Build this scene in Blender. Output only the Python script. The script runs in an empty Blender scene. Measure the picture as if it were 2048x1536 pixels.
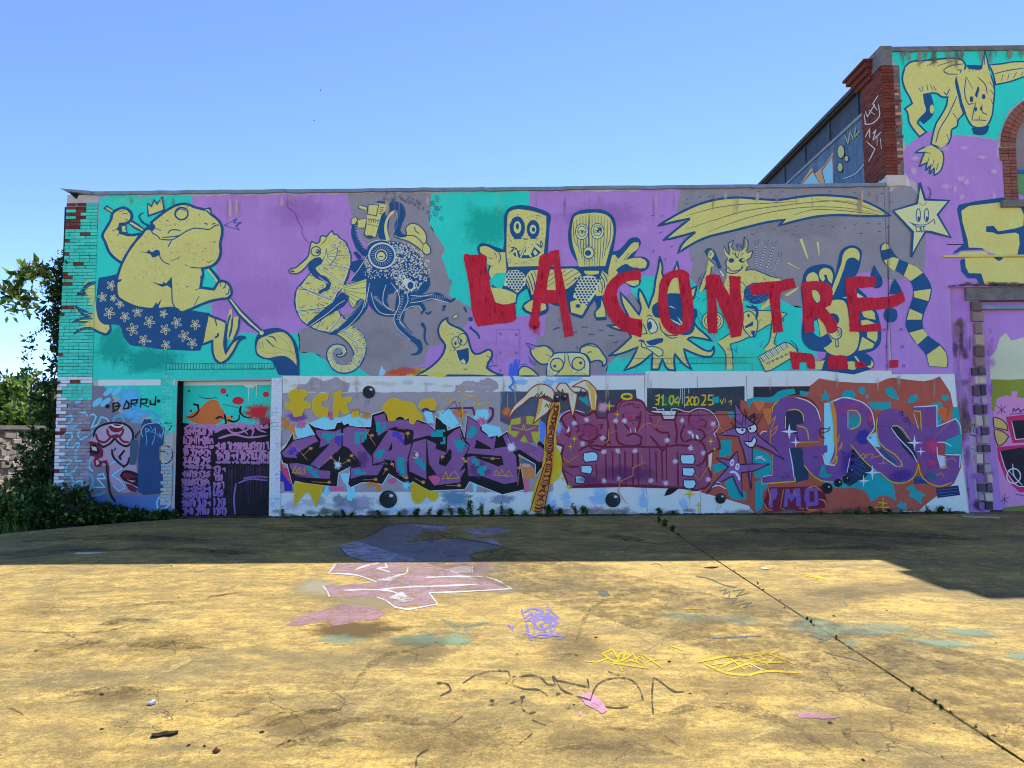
import bpy, bmesh, math, random
from mathutils import Vector, Matrix
from mathutils.geometry import delaunay_2d_cdt

# ------------------------------------------------------------------ camera, sky, sun, exposure
SC = bpy.context.scene
COL = SC.collection
CAM_H, CAM_D = 1.6, 13.28            # eye height, metres from the painted wall (wall front is the plane y = 0)
PITCH, YAW, ROLL, FPX = 0.06637, -0.00814, -0.00745, 1400.0

def _cam_axes():
    cp, sp, cy, sy = math.cos(PITCH), math.sin(PITCH), math.cos(YAW), math.sin(YAW)
    f = Vector((sy * cp, cy * cp, sp)); r = Vector((cy, -sy, 0)); u = r.cross(f)
    c, s = math.cos(ROLL), math.sin(ROLL)
    return r * c + u * s, u * c - r * s, f
AX_R, AX_U, AX_F = _cam_axes()
CAM_P = Vector((0, -CAM_D, CAM_H))
camd = bpy.data.cameras.new('camera'); cam = bpy.data.objects.new('camera', camd); COL.objects.link(cam)
m = Matrix((AX_R, AX_U, -AX_F)).transposed().to_4x4(); m.translation = CAM_P
cam.matrix_world = m
camd.sensor_width = 36; camd.lens = 36 * FPX / 2048; camd.clip_start = .05; camd.clip_end = 5000
SC.camera = cam

SUN_DIR = Vector((.305, .726, 1.0)).normalized()      # towards the sun: behind the wall, a little to the right
SUN_EL = math.asin(SUN_DIR.z); SUN_AZ = math.atan2(SUN_DIR.x, SUN_DIR.y)
w = bpy.data.worlds.new('World'); SC.world = w; w.use_nodes = True
nt = w.node_tree; bg = nt.nodes['Background']
sky = nt.nodes.new('ShaderNodeTexSky'); sky.sky_type = 'NISHITA'; sky.sun_disc = False
sky.sun_elevation = SUN_EL; sky.sun_rotation = SUN_AZ
sky.altitude = 0; sky.air_density = 0.24; sky.dust_density = 0.0; sky.ozone_density = 3.6
nt.links.new(sky.outputs[0], bg.inputs[0]); bg.inputs[1].default_value = 0.15
sund = bpy.data.lights.new('sun', 'SUN'); sund.energy = 2.0; sund.angle = math.radians(.53); sund.color = (1, .95, .86)
sun = bpy.data.objects.new('sun', sund); COL.objects.link(sun)
sun.rotation_euler = SUN_DIR.to_track_quat('Z', 'Y').to_euler(); sun.location = (20, 40, 60)
vs = SC.view_settings; vs.view_transform = 'Standard'; vs.look = 'None'; vs.gamma = 1; vs.use_curve_mapping = False
vs.exposure = 2.1
SC.cycles.max_bounces = 8; SC.cycles.diffuse_bounces = 4; SC.cycles.glossy_bounces = 2; SC.cycles.transparent_max_bounces = 16
SC.cycles.use_denoising = True; SC.cycles.filter_width = 1.1

# ------------------------------------------------------------------ helpers
rnd = random.Random(7)
def ray(px, py):
    return (AX_R * ((px - 1024) / FPX) + AX_U * ((768 - py) / FPX) + AX_F)
def on_wall(p, y=0.0):
    v = ray(*p); t = (y - CAM_P.y) / v.y; q = CAM_P + v * t; return (q.x, q.z)
def on_ground(p, z=0.0):
    v = ray(*p); t = (z - CAM_P.z) / v.z; q = CAM_P + v * t; return (q.x, q.y)
def on_side(p, x):
    v = ray(*p); t = (x - CAM_P.x) / v.x; q = CAM_P + v * t; return (q.y, q.z)
WX = lambda px, py=760: on_wall((px, py))[0]
WZ = lambda py, px=1024: on_wall((px, py))[1]

def lin(h):
    h = h.lstrip('#'); o = []
    for i in (0, 2, 4):
        c = int(h[i:i+2], 16) / 255
        o.append(c / 12.92 if c <= .04045 else ((c + .055) / 1.055) ** 2.4)
    return tuple(o)

def alb(h):
    """paint albedo from the tone the paint shows on the shaded wall"""
    a_ = [g * x for g, x in zip((2.3, 1.82, 1.46), lin(h))]; k = max(a_)
    f = (.93 / k) ** .6 if k > .93 else 1.0
    return tuple(min(.95, x * f) for x in a_)
MATS = {}
def nodes_of(name):
    mt = bpy.data.materials.new(name); mt.use_nodes = True
    t = mt.node_tree; b = t.nodes['Principled BSDF']
    return mt, t, b
def N(t, kind, **kw):
    n = t.nodes.new(kind)
    for k, v in kw.items():
        if k.startswith('i_'):
            key = k[2:]; key = int(key) if key.isdigit() else key.replace('_', ' ')
            n.inputs[key].default_value = v
        else: setattr(n, k, v)
    return n
def L(t, a, b): t.links.new(a, b)
def ramp(t, src, stops):
    r = N(t, 'ShaderNodeValToRGB'); e = r.color_ramp.elements
    e[0].position, e[0].color = stops[0][0], tuple(stops[0][1]) + (1,)
    e[1].position, e[1].color = stops[-1][0], tuple(stops[-1][1]) + (1,)
    for p, c in stops[1:-1]:
        k = e.new(p); k.color = tuple(c) + (1,)
    L(t, src, r.inputs[0]); return r
def g1(v): return (v, v, v)
def mixc(t, fac, a, b, mode='MIX'):
    n = N(t, 'ShaderNodeMix', data_type='RGBA', blend_type=mode)
    for s, i in ((fac, 0), (a, 6), (b, 7)):
        if hasattr(s, 'links'): L(t, s, n.inputs[i])
        elif i == 0: n.inputs[0].default_value = s
        else: n.inputs[i].default_value = tuple(s) + (1,)
    return n.outputs[2]
def noise(t, vec, scale, detail=4, rough=.55, dist=0.0):
    n = N(t, 'ShaderNodeTexNoise', i_Scale=scale, i_Detail=detail, i_Roughness=rough, i_Distortion=dist)
    if vec is not None: L(t, vec, n.inputs['Vector'])
    return n.outputs[0]
def coords(t, scale=(1, 1, 1), loc=(0, 0, 0), rot=(0, 0, 0)):
    tc = N(t, 'ShaderNodeNewGeometry'); mp = N(t, 'ShaderNodeMapping')
    mp.inputs['Scale'].default_value = scale; mp.inputs['Location'].default_value = loc; mp.inputs['Rotation'].default_value = rot
    L(t, tc.outputs['Position'], mp.inputs[0]); return mp.outputs[0]
def bump(t, b, h, strength=.3, dist=.01):
    n = N(t, 'ShaderNodeBump', i_Strength=strength, i_Distance=dist); L(t, h, n.inputs['Height']); L(t, n.outputs[0], b.inputs['Normal'])

UNDER = {'9e1029': 'c23a48', 'dccb74': 'a9b684', '8b6db0': 'b49acb', '1cb3a6': '58c0b4', '70757f': '8d939c', '6d4a7e': '8a5a88', '5d3c7a': '7d4a86', '74405f': '8d5878', '8a4638': '9c6050'}
def paint(hexc, wear=.5, rough=.62, under=None):
    """wall paint: flat colour with brush and roller variation, faint scuffs and the render's grain"""
    under = under or UNDER.get(hexc); key = ('paint', hexc, wear, under)
    if key in MATS: return MATS[key]
    mt, t, b = nodes_of('paint_' + hexc)
    c = alb(hexc); v = coords(t); vs_ = coords(t, (1, 1, .25))
    big = noise(t, v, 1.7, 5, .6); st = noise(t, vs_, 9, 5, .65); fine = noise(t, v, 60, 3, .6)
    dk = tuple(x * (1 - .14 * wear) for x in c); lt = tuple(min(.9, x * (1 + .10 * wear) + .03 * wear) for x in c)
    a = mixc(t, ramp(t, big, [(.3, g1(0)), (.72, g1(1))]).outputs[0], dk, lt)
    a = mixc(t, ramp(t, st, [(.45, g1(0)), (.8, g1(.35 * wear))]).outputs[0], a, alb(under) if under else tuple(.72 * x + .02 + .12 * max(c) for x in c))
    if hexc == 'dccb74':                              # thin yellow over rough render: greenish mottling
        mo = noise(t, v, 16, 12, .8); a = mixc(t, ramp(t, mo, [(.42, g1(.55)), (.51, g1(0))]).outputs[0], a, alb('a3a866'))
        a = mixc(t, ramp(t, mo, [(.53, g1(0)), (.63, g1(.6))]).outputs[0], a, alb('f2e8ae'))
    elif hexc == '9e1029':
        mo = noise(t, coords(t, (9, 9, 1.2)), 3, 10, .75); a = mixc(t, ramp(t, mo, [(.40, g1(.6)), (.52, g1(0))]).outputs[0], a, alb('7c0c22'))
    chip = noise(t, v, 4.5, 14, .82); run = noise(t, coords(t, (5, 5, .22)), 2.2, 8, .7)
    a = mixc(t, ramp(t, run, [(.56, g1(0)), (.74, g1(.30 * wear))]).outputs[0], a, tuple(x * .6 + .02 for x in c))
    a = mixc(t, ramp(t, chip, [(.66, g1(0)), (.71, g1(.55 * wear))]).outputs[0], a, alb('b9b2ac'))
    a = mixc(t, ramp(t, fine, [(.30, g1(.26 * wear)), (.46, g1(0))]).outputs[0], a, tuple(x * .55 for x in c))
    L(t, a, b.inputs['Base Color']); b.inputs['Roughness'].default_value = rough
    b.inputs['Specular IOR Level'].default_value = .25
    hh = noise(t, v, 34, 5, .65); bump(t, b, hh, .35, .006)
    MATS[key] = mt; return mt

def link(o, parent=None, **props):
    COL.objects.link(o)
    if parent is not None: o.parent = parent
    for k, v in props.items(): o[k] = v
    return o
def mesh_obj(name, verts, faces, mats, parent=None, mi=None, smooth=False, **props):
    me = bpy.data.meshes.new(name); me.from_pydata(verts, [], faces)
    for mm in (mats if isinstance(mats, (list, tuple)) else [mats]): me.materials.append(mm)
    if mi: me.polygons.foreach_set('material_index', mi)
    if smooth: me.polygons.foreach_set('use_smooth', [True] * len(me.polygons))
    me.update()
    return link(bpy.data.objects.new(name, me), parent, **props)
def empty(name, loc=(0, 0, 0), **props):
    o = bpy.data.objects.new(name, None); o.location = loc; o.empty_display_size = .2
    return link(o, None, **props)
class MB:
    """collects boxes and prisms into one mesh"""
    def __init__(s): s.v = []; s.f = []; s.m = []
    def add(s, vs_, fs, mi=0):
        k = len(s.v); s.v += [tuple(x) for x in vs_]; s.f += [[k + i for i in f] for f in fs]; s.m += [mi] * len(fs); return s
    def box(s, x0, x1, y0, y1, z0, z1, mi=0):
        vv = [(x, y, z) for z in (z0, z1) for y in (y0, y1) for x in (x0, x1)]
        return s.add(vv, [(0, 2, 3, 1), (4, 5, 7, 6), (0, 1, 5, 4), (2, 6, 7, 3), (0, 4, 6, 2), (1, 3, 7, 5)], mi)
    def prism(s, poly, y0, y1, mi=0):
        """poly: (x, z) outline, extruded along y"""
        n = len(poly); a = sum(poly[i][0] * poly[(i + 1) % n][1] - poly[(i + 1) % n][0] * poly[i][1] for i in range(n))
        if a < 0: poly = poly[::-1]
        vv = [(x, y0, z) for x, z in poly] + [(x, y1, z) for x, z in poly]
        fs = [list(range(n)), list(range(2 * n - 1, n - 1, -1))] + [[(i + 1) % n, i, n + i, n + (i + 1) % n] for i in range(n)]
        return s.add(vv, fs, mi)
    def tube(s, pts, rs, n=6, mi=0, cap=True):
        rings = []
        for i, p in enumerate(pts):
            p = Vector(p); a = Vector(pts[max(0, i - 1)]); b = Vector(pts[min(len(pts) - 1, i + 1)])
            d = (b - a).normalized() if (b - a).length > 1e-9 else Vector((0, 0, 1))
            u = d.orthogonal().normalized(); w_ = d.cross(u); r = rs[i] if isinstance(rs, (list, tuple)) else rs
            rings.append([p + (u * math.cos(2 * math.pi * k / n) + w_ * math.sin(2 * math.pi * k / n)) * r for k in range(n)])
        vv = [q for r in rings for q in r]; fs = []
        for i in range(len(pts) - 1):
            for k in range(n): fs.append((i * n + k, i * n + (k + 1) % n, (i + 1) * n + (k + 1) % n, (i + 1) * n + k))
        if cap: fs += [list(range(n))[::-1], [(len(pts) - 1) * n + k for k in range(n)]]
        return s.add(vv, fs, mi)
    def build(s, name, mats, parent=None, **props):
        sm = props.pop('smooth', False)
        return mesh_obj(name, s.v, s.f, mats, parent, s.m, sm, **props)

# ------------------------------------------------------------------ paint films laid on a surface
def pts_of(s):
    return [tuple(float(a) for a in q.split(',')) for q in s.split()]
class Reg:
    """converts coordinates noted down on an enlarged study of the wall into picture coordinates"""
    def __init__(s, x0, y0, k=5.12): s.x0, s.y0, s.k = x0, y0, k
    def __call__(s, txt):
        p = pts_of(txt) if isinstance(txt, str) else txt
        return [(s.x0 + a / s.k, s.y0 + b / s.k) for a, b in p]
FULL = Reg(0, 0, 1)
def smooth_pts(p, closed, n=4, corner=62):
    m_ = len(p)
    if m_ < 3: return list(p)
    sharp = []
    for i in range(m_):
        if not closed and i in (0, m_ - 1): sharp.append(True); continue
        a, b, c = p[i - 1], p[i], p[(i + 1) % m_]
        t1 = math.atan2(b[1] - a[1], b[0] - a[0]); t2 = math.atan2(c[1] - b[1], c[0] - b[0])
        d = abs((t2 - t1 + math.pi) % (2 * math.pi) - math.pi); sharp.append(math.degrees(d) > corner)
    out = []
    for i in range(m_ if closed else m_ - 1):
        p1, p2 = p[i], p[(i + 1) % m_]
        p0 = p[i - 1] if (closed or i > 0) else p1
        p3 = p[(i + 2) % m_] if (closed or i + 2 < m_) else p2
        ds = math.hypot(p2[0] - p1[0], p2[1] - p1[1]) or 1e-6
        def tan(a, b, c):
            l1 = math.hypot(b[0] - a[0], b[1] - a[1]) or 1e-6; l2 = math.hypot(c[0] - b[0], c[1] - b[1]) or 1e-6
            return [((b[k] - a[k]) / l1 * l2 + (c[k] - b[k]) / l2 * l1) / (l1 + l2) for k in (0, 1)]
        d = [(p2[k] - p1[k]) / ds for k in (0, 1)]
        m1 = d if sharp[i] else tan(p0, p1, p2); m2 = d if sharp[(i + 1) % m_] else tan(p1, p2, p3)
        for j in range(n):
            u = j / n; u2, u3 = u * u, u * u * u
            h = (2*u3 - 3*u2 + 1, u3 - 2*u2 + u, -2*u3 + 3*u2, u3 - u2)
            out.append(tuple(h[0]*p1[k] + h[1]*m1[k]*ds + h[2]*p2[k] + h[3]*m2[k]*ds for k in (0, 1)))
    if not closed: out.append(p[-1])
    return out
def area2(p): return sum(p[i][0] * p[(i+1) % len(p)][1] - p[(i+1) % len(p)][0] * p[i][1] for i in range(len(p)))
def stroke_quads(p, w0, w1=None, taper=0.0, jit=0.0):
    """quads along a polyline in picture units; width from w0 to w1, ends thinned by taper"""
    q = [p[0]]
    for a in p[1:]:
        if math.hypot(a[0] - q[-1][0], a[1] - q[-1][1]) > .15: q.append(a)
    p = q
    if len(p) < 2: return []
    w1 = w0 if w1 is None else w1; n = len(p); Lf = []; Rt = []
    ph = rnd.random() * 9
    # square-ish overshoot so that ends do not look cut
    for i in range(n):
        a = p[max(0, i - 1)]; c = p[min(n - 1, i + 1)]; b = p[i]
        d1 = (b[0] - a[0], b[1] - a[1]); d2 = (c[0] - b[0], c[1] - b[1])
        l1 = math.hypot(*d1); l2 = math.hypot(*d2)
        if l1 < 1e-9: d1, l1 = d2, l2
        if l2 < 1e-9: d2, l2 = d1, l1
        n1 = (-d1[1] / l1, d1[0] / l1); n2 = (-d2[1] / l2, d2[0] / l2)
        mx, my = n1[0] + n2[0], n1[1] + n2[1]; ml = math.hypot(mx, my)
        if ml < .5: mx, my, ml = n2[0], n2[1], 1.0; k = 1.0
        else: k = min(1.6, 2 / ml)
        mx, my = mx / ml * k, my / ml * k
        u = i / (n - 1); ww = w0 + (w1 - w0) * u
        e = min(u, 1 - u)
        if taper: ww *= 1 - taper * max(0, 1 - e / .25)
        elif i in (0, n - 1): ww *= .6
        if jit: ww *= 1 + jit * math.sin(ph + i * 1.7)
        Lf.append((b[0] + mx * ww / 2, b[1] + my * ww / 2)); Rt.append((b[0] - mx * ww / 2, b[1] - my * ww / 2))
    out = []
    for i in range(n - 1):
        a, b, c, d = Lf[i], Lf[i+1], Rt[i+1], Rt[i]
        out += [[a, b, c], [a, c, d]]
    return out
def ell(cx, cy, rx, ry=None, n=14, rot=0):
    ry = rx if ry is None else ry; c, s = math.cos(rot), math.sin(rot)
    return [(cx + rx * math.cos(a) * c - ry * math.sin(a) * s, cy + rx * math.cos(a) * s + ry * math.sin(a) * c) for a in [2 * math.pi * i / n for i in range(n)]]
STEP = .00022
def inside(x, y, q):
    w_ = 0
    for i in range(len(q)):
        x0, y0 = q[i - 1]; x1, y1 = q[i]
        if y0 <= y:
            if y1 > y and (x1 - x0) * (y - y0) - (x - x0) * (y1 - y0) > 0: w_ += 1
        elif y1 <= y and (x1 - x0) * (y - y0) - (x - x0) * (y1 - y0) < 0: w_ -= 1
    return w_ != 0
def mist_mat(hexc, ground, strength):
    """overspray: speckled film that thins out towards its rim"""
    key = ('mist', hexc, ground, strength)
    if key in MATS: return MATS[key]
    mt, t, b = nodes_of('overspray_' + hexc); c = tuple(.72 * x for x in lin(hexc)) if ground else alb(hexc)
    b.inputs['Base Color'].default_value = c + (1,); b.inputs['Roughness'].default_value = .7; b.inputs['Specular IOR Level'].default_value = .2
    at = N(t, 'ShaderNodeAttribute', attribute_name='fade'); v = coords(t)
    n1 = noise(t, v, 9, 8, .75); n2 = noise(t, v, 70, 4, .8); ad = N(t, 'ShaderNodeMath', operation='ADD'); L(t, n1, ad.inputs[0]); L(t, n2, ad.inputs[1])
    ma = N(t, 'ShaderNodeMath', operation='MULTIPLY_ADD'); L(t, ad.outputs[0], ma.inputs[0]); ma.inputs[1].default_value = .9; ma.inputs[2].default_value = -.9
    sm = N(t, 'ShaderNodeMath', operation='ADD'); L(t, ma.outputs[0], sm.inputs[0]); L(t, at.outputs['Fac'], sm.inputs[1])
    mk = ramp(t, sm.outputs[0], [(.18, g1(0)), (.62, g1(strength))]).outputs[0]
    fz = N(t, 'ShaderNodeMath', operation='MULTIPLY'); L(t, mk, fz.inputs[0]); L(t, ramp(t, at.outputs['Fac'], [(0, g1(0)), (.2, g1(1))]).outputs[0], fz.inputs[1])
    tr = N(t, 'ShaderNodeBsdfTransparent'); mx = N(t, 'ShaderNodeMixShader'); L(t, fz.outputs[0], mx.inputs[0]); L(t, tr.outputs[0], mx.inputs[1]); L(t, b.outputs[0], mx.inputs[2]); L(t, mx.outputs[0], t.nodes['Material Output'].inputs[0])
    MATS[key] = mt; return mt
class Art:
    """one painted figure: shapes in painter's order, each film a fraction of a millimetre over the last"""
    def __init__(s, name, reg=FULL, base=.004, surf='wall', plane=0.0, matf=None):
        s.name, s.reg, s.base, s.surf, s.plane = name, reg, base, surf, plane; s.layers = []; s.matf = matf or paint
    def _put(s, color, polys, new=False):
        if new or not s.layers or s.layers[-1][0] != color: s.layers.append((color, []))
        s.layers[-1][1].extend(polys)
    def P(s, txt): return s.reg(txt)
    def poly(s, color, txt, sm=True, new=False):
        p = s.P(txt); s._put(color, [smooth_pts(p, True, 3) if sm else p], new); return s
    def line(s, color, txt, w_, w1=None, closed=False, taper=0, sm=True, jit=.06, new=False):
        """width in picture pixels"""
        p = s.P(txt)
        if closed: p = p + [p[0]]
        p = smooth_pts(p, False, 3) if sm else p
        s._put(color, stroke_quads(p, w_, w1, taper, jit), new); return s
    def lines(s, color, txts, w_, w1=None, **k):
        for x in txts.split('|'): s.line(color, x.strip(), w_, w1, **k)
        return s
    def shape(s, fill, edge, txt, w_, sm=True):
        s.poly(fill, txt, sm, new=True); s.line(edge, txt, w_, closed=True, sm=sm, new=True); return s
    def dot(s, color, x, y, rx, ry=None, rot=0, n=12, new=False):
        (cx, cy), = s.P([(x, y)]); k = s.reg.k
        s._put(color, [ell(cx, cy, rx / k, (ry or rx) / k, n, rot)], new); return s
    def mist(s, color, x, y, rx, ry=None, rot=0, strength=.9):
        """soft spray cloud, radii in study units"""
        (cx, cy), = s.P([(x, y)]); k = s.reg.k; s.layers.append((('mist', color, strength), [(cx, cy, rx / k, (ry or rx) / k, rot)])); return s
    def map(s, p):
        return on_wall(p, s.plane) if s.surf == 'wall' else (on_ground(p, s.plane) if s.surf == 'ground' else on_side(p, s.plane))
    def build(s, parent=None, clip=None, **props):
        V = []; F = []; MI = []; mats = []
        fade = {}
        for li, (color, polys) in enumerate(s.layers):
            off = s.base + li * STEP
            if isinstance(color, tuple):
                mt = mist_mat(color[1], s.surf == 'ground', color[2])
                if mt not in mats: mats.append(mt)
                mi = mats.index(mt)
                for cx, cy, rx, ry, rot in polys:
                    k = len(V); rr_ = random.Random(int(cx * 7 + cy)); nn, nr = 20, 5; wob = [rr_.uniform(.75, 1.2) for _ in range(nn)]
                    px = [(cx, cy, 1.0)]
                    for r_ in range(1, nr + 1):
                        for q_ in range(nn):
                            an = 6.28319 * q_ / nn; u_ = r_ / nr * wob[q_]; ex, ey = rx * u_ * math.cos(an), ry * u_ * math.sin(an)
                            px.append((cx + ex * math.cos(rot) - ey * math.sin(rot), cy + ex * math.sin(rot) + ey * math.cos(rot), 1 - r_ / nr))
                    for x_, y_, f_ in px:
                        a_, b_ = s.map((x_, y_)); fade[len(V)] = f_
                        V.append((a_, s.plane - off, b_) if s.surf == 'wall' else ((a_, b_, s.plane + off) if s.surf == 'ground' else (s.plane - off, a_, b_)))
                    fl = [(k, k + 1 + q_, k + 1 + (q_ + 1) % nn) for q_ in range(nn)] + [(k + 1 + (r_ - 1) * nn + q_, k + 1 + r_ * nn + q_, k + 1 + r_ * nn + (q_ + 1) % nn, k + 1 + (r_ - 1) * nn + (q_ + 1) % nn) for r_ in range(1, nr) for q_ in range(nn)]
                    for f in fl:
                        if clip and s.surf == 'wall' and not all(any(inside(V[i][0], V[i][2], q) for q in clip) for i in f): continue
                        F.append(list(f)[::-1] if s.surf == 'wall' else list(f)[::-1]); MI.append(mi)
                continue
            v2 = []; f2 = []; src = []
            for pl in polys:
                q = [s.map(p) for p in pl]
                if abs(area2(q)) < 1e-8: continue
                if area2(q) < 0: q = q[::-1]
                k = len(v2); v2 += [Vector(a) for a in q]; f2.append(list(range(k, k + len(q)))); src.append(q)
            nf = len(f2)
            if not nf: continue
            if clip:
                for pl in clip:
                    k = len(v2); q = pl if area2(pl) > 0 else pl[::-1]
                    v2 += [Vector(a) for a in q]; f2.append(list(range(k, k + len(q))))
            r = delaunay_2d_cdt(v2, [], f2, 1, 1e-5, True)
            ov, of, og = r[0], r[2], r[5]
            off = s.base + li * STEP
            mt = s.matf(color)
            if mt not in mats: mats.append(mt)
            mi = mats.index(mt); k = len(V); keepv = {}
            for f, g in zip(of, og):
                cx = sum(ov[i][0] for i in f) / len(f); cy = sum(ov[i][1] for i in f) / len(f)
                if not any(i < nf and inside(cx, cy, src[i]) for i in g): continue
                if clip and not any(inside(cx, cy, q) for q in clip): continue
                ids = []
                for i in f:
                    if i not in keepv:
                        keepv[i] = len(V); a, b = ov[i]
                        V.append((a, s.plane - off, b) if s.surf == 'wall' else ((a, b, s.plane + off) if s.surf == 'ground' else (s.plane - off, a, b)))
                    ids.append(keepv[i])
                F.append(ids if s.surf != 'side' else ids[::-1]); MI.append(mi)
        o = mesh_obj(s.name, V, F, mats, parent, MI, **props)
        if fade:
            at = o.data.attributes.new('fade', 'FLOAT', 'POINT'); at.data.foreach_set('value', [fade.get(i, 1.0) for i in range(len(V))])
        return o
# ------------------------------------------------------------------ materials of the setting
def ground_mat():
    mt, t, b = nodes_of('worn_ochre_concrete')
    v = coords(t); vr = coords(t, (.35, 1.5, 1), rot=(0, 0, math.radians(28)))
    # bare yellowed concrete, brown traffic grime in fine mottles, pale scraped sweeps, dark rubber arcs
    n1 = noise(t, v, .45, 8, .68, .3); n2 = noise(t, v, 2.1, 12, .78, .25); n3 = noise(t, v, 19, 10, .8); n4 = noise(t, v, 120, 4, .8)
    sweep = noise(t, vr, .8, 10, .66, 1.1)
    va = coords(t, (.75, 1.15, 1), rot=(0, 0, math.radians(16)))
    f1 = noise(t, va, 5.5, 15, .84, .2); f2 = noise(t, v, 28, 12, .86); f3 = noise(t, coords(t, loc=(4, 7, 0)), 1.1, 15, .8, .5)
    base = mixc(t, ramp(t, n1, [(.36, g1(0)), (.62, g1(1))]).outputs[0], lin('8c7849'), lin('9a8046'))
    base = mixc(t, ramp(t, f3, [(.43, g1(.9)), (.52, g1(0))]).outputs[0], base, lin('6a5c3a'))
    base = mixc(t, ramp(t, f3, [(.53, g1(0)), (.61, g1(.8))]).outputs[0], base, lin('b09148'))
    base = mixc(t, ramp(t, f1, [(.42, g1(.8)), (.51, g1(0))]).outputs[0], base, lin('5d4d2c'))
    base = mixc(t, ramp(t, f1, [(.52, g1(0)), (.585, g1(.6))]).outputs[0], base, lin('b09658'))
    base = mixc(t, ramp(t, f2, [(.42, g1(.6)), (.495, g1(0))]).outputs[0], base, lin('4a3d22'))
    base = mixc(t, ramp(t, f2, [(.52, g1(0)), (.6, g1(.35))]).outputs[0], base, lin('bfa566'))
    for an_, sc_, lo_, c_ in ((12, 2.2, .44, '5f5033'), (-22, 3.0, .43, '66583a'), (6, 1.5, .43, '6d5c3a')):
        sk = noise(t, coords(t, (.55, 1.5, 1), loc=(an_, 3, 0), rot=(0, 0, math.radians(an_))), sc_, 14, .8, .3)
        base = mixc(t, ramp(t, sk, [(lo_, g1(.42)), (lo_ + .05, g1(0))]).outputs[0], base, lin(c_))
        base = mixc(t, ramp(t, sk, [(.56, g1(0)), (.63, g1(.28))]).outputs[0], base, lin('bd9c54'))
    f5 = noise(t, v, 75, 10, .88)
    base = mixc(t, ramp(t, f5, [(.42, g1(.4)), (.49, g1(0))]).outputs[0], base, lin('54452a'))
    base = mixc(t, ramp(t, f5, [(.52, g1(0)), (.6, g1(.25))]).outputs[0], base, lin('cdb476'))
    base = mixc(t, ramp(t, n4, [(.34, g1(.5)), (.5, g1(0))]).outputs[0], base, lin('3a2e1e'))
    # oily, damp grime in streaks
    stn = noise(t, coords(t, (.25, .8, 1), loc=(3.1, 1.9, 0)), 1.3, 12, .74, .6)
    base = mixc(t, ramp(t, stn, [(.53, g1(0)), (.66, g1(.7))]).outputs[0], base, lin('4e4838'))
    # crazing
    vo = N(t, 'ShaderNodeTexVoronoi', feature='DISTANCE_TO_EDGE', i_Scale=2.3, i_Randomness=1.0)
    wob = N(t, 'ShaderNodeVectorMath', operation='ADD'); nv = N(t, 'ShaderNodeTexNoise', i_Scale=2.6, i_Detail=5); L(t, v, nv.inputs['Vector'])
    sc = N(t, 'ShaderNodeVectorMath', operation='SCALE'); sc.inputs['Scale'].default_value = .5
    L(t, nv.outputs[1], sc.inputs[0]); L(t, v, wob.inputs[0]); L(t, sc.outputs[0], wob.inputs[1]); L(t, wob.outputs[0], vo.inputs['Vector'])
    ck = ramp(t, vo.outputs[0], [(.003, g1(1)), (.010, g1(0))]).outputs[0]
    gate = ramp(t, noise(t, coords(t, loc=(5, 2, 0)), .9, 3), [(.53, g1(0)), (.62, g1(.75))]).outputs[0]
    cm = N(t, 'ShaderNodeMath', operation='MULTIPLY'); L(t, ck, cm.inputs[0]); L(t, gate, cm.inputs[1])
    base = mixc(t, cm.outputs[0], base, lin('3a3022'))
    # alligator crazing, smaller
    vo2 = N(t, 'ShaderNodeTexVoronoi', feature='DISTANCE_TO_EDGE', i_Scale=14, i_Randomness=1.0); L(t, wob.outputs[0], vo2.inputs['Vector'])
    ck2 = ramp(t, vo2.outputs[0], [(.02, g1(.7)), (.06, g1(0))]).outputs[0]
    gate2 = ramp(t, noise(t, coords(t, loc=(15, 4, 0)), .8, 3), [(.52, g1(0)), (.64, g1(.75))]).outputs[0]
    cm2 = N(t, 'ShaderNodeMath', operation='MULTIPLY'); L(t, ck2, cm2.inputs[0]); L(t, gate2, cm2.inputs[1])
    base = mixc(t, cm2.outputs[0], base, lin('55452c'))
    base = mixc(t, 1.0, base, (1.70, 1.70, 1.54), 'MULTIPLY')
    L(t, base, b.inputs['Base Color']); b.inputs['Roughness'].default_value = .85; b.inputs['Specular IOR Level'].default_value = .2
    hsum = N(t, 'ShaderNodeMath', operation='SUBTRACT'); L(t, f2, hsum.inputs[0]); L(t, cm.outputs[0], hsum.inputs[1])
    bump(t, b, hsum.outputs[0], .7, .014)
    return mt
def simple(name, c1, c2, scale=6, rough=.8, bmp=.3, bd=.006, vscale=(1, 1, 1), metal=0, spec=.3):
    mt, t, b = nodes_of(name); v = coords(t, vscale)
    n = noise(t, v, scale, 6, .65); n2 = noise(t, v, scale * 9, 4, .7)
    a = mixc(t, ramp(t, n, [(.32, g1(0)), (.68, g1(1))]).outputs[0], lin(c1), lin(c2))
    a = mixc(t, ramp(t, n2, [(.32, g1(.45)), (.5, g1(0))]).outputs[0], a, tuple(x * .5 for x in lin(c1)))
    L(t, a, b.inputs['Base Color']); b.inputs['Roughness'].default_value = rough; b.inputs['Metallic'].default_value = metal
    b.inputs['Specular IOR Level'].default_value = spec
    bump(t, b, n2, bmp, bd); MATS[name] = mt; return mt
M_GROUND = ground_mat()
M_RENDER = simple('pale_render', 'c9b7ac', 'd8cfc8', 3)
M_MORTAR = simple('dark_mortar', '16211f', '2b3633', 20)
M_BLACK = simple('near_black', '0c0c0d', '161618', 5)
M_ZINC = simple('weathered_zinc', '7d8890', '98a3aa', 4, .55, .15, .003, metal=.2)
M_ROOF = simple('roof_felt', '4a4a4a', '5c5b58', 3)
M_SOIL = simple('dark_soil', '3a3226', '5b4d35', 5, .95, .6, .02)

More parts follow.
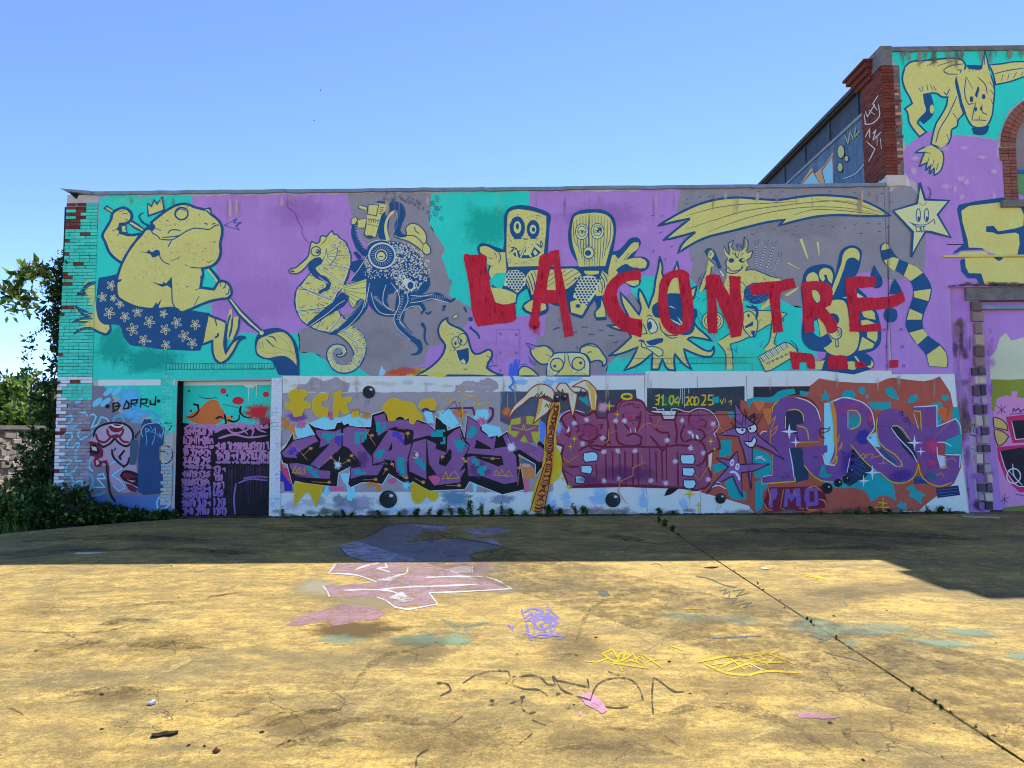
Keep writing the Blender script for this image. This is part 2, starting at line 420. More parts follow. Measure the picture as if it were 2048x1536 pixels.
# ------------------------------------------------------------------ the yard
JX = 2.41                                             # joint between the two concrete slabs
M_FAR = simple('far_earth', '6f6a4a', '8a8258', .3, .95)
mesh_obj('ground', [(-900, -900, -.14), (900, -900, -.14), (900, 900, -.14), (-900, 900, -.14)], [(0, 1, 2, 3)], M_FAR, kind='structure')
# the slab's left edge follows the overgrown verge
le = [on_ground(p) for p in ((372, 1037), (300, 1042), (240, 1046), (150, 1054), (60, 1062), (0, 1068))]
le += [(-9.5, -3.0), (-14, -6), (-30, -18), (-30, -60)]
slab = MB()
def slab_poly(mb, pl, z0, z1):
    n = len(pl)
    if area2(pl) < 0: pl = pl[::-1]
    mb.add([(x, y, z1) for x, y in pl] + [(x, y, z0) for x, y in pl], [list(range(n))] + [[(i+1) % n, i, n+i, n+(i+1) % n] for i in range(n)])
slab_poly(slab, [(JX - .011, .3), (le[0][0], .3)] + le + [(JX - .011, -60)], -.13, 0)
slab2 = MB(); slab_poly(slab2, [(JX + .011, .3), (JX + .011, -60), (30, -60), (30, .3)], -.13, 0)
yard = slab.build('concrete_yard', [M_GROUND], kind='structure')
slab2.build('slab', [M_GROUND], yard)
MB().box(JX - .03, JX + .03, -60, .2, -.12, -.035).build('joint_soil', [M_SOIL], yard)

# ------------------------------------------------------------------ the long low building with the murals
XL, XR = -8.74, WX(1776, 560)
ZT = 6.24; ZBAND = WZ(756, 900)
low = empty('painted_workshop', (-.8, 3, 0), label='long low flat-topped workshop building covered in teal, purple and grey murals', category='building')
low.location = (0, 0, 0)
XD0, XD1 = WX(352, 890), WX(540, 890); ZD = WZ(761, 450)
XP = WX(564, 890); XA = WX(1292, 890); XB = WX(1399, 930); XC = WX(1497, 890)
GAP = .008; TH = .34
PANELS = []                                          # front faces, used to keep paint out of the open joints
def wall_panel(x0, x1, z0, z1, mt=None, th=TH, name='wall_panel'):
    MB().box(x0, x1, 0, th, z0, z1).build(name, [mt or M_RENDER], low); PANELS.append([(x0, z0), (x1, z0), (x1, z1), (x0, z1)])
wall_panel(XL, XR - GAP, ZBAND, ZT)
wall_panel(XL, XD0, 0, ZBAND - .0)
wall_panel(XD0, XD1, ZD, ZBAND)
wall_panel(XD1, XP - GAP, 0, ZBAND)
wall_panel(XP, XA - GAP, 0, ZBAND)
wall_panel(XA, XB - GAP, .0, ZBAND, name='steel_door')
wall_panel(XB, XC - GAP, .0, ZBAND, name='steel_door')
LRP = [(XC, 0), (8.42, 0), (8.27, ZBAND), (XC, ZBAND)]
MB().prism(LRP, 0, TH - .25).build('wall_panel', [M_RENDER], low); PANELS.append(LRP)
MB().box(XL + .05, XR - .05, TH + .002, TH + .06, .02, ZT - .1).build('backing', [M_BLACK], low)
sh = MB().box(XL, XL + .34, TH, 9, 0, ZT - .25).box(XL, XR, 9, 9.3, 0, ZT - .8)
sh.build('side_wall', [M_RENDER], low)
mesh_obj('roof', [(XL - .1, TH, ZT - .06), (XR, TH, ZT - .06), (XR, 9.4, ZT - .7), (XL - .1, 9.4, ZT - .7), (XL - .1, TH, ZT - .16), (XR, TH, ZT - .16), (XR, 9.4, ZT - .8), (XL - .1, 9.4, ZT - .8)],
         [(0, 1, 2, 3), (7, 6, 5, 4), (0, 4, 5, 1), (2, 6, 7, 3), (1, 5, 6, 2), (3, 7, 4, 0)], [M_ROOF], low)
# zinc edge along the wall head, with its torn flap at the left end
zz = MB()
xs = [XL + .42 + i * 1.93 for i in range(9)]
for i in range(len(xs)):
    x0 = xs[i]; x1 = min(xs[i] + 1.925, XR + .02)
    if x0 < XR:
        rc = random.Random(i); n_ = 8; vv = []
        for k_ in range(n_ + 1):
            xx = x0 + (x1 - x0) * k_ / n_; d1, d2, d3 = rc.uniform(-.008, .008), rc.uniform(-.012, .012), .004 * (i % 2)
            vv += [(xx, -.055 + d1, ZT - .012 + d2 + d3), (xx, -.052 + d1, ZT + .052 + d2 * .5 + d3), (xx, TH + .05, ZT + .05 + d3), (xx, TH + .05, ZT - .012)]
        fs_ = []
        for k_ in range(n_):
            for q_ in range(4): fs_.append((k_ * 4 + q_, k_ * 4 + (q_ + 1) % 4, k_ * 4 + 4 + (q_ + 1) % 4, k_ * 4 + 4 + q_))
        zz.add(vv, fs_ + [(0, 3, 2, 1), (n_ * 4, n_ * 4 + 1, n_ * 4 + 2, n_ * 4 + 3)])
zz.build('zinc_coping', [M_ZINC], low)
p0, p1, p2, p3 = [on_wall(p) for p in ((126, 380), (187, 385), (186, 391), (152, 387))]
MB().prism([p0, p1, p2, p3, on_wall((140, 384))], -.10, TH).build('coping_flap', [M_ZINC], low)
p0, p1, p2 = [on_wall(p) for p in ((138, 385), (158, 388), (153, 398))]
MB().prism([p0, p1, p2], -.02, TH - .05).build('bargeboard', [M_BLACK], low)

# door recess
DREC = .24
door = MB().box(XD0 - .02, XD1 + .02, DREC, DREC + .06, 0, ZD + .02).build('door', [paint('2aa79b')], low)
MB().box(XD0 - .001, XD0 + .004, .004, DREC - .002, 0, ZD - .001).build('door_reveal', [M_BLACK], low)

# ------------------------------------------------------------------ bricks
def brick_mesh(seed, ch=.06):
    r = random.Random(seed); b = bmesh.new(); bmesh.ops.create_cube(b, size=1.0)
    bmesh.ops.bevel(b, geom=[e for e in b.edges if abs(e.verts[0].co.y + e.verts[1].co.y + 1) < .01], offset=ch, segments=1, affect='EDGES')
    for vv in b.verts: vv.co += Vector((r.uniform(-.012, .012), r.uniform(-.05, .05), r.uniform(-.03, .03)))
    me = bpy.data.meshes.new('brick'); b.to_mesh(me); b.free(); me.materials.append(M_RENDER); return me
BRICKS = [brick_mesh(i) for i in range(6)]
def lay_bricks(specs, parent, name='brick', limit=290):
    """specs: (x0, x1, z0, z1, y0, y1, material[, rot]); the biggest become parts, the rest one part"""
    specs = sorted(specs, key=lambda s: -(s[1] - s[0]) * (s[3] - s[2]))
    rest = MB(); rm = []
    for i, s in enumerate(specs):
        x0, x1, z0, z1, y0, y1, mt = s
        if i < limit:
            o = bpy.data.objects.new(name, BRICKS[i % 6]); o.location = ((x0 + x1) / 2, (y0 + y1) / 2, (z0 + z1) / 2)
            o.scale = (x1 - x0, y1 - y0, z1 - z0); link(o, parent)
            o.material_slots[0].link = 'OBJECT'; o.material_slots[0].material = mt
        else:
            if mt not in rm: rm.append(mt)
            rest.box(x0, x1, y0, y1, z0, z1, rm.index(mt))
    if rest.v: rest.build(name + '_bond', rm, parent, kind='stuff')
M_TEALB = [paint('2fb3a4', .9), paint('2aa99c', .9), paint('38b8a8', .9)]
M_RED = [simple('red_brick_%d' % i, a, b_, 30, .85, .5, .004) for i, (a, b_) in enumerate((('7a3526', '8f4530'), ('6b2d22', '83402e'), ('94503a', '7d3c2c')))]
M_WHITEB = [paint('cfd8e2', .8), paint('c4cfdc', .8)]
M_GREYB = [paint('6f7482', .9), paint('666b7c', .9), paint('77798a', .9)]

# left end pier
PX0 = lambda z: XL - (.06 if z < 3.9 else .03) + (.02 if z > 4.9 else 0)
XPR = on_wall((190, 620))[0]
pier = []; pier_clip = []
course = .0652; z = .02; k = 0
rb = random.Random(5)
while z < 6.02:
    z1 = z + course - .007
    x = PX0(z) - (0 if k % 2 else .0); first = True
    if 4.78 < z < 4.86 or 5.62 < z < 5.68 and False: pass
    while x < XPR - .03:
        bl = .198 if not (first and k % 2) else .095
        if rb.random() < .08: bl *= .5
        x1 = min(x + bl, XPR)
        if XPR - x1 < .05: x1 = XPR
        py = 877 - (z - 1.6) * 105
        edge = first; mt = rb.choice(M_TEALB)
        if z < 2.42: mt = rb.choice(M_GREYB)
        if 2.36 < z < 2.63 and not (2.36 < z < 2.5 and not first): mt = rb.choice(M_WHITEB) if z > 2.46 or first else mt
        if z < 2.5 and first: mt = rb.choice(M_WHITEB) if rb.random() < .88 else rb.choice(M_RED)
        if z > 2.2 and z < 2.42 and not first: mt = rb.choice(M_TEALB)
        pr = .07 if (first and z > 3) else .02
        if 3.75 < z < 4.35 : pr = .2 if first else .06
        if z > 5.55 and x < PX0(z) + .2: pr = .8
        if 4.55 < z < 5.1 and first: pr = .4
        miss = first and z > 5.6 and rb.random() < .28
        if rb.random() < pr: mt = rb.choice(M_RED)
        proud = -.016 + rb.uniform(-.003, .003)
        if mt in M_RED: proud += .008
        if not miss:
            pier.append((x + .0035, x1 - .0035, z, z1, proud, .06, mt)); pier_clip.append([(x + .006, z + .004), (x1 - .006, z + .004), (x1 - .006, z1 - .004), (x + .006, z1 - .004)])
        x = x1; first = False
    z += course; k += 1
lay_bricks(pier, low)
MB().box(PX0(1) + .02, XPR, -.004, .10, 0, 6.0).build('mortar', [M_MORTAR], low)
# soldier courses over the door and over the steel doors, white jamb bricks
extra = []
def soldiers(p0, p1, y0, y1, mts, n):
    a = on_wall((p0, (y0 + y1) / 2)); b_ = on_wall((p1, (y0 + y1) / 2)); zt = WZ(y0, (p0 + p1) / 2); zb = WZ(y1, (p0 + p1) / 2)
    st = (b_[0] - a[0]) / n
    for i in range(n):
        extra.append((a[0] + i * st + .006, a[0] + (i + 1) * st - .006, zb + .006, zt - .004 + rb.uniform(-.006, .006), -.018 + rb.uniform(-.002, .002), .05, rb.choice(mts)))
soldiers(334, 548, 727.5, 738.5, M_TEALB, 36)
def jamb(p0, p1, y0, y1, mts, pr=.017):
    x0 = WX(p0, (y0 + y1) / 2); x1 = WX(p1, (y0 + y1) / 2); zt = WZ(y0, p0); zb = max(.0, WZ(y1, p0)); z = zb; k = 0
    while z < zt - .03:
        cut = x0 + (x1 - x0) * (.33 if k % 2 else .62)
        for a, b_ in ((x0, cut), (cut, x1)):
            extra.append((a + .003, b_ - .003, z + .003, min(z + course, zt) - .003, -pr + rb.uniform(-.002, .002), .04, rb.choice(mts)))
        z += course; k += 1
jamb(544, 562, 754, 1033, M_WHITEB)
jamb(322, 348, 741, 771, M_TEALB); jamb(322, 347, 775, 868, M_TEALB)
jamb(322, 345, 868, 1010, [paint('8d9a8c', .9), paint('7f93a0', .9)])
lay_bricks(extra, low, limit=280)

rs_ = random.Random(12); V = []; F = []
nseg = 260; xa, xb = XD0 - .05, 8.3
for i in range(nseg + 1):
    x = xa + (xb - xa) * i / nseg; d = .05 + .05 * rs_.random() + .05 * max(0, math.sin(x * 1.7)) ; h = .012 + .02 * rs_.random()
    V += [(x, .02, h + .015), (x, -d * .4, h), (x, -d, .0015)]
for i in range(nseg):
    for q_ in (0, 1): F.append((i * 3 + q_, i * 3 + q_ + 1, i * 3 + 3 + q_ + 1, i * 3 + 3 + q_))
mesh_obj('soil_line', V, F, [M_SOIL], yard, kind='stuff')
# ------------------------------------------------------------------ the taller brick hall on the right
XS = 7.16; XE = 15.5; HT = 8.98
hall = empty('brick_hall', (0, 0, 0), label='taller brick hall with corrugated side wall and arched window at the right', category='building')
M_CONC = simple('dirty_concrete', '6f6a62', '938d84', 5, .9, .5, .01)
M_BEAM = simple('painted_steel_beam', '333a40', '475058', 3, .6, .2, .004)
M_RUST = simple('rusty_edge', '3a2f2a', '5c4636', 8, .8)
def cdt_panel(name, outer, holes, y0, y1, mt, parent):
    """flat wall with openings: front face, back face and the reveals"""
    v2 = []; f2 = []
    for q in [outer] + holes:
        if area2(q) < 0: q = q[::-1]
        k = len(v2); v2 += [Vector(z_) for z_ in q]; f2.append(list(range(k, k + len(q))))
    r = delaunay_2d_cdt(v2, [], f2, 1, 1e-5, True); V = []; F = []
    n = len(r[0]); V = [(p[0], y0, p[1]) for p in r[0]] + [(p[0], y1, p[1]) for p in r[0]]; ed = {}
    for f in r[2]:
        cx = sum(r[0][i][0] for i in f) / 3; cy = sum(r[0][i][1] for i in f) / 3
        if not inside(cx, cy, outer) or any(inside(cx, cy, h) for h in holes): continue
        F.append(list(f)); F.append([n + i for i in f][::-1])
        for a, b in ((f[0], f[1]), (f[1], f[2]), (f[2], f[0])): ed[(a, b)] = 1
    for a, b in list(ed):
        if (b, a) not in ed: F.append([b, a, n + a, n + b])
    return mesh_obj(name, V, F, [mt], parent)
XJ = 8.25                                             # left edge of the recessed bay
ARX, ARZ, ARR = 10.45, 7.0, .80                       # arched window: centre, springing height, inner radius
arch_in = [(ARX - ARR, 5.93), (ARX + ARR, 5.93)] + [(ARX + ARR * math.cos(t_), ARZ + ARR * math.sin(t_)) for t_ in [math.pi * i / 14 for i in range(15)]]
outer = [(XS, 6.30), (XR + .004, 6.30), (XR + .004, ZBAND), (XJ, ZBAND), (XJ, 4.27), (XE, 4.27), (XE, HT), (XS, HT)]
cdt_panel('facade', outer, [arch_in], 0, .40, M_RENDER, hall)
HALLF = [outer]
LR = [(XC, 0), (8.42, 0), (8.27, ZBAND), (XC, ZBAND)]
# recessed bay below: jamb pier, quoins, panel, lintel
MB().box(XJ - .12, 8.86, .10, .5, 0, 4.4).build('jamb_pier', [paint('8d68b0', 1.0)], hall)
MB().box(8.60, XE, .06, .34, 4.02, 4.30).build('lintel', [M_CONC], hall)
MB().box(8.85, XE, .10, .16, 3.86, 3.93).build('steel_rail', [M_ZINC], hall)
MB().box(8.86, XE, .24, .30, .02, 4.05).build('bay_panel', [paint('9070b6')], hall)
qd, ql = [paint('2c282e', 1.0), paint('3f3844', 1.0), paint('4a4048', 1.0)], [paint('9a958e', 1.0), paint('847c84', 1.0), paint('7d6a8c', 1.0)]
z = .05; k = 0; qs = []
rq = random.Random(4); qb = [paint('4d453f', 1.0), paint('8d8272', 1.0), paint('6a6058', 1.0)]; pv = paint('6f4f90', 1.0)
while z < 3.98:
    h = rq.uniform(.15, .23); j_ = rq.uniform(-.03, .02)
    if z > 2.6: qs.append((8.72 + j_, 8.88 + rq.uniform(0, .03), z, z + h - .02, .02 + rq.uniform(0, .03), .3, qb[k % 2] if rq.random() < .8 else qb[2]))
    else:
        m1 = rq.choice(qd) if k % 2 == 0 else rq.choice(ql); m2 = rq.choice(qd) if rq.random() < .75 and k % 2 == 0 else rq.choice(ql + [pv])
        c_ = rq.uniform(8.74, 8.80); qs.append((8.66 + j_, c_ - .006, z, z + h - .02, .03 + rq.uniform(0, .03), .3, m1 if rq.random() < .85 else pv)); qs.append((c_ + .006, 8.875 + rq.uniform(0, .03), z, z + h - .02, .02 + rq.uniform(0, .03), .3, m2))
    z += h; k += 1
lay_bricks(qs, hall, 'quoin_block')
# ledge over the bay, and a slot's shade drawn as a black strip
MB().box(8.14, XE, -.045, .02, 4.84, 4.875).build('ledge', [paint('cbb75c', .9)], hall)
MB().box(8.24, XE, -.006, .02, 5.085, 5.10).build('slot_shade_strip', [M_BLACK], hall)
# brick corner: side face and front strip
hb = []; zc = 6.42; k = 0; rh = random.Random(9)
while zc < 8.62:
    z1 = min(zc + .058, 8.62)
    y = 0.0 if k % 2 else -.0; seg = [.0, .11, .33, .55, .80] if k % 2 else [.0, .22, .44, .66, .80]
    for a0, a1 in zip(seg[:-1], seg[1:]):
        hb.append((XS - .03 + rh.uniform(-.004, .004), XS + .05, zc, z1, a0 + .004, a1 - .004, rh.choice(M_RED)))
    hb.append((XS - .026, XS + .115 if k % 2 else XS + .2, zc, z1, -.022 + rh.uniform(-.003, .003), .0, rh.choice(M_RED)))
    if k % 2: hb.append((XS + .122, XS + .2, zc, z1, -.022 + rh.uniform(-.003, .003), .05, rh.choice(M_RED)))
    if rh.random() < .75: hb.append((XS + .212, XS + .212 + rh.choice((.05, .09, .12, .14)), zc, z1 - .006, -.008 + rh.uniform(-.003, .003), .05, rh.choice([paint('8a5a50', 1.0), paint('9c7466', 1.0), M_RED[0]])))
    zc += .065; k += 1
lay_bricks(hb, hall, limit=295)
MB().box(XS - .016, XS + .02, .0, .80, 6.3, 8.65).box(XS - .012, XS + .33, -.005, .02, 6.4, 8.65).build('mortar', [simple('old_mortar', '6d5f55', '8a7a6e', 20)], hall)
# stone footing block under the corner and capping above
MB().box(XS - .03, XS + .34, -.05, .5, 6.24, 6.45).build('corner_footing', [paint('9a9a98', 1.0)], hall)
cap = MB().box(XS - .05, XS + .17, -.055, .42, 8.63, HT + .04); cap.build('cap_stone', [M_CONC], hall)
MB().box(XS + .17, XE, -.04, .46, HT - .06, HT + .03).build('parapet_coping', [M_CONC], hall)
co = MB()
for i, (pr, z0, z1) in enumerate(((.05, 8.55, 8.66), (.10, 8.66, 8.77), (.16, 8.77, 8.88), (.20, 8.88, 8.93))): co.box(XS - .03 - pr, XS + .3, .36 - pr * .6, .86 + pr * 1.5, z0, z1)
co.build('brick_corbel', [M_RED[1]], hall)
# side wall of corrugated sheet, steel beam, rail, roof edge
V = []; F = []; nw = 72; y0w, y1w = .80, 8.8
for i in range(nw * 4 + 1):
    y = y0w + (y1w - y0w) * i / (nw * 4); x = XS + .05 + .034 * math.sin(i * math.pi / 2)
    V += [(x, y, 5.6), (x, y, 8.06)]
for i in range(nw * 4): F.append((2*i, 2*i + 1, 2*i + 3, 2*i + 2))
sheet = mesh_obj('corrugated_sheet', V, F, [simple('blue_grey_sheet', '5f7280', '8397a2', 2, .45, .1, .003, (1, 3, .4), .5)], hall)
MB().box(XS - .0, XS + .12, .80, 8.9, 8.04, 8.11).build('rail', [simple('pale_rail', '8b8f90', 'a2a4a2', 4)], hall)
MB().box(XS + .03, XS + .1, .80, 8.9, 8.11, 8.60).build('steel_beam', [M_BEAM], hall)
for i in range(6): MB().box(XS + .005, XS + .03, 1.0 + i * 1.35, 1.06 + i * 1.35, 8.12, 8.59).build('beam_stiffener', [M_BEAM], hall)
MB().box(XS - .06, XS + .3, .82, 9.0, 8.60, 8.645).build('gutter_board', [M_RUST], hall)
MB().box(XS - .12, XS + .6, .86, 9.1, 8.645, 8.72).build('roof_edge', [M_ROOF], hall)
MB().box(XS + .5, XE, .46, 9.1, 8.4, 8.70).box(XS + .06, XS + .3, .8, 9.0, 5.6, 5.7).build('roof', [M_ROOF], hall)
MB().box(XE - .3, XE, .41, 9.0, 0, 8.4).box(XS + .3, XE, 8.8, 9.1, 0, 8.4).build('rear_wall', [M_RED[0]], hall)
# arched window: brick ring and jambs, boarded panes
wv_ = MB(); ring = []
NB = 34
M_ARCH = [simple('arch_brick_%d' % i, a, b_, 26, .85, .4, .004) for i, (a, b_) in enumerate((('9c5742', 'b06e56'), ('8a4a3a', '9f6049'), ('a8705a', '8f5a48')))]
for i in range(NB):
    t0, t1 = math.pi * i / NB + .006, math.pi * (i + 1) / NB - .006
    for r0, r1, dy in ((ARR + .0, ARR + .135, 0), (ARR + .147, ARR + .28, .006)):
        q = [(ARX + r0 * math.cos(t0), ARZ + r0 * math.sin(t0)), (ARX + r1 * math.cos(t0), ARZ + r1 * math.sin(t0)), (ARX + r1 * math.cos(t1), ARZ + r1 * math.sin(t1)), (ARX + r0 * math.cos(t1), ARZ + r0 * math.sin(t1))]
        MB().prism(q, -.03 - dy, .1).build('arch_brick', [rh.choice(M_ARCH)], hall)
jb = []
z = 5.95
while z < ARZ - .03:
    for sx in (-1,):
        x0 = ARX + sx * (ARR + .26); x1 = ARX + sx * ARR; x0, x1 = min(x0, x1), max(x0, x1)
        if z > 6.72: x0 -= .05
        jb.append((x0, (x0 + x1) / 2 - .003, z, z + .058, -.026, .1, rh.choice(M_ARCH))); jb.append(((x0 + x1) / 2 + .003, x1, z, z + .058, -.026, .1, rh.choice(M_ARCH)))
    z += .065
lay_bricks(jb, hall, 'jamb_brick')
MB().box(ARX - ARR - .02, ARX + ARR + .02, .18, .24, 5.9, ARZ + ARR + .02).build('window_boarding', [paint('6a6a70', .9)], hall)
MB().box(ARX - ARR, ARX + ARR, .14, .18, 6.52, 6.60).build('window_transom', [paint('1d4f8a', .6)], hall)
MB().box(ARX - ARR, ARX + ARR, .16, .185, 5.93, 6.52).build('window_pane', [paint('4c7f52', .9)], hall)
MB().box(ARX - ARR - .35, ARX + ARR + .35, -.09, .2, 5.80, 5.93).build('window_sill', [M_CONC], hall)
# ------------------------------------------------------------------ murals on the upper wall
YEL, NAVY, PUR, TEAL, GREY, RED, PALE = 'dccb74', '0e4270', '8b6db0', '1cb3a6', '70757f', '9e1029', 'd9d3a6'
A_, B_, C_, D_, E_, F_, G_, H_ = [Reg(*p) for p in ((100, 370), (280, 500), (540, 370), (560, 500), (900, 370), (900, 500), (1180, 450), (1520, 450))]
I_ = Reg(1300, 350, 3.303)
def ragged(p, amp=2.0, step=9, seed=1):
    """brush-ragged version of a closed outline (picture units)"""
    r = random.Random(seed); out = []
    for i in range(len(p)):
        a, b = p[i], p[(i + 1) % len(p)]; l = math.hypot(b[0] - a[0], b[1] - a[1]); n = max(1, int(l / step))
        for j in range(n):
            u = j / n; out.append((a[0] + (b[0] - a[0]) * u + (r.uniform(-amp, amp) if j else 0), a[1] + (b[1] - a[1]) * u + (r.uniform(-amp, amp) if j else 0)))
    return out
UP = [PANELS[0]] + HALLF
# fields of colour
a = Art('painted_purple_field', base=.002)
top = [(x, y + rnd.uniform(-1.5, 2.5)) for x, y in [(198 + i * 11, 393.5 - .0115 * (i * 11)) for i in range(144)]]
a.poly(PUR, top + [(1780, 760), (185, 760)], sm=False); a.build(low, UP)
a = Art('painted_teal_field', base=.0035)
a.poly(TEAL, ragged(pts_of('200,394 230,391 300,393 383,390 386,430 440,560 424,600 424,640 470,672 487,664 510,667 598,667 600,705 628,705 645,716 660,728 716,735 742,751 742,756 500,757 350,762 182,763 190,560'), 1.2, 8, 2), sm=False)
a.poly(TEAL, ragged(pts_of('861,386 960,384 1059,383 1058,420 1060,500 1075,560 1060,628 1033,633 941,614 929,608 897,591 905,561 897,557 891,532 882,514 891,501 884,487 870,468 858,448 861,420'), 1.6, 8, 3), sm=False)
a.poly(TEAL, ragged(pts_of('1285,553 1380,556 1395,573 1480,600 1561,598 1584,611 1604,616 1602,670 1633,702 1640,742 1560,742 1212,748 1216,730 1240,707 1300,640 1264,585 1258,560'), 1.6, 8, 4), sm=False)
a.build(low, UP)
a = Art('painted_grey_field', base=.0035)
a.poly(GREY, ragged(pts_of('696,387 780,385 861,386 861,420 858,448 870,468 884,487 891,501 882,514 891,532 897,557 905,561 897,591 929,608 941,614 938,640 927,656 900,680 884,687 861,693 853,707 849,726 824,734 760,752 742,751 716,735 660,728 645,716 628,705 600,705 596,668 605,655 640,655 700,624 735,623 748,612 765,590 760,520 729,483 704,428 698,409'), 1.6, 9, 5), sm=False)
a.poly(GREY, ragged(pts_of('1093,614 1115,609 1189,598 1225,575 1240,600 1264,585 1300,640 1240,707 1216,730 1212,748 1068,752 1066,734 1072,715 1074,674 1087,672 1091,648'), 1.5, 9, 6), sm=False)
a.poly(GREY, ragged(pts_of('1362,378 1500,377 1640,375 1779,373 1779,558 1768,557 1735,544 1715,548 1680,600 1604,616 1584,611 1561,598 1480,600 1395,573 1380,556 1388,525 1377,509 1379,497 1363,475 1357,440 1354,417 1358,395'), 1.6, 9, 7), sm=False)
a.build(low, UP)
# worn bottom edge of the fields: sky-blue splash, orange and green haze, pink scrapes
a = Art('painted_smears', D_, base=.0037)
a.poly('7fb4e8', '1010,1285 1020,1240 1040,1180 1060,1220 1090,1240 1060,1285', sm=False)
a.poly('c0562e', '1050,1288 1110,1250 1180,1235 1230,1215 1250,1250 1300,1288'); a.poly('9fb343', '1290,1288 1340,1245 1480,1235 1600,1255 1700,1262 1760,1288')
a.poly('b6b24a', '1400,1288 1500,1262 1580,1270 1640,1288')
a.reg = FULL
a.poly('b98aa0', ragged(pts_of('1640,744 1700,738 1760,740 1779,739 1779,746 1640,747'), 1.5, 6, 8), sm=False)
for x, y, rx, ry, c_, st_ in ((820, 742, 60, 12, 'c0562e', .7), (880, 742, 70, 14, '9fb343', .8), (940, 745, 80, 12, 'a8b04a', .7), (300, 720, 90, 40, '0f8a86', .6), (230, 690, 50, 60, '128f88', .6), (420, 735, 80, 20, '3fbfb0', .5), (260, 400, 60, 20, '45bfae', .6), (600, 420, 90, 40, '8466a8', .35), (500, 600, 120, 60, '9a7cc0', .5), (1200, 430, 120, 40, '8466a8', .35), (980, 450, 80, 60, '149c90', .6), (1000, 700, 60, 30, '9c80c0', .6), (1650, 720, 60, 20, 'c08ab0', .5), (1480, 720, 120, 20, '3fbfb0', .5), (760, 690, 70, 40, '7f8690', .6), (1600, 450, 140, 40, '7c828c', .5), (1250, 700, 60, 30, '7c828c', .5)): a.mist(c_, x, y, rx, ry, 0, st_)
a.build(low, UP, kind='stuff')

a = Art('lintel_mortar', base=.0105); a.poly('1d5f5a', '333,727 549,726.5 549,739 333,739.5', sm=False); a.build(low, UP)
# --- the toad with a broom
a = Art('painted_toad', A_, base=.0095)
body = '1060,430 1040,385 1130,312 1230,242 1290,212 1360,195 1430,205 1480,228 1560,248 1610,262 1650,300 1700,338 1742,385 1762,430 1762,520 1745,600 1750,680 1735,750 1690,810 1620,845 1560,856 1570,900 1555,980 1545,1052 1620,1062 1680,1070 1700,1040 1725,1000 1760,985 1820,1005 1855,1060 1860,1120 1820,1160 1750,1168 1640,1192 1520,1238 1420,1282 1340,1305 1300,1270 1120,1272 960,1265 850,1237 760,1192 700,1150 682,1060 687,980 712,880 742,800 800,690 870,590 940,510 1000,440'
arm = '742,802 690,770 610,690 570,590 540,520 580,440 630,350 645,290 700,250 760,235 810,260 840,310 830,360 790,392 720,402 716,440 722,490 770,505 830,515 880,510 935,500 870,592 800,692'
shorts = '500,950 600,935 690,912 682,1060 700,1150 850,1237 960,1265 1300,1270 1340,1305 1440,1285 1550,1300 1640,1312 1632,1340 1600,1480 1565,1620 1540,1695 1480,1698 1300,1690 1120,1680 960,1655 830,1640 760,1560 715,1440 640,1428 560,1430 510,1390 480,1300 480,1150 492,1020'
a.poly(YEL, '250,1245 330,1290 300,1330 420,1340 240,1410 390,1400 300,1480 250,1530 400,1470 520,1520 580,1520 612,1470 600,1410 530,1395 500,1370 480,1300 465,1180 460,1010 400,1040 370,1100 420,1160 440,1230 400,1300', sm=False)
a.line(NAVY, '470,990 390,1030 345,1090 370,1140', 7); a.lines(NAVY, '265,1240 350,1300 430,1330|300,1290 360,1330|240,1410 340,1370 440,1370|250,1535 330,1480 430,1475 520,1515 580,1530 620,1490 618,1420', 5, taper=.5)
a.poly(NAVY, shorts, new=True)
for cx, cy, r_, ro in ((610, 1310, 62, .2), (540, 1150, 50, .8), (630, 1030, 52, .1), (720, 1215, 48, .5), (770, 1350, 52, .4), (900, 1300, 55, .9), (1020, 1400, 62, .2), (850, 1480, 66, .7), (1180, 1480, 55, .1), (1300, 1410, 58, .5), (1490, 1430, 55, .3), (1375, 1545, 60, .6), (1165, 1320, 42, .1), (960, 1590, 55, .2), (1190, 1640, 50, .5), (1460, 1620, 55, .4), (650, 1160, 35, .1), (1030, 1600, 10, .1)):
    for k in range(5):
        an = ro + k * 1.257; ex, ey = cx + r_ * .55 * math.cos(an), cy + r_ * .62 * math.sin(an)
        q = ell(ex, ey, r_ * .42, r_ * .19, 8, an); a.line('b9b894', q + [q[0]], 1.25, sm=False)
    q = ell(cx, cy, r_ * .17, r_ * .17, 7); a.line('b9b894', q + [q[0]], 1.2, sm=False)
# broom handle behind, then arm and body
a.poly(YEL, '570,240 590,215 650,262 645,292', new=True, sm=False); a.line(NAVY, '645,292 560,240 585,218 660,268', 3.2, sm=False)
a.line(NAVY, '790,355 880,420 970,475', 13, sm=False); a.line(YEL, '775,355 880,420 955,465', 5, sm=False, new=True)
a.shape(YEL, NAVY, arm, 5.5)
a.line(NAVY, '1620,845 1700,960 1750,1030', 15, sm=False); a.line(YEL, '1610,850 1690,960 1742,1030', 6, sm=False, new=True)
a.poly(TEAL, '1580,880 1610,870 1700,1000 1690,1040 1640,1050 1600,1040', new=True)
a.shape(YEL, NAVY, body, 5.2)
a.poly(YEL, '1590,255 1640,245 1655,300 1610,268', sm=False); a.line(NAVY, '1570,250 1640,240 1655,310 1610,262', 3.5, sm=False)
a.poly(NAVY, '1000,440 1040,395 1080,410 1075,450 1050,480 1010,460 985,470'); a.line(NAVY, '1020,420 960,390 925,350 915,320 930,300 965,285', 4.5, 2)
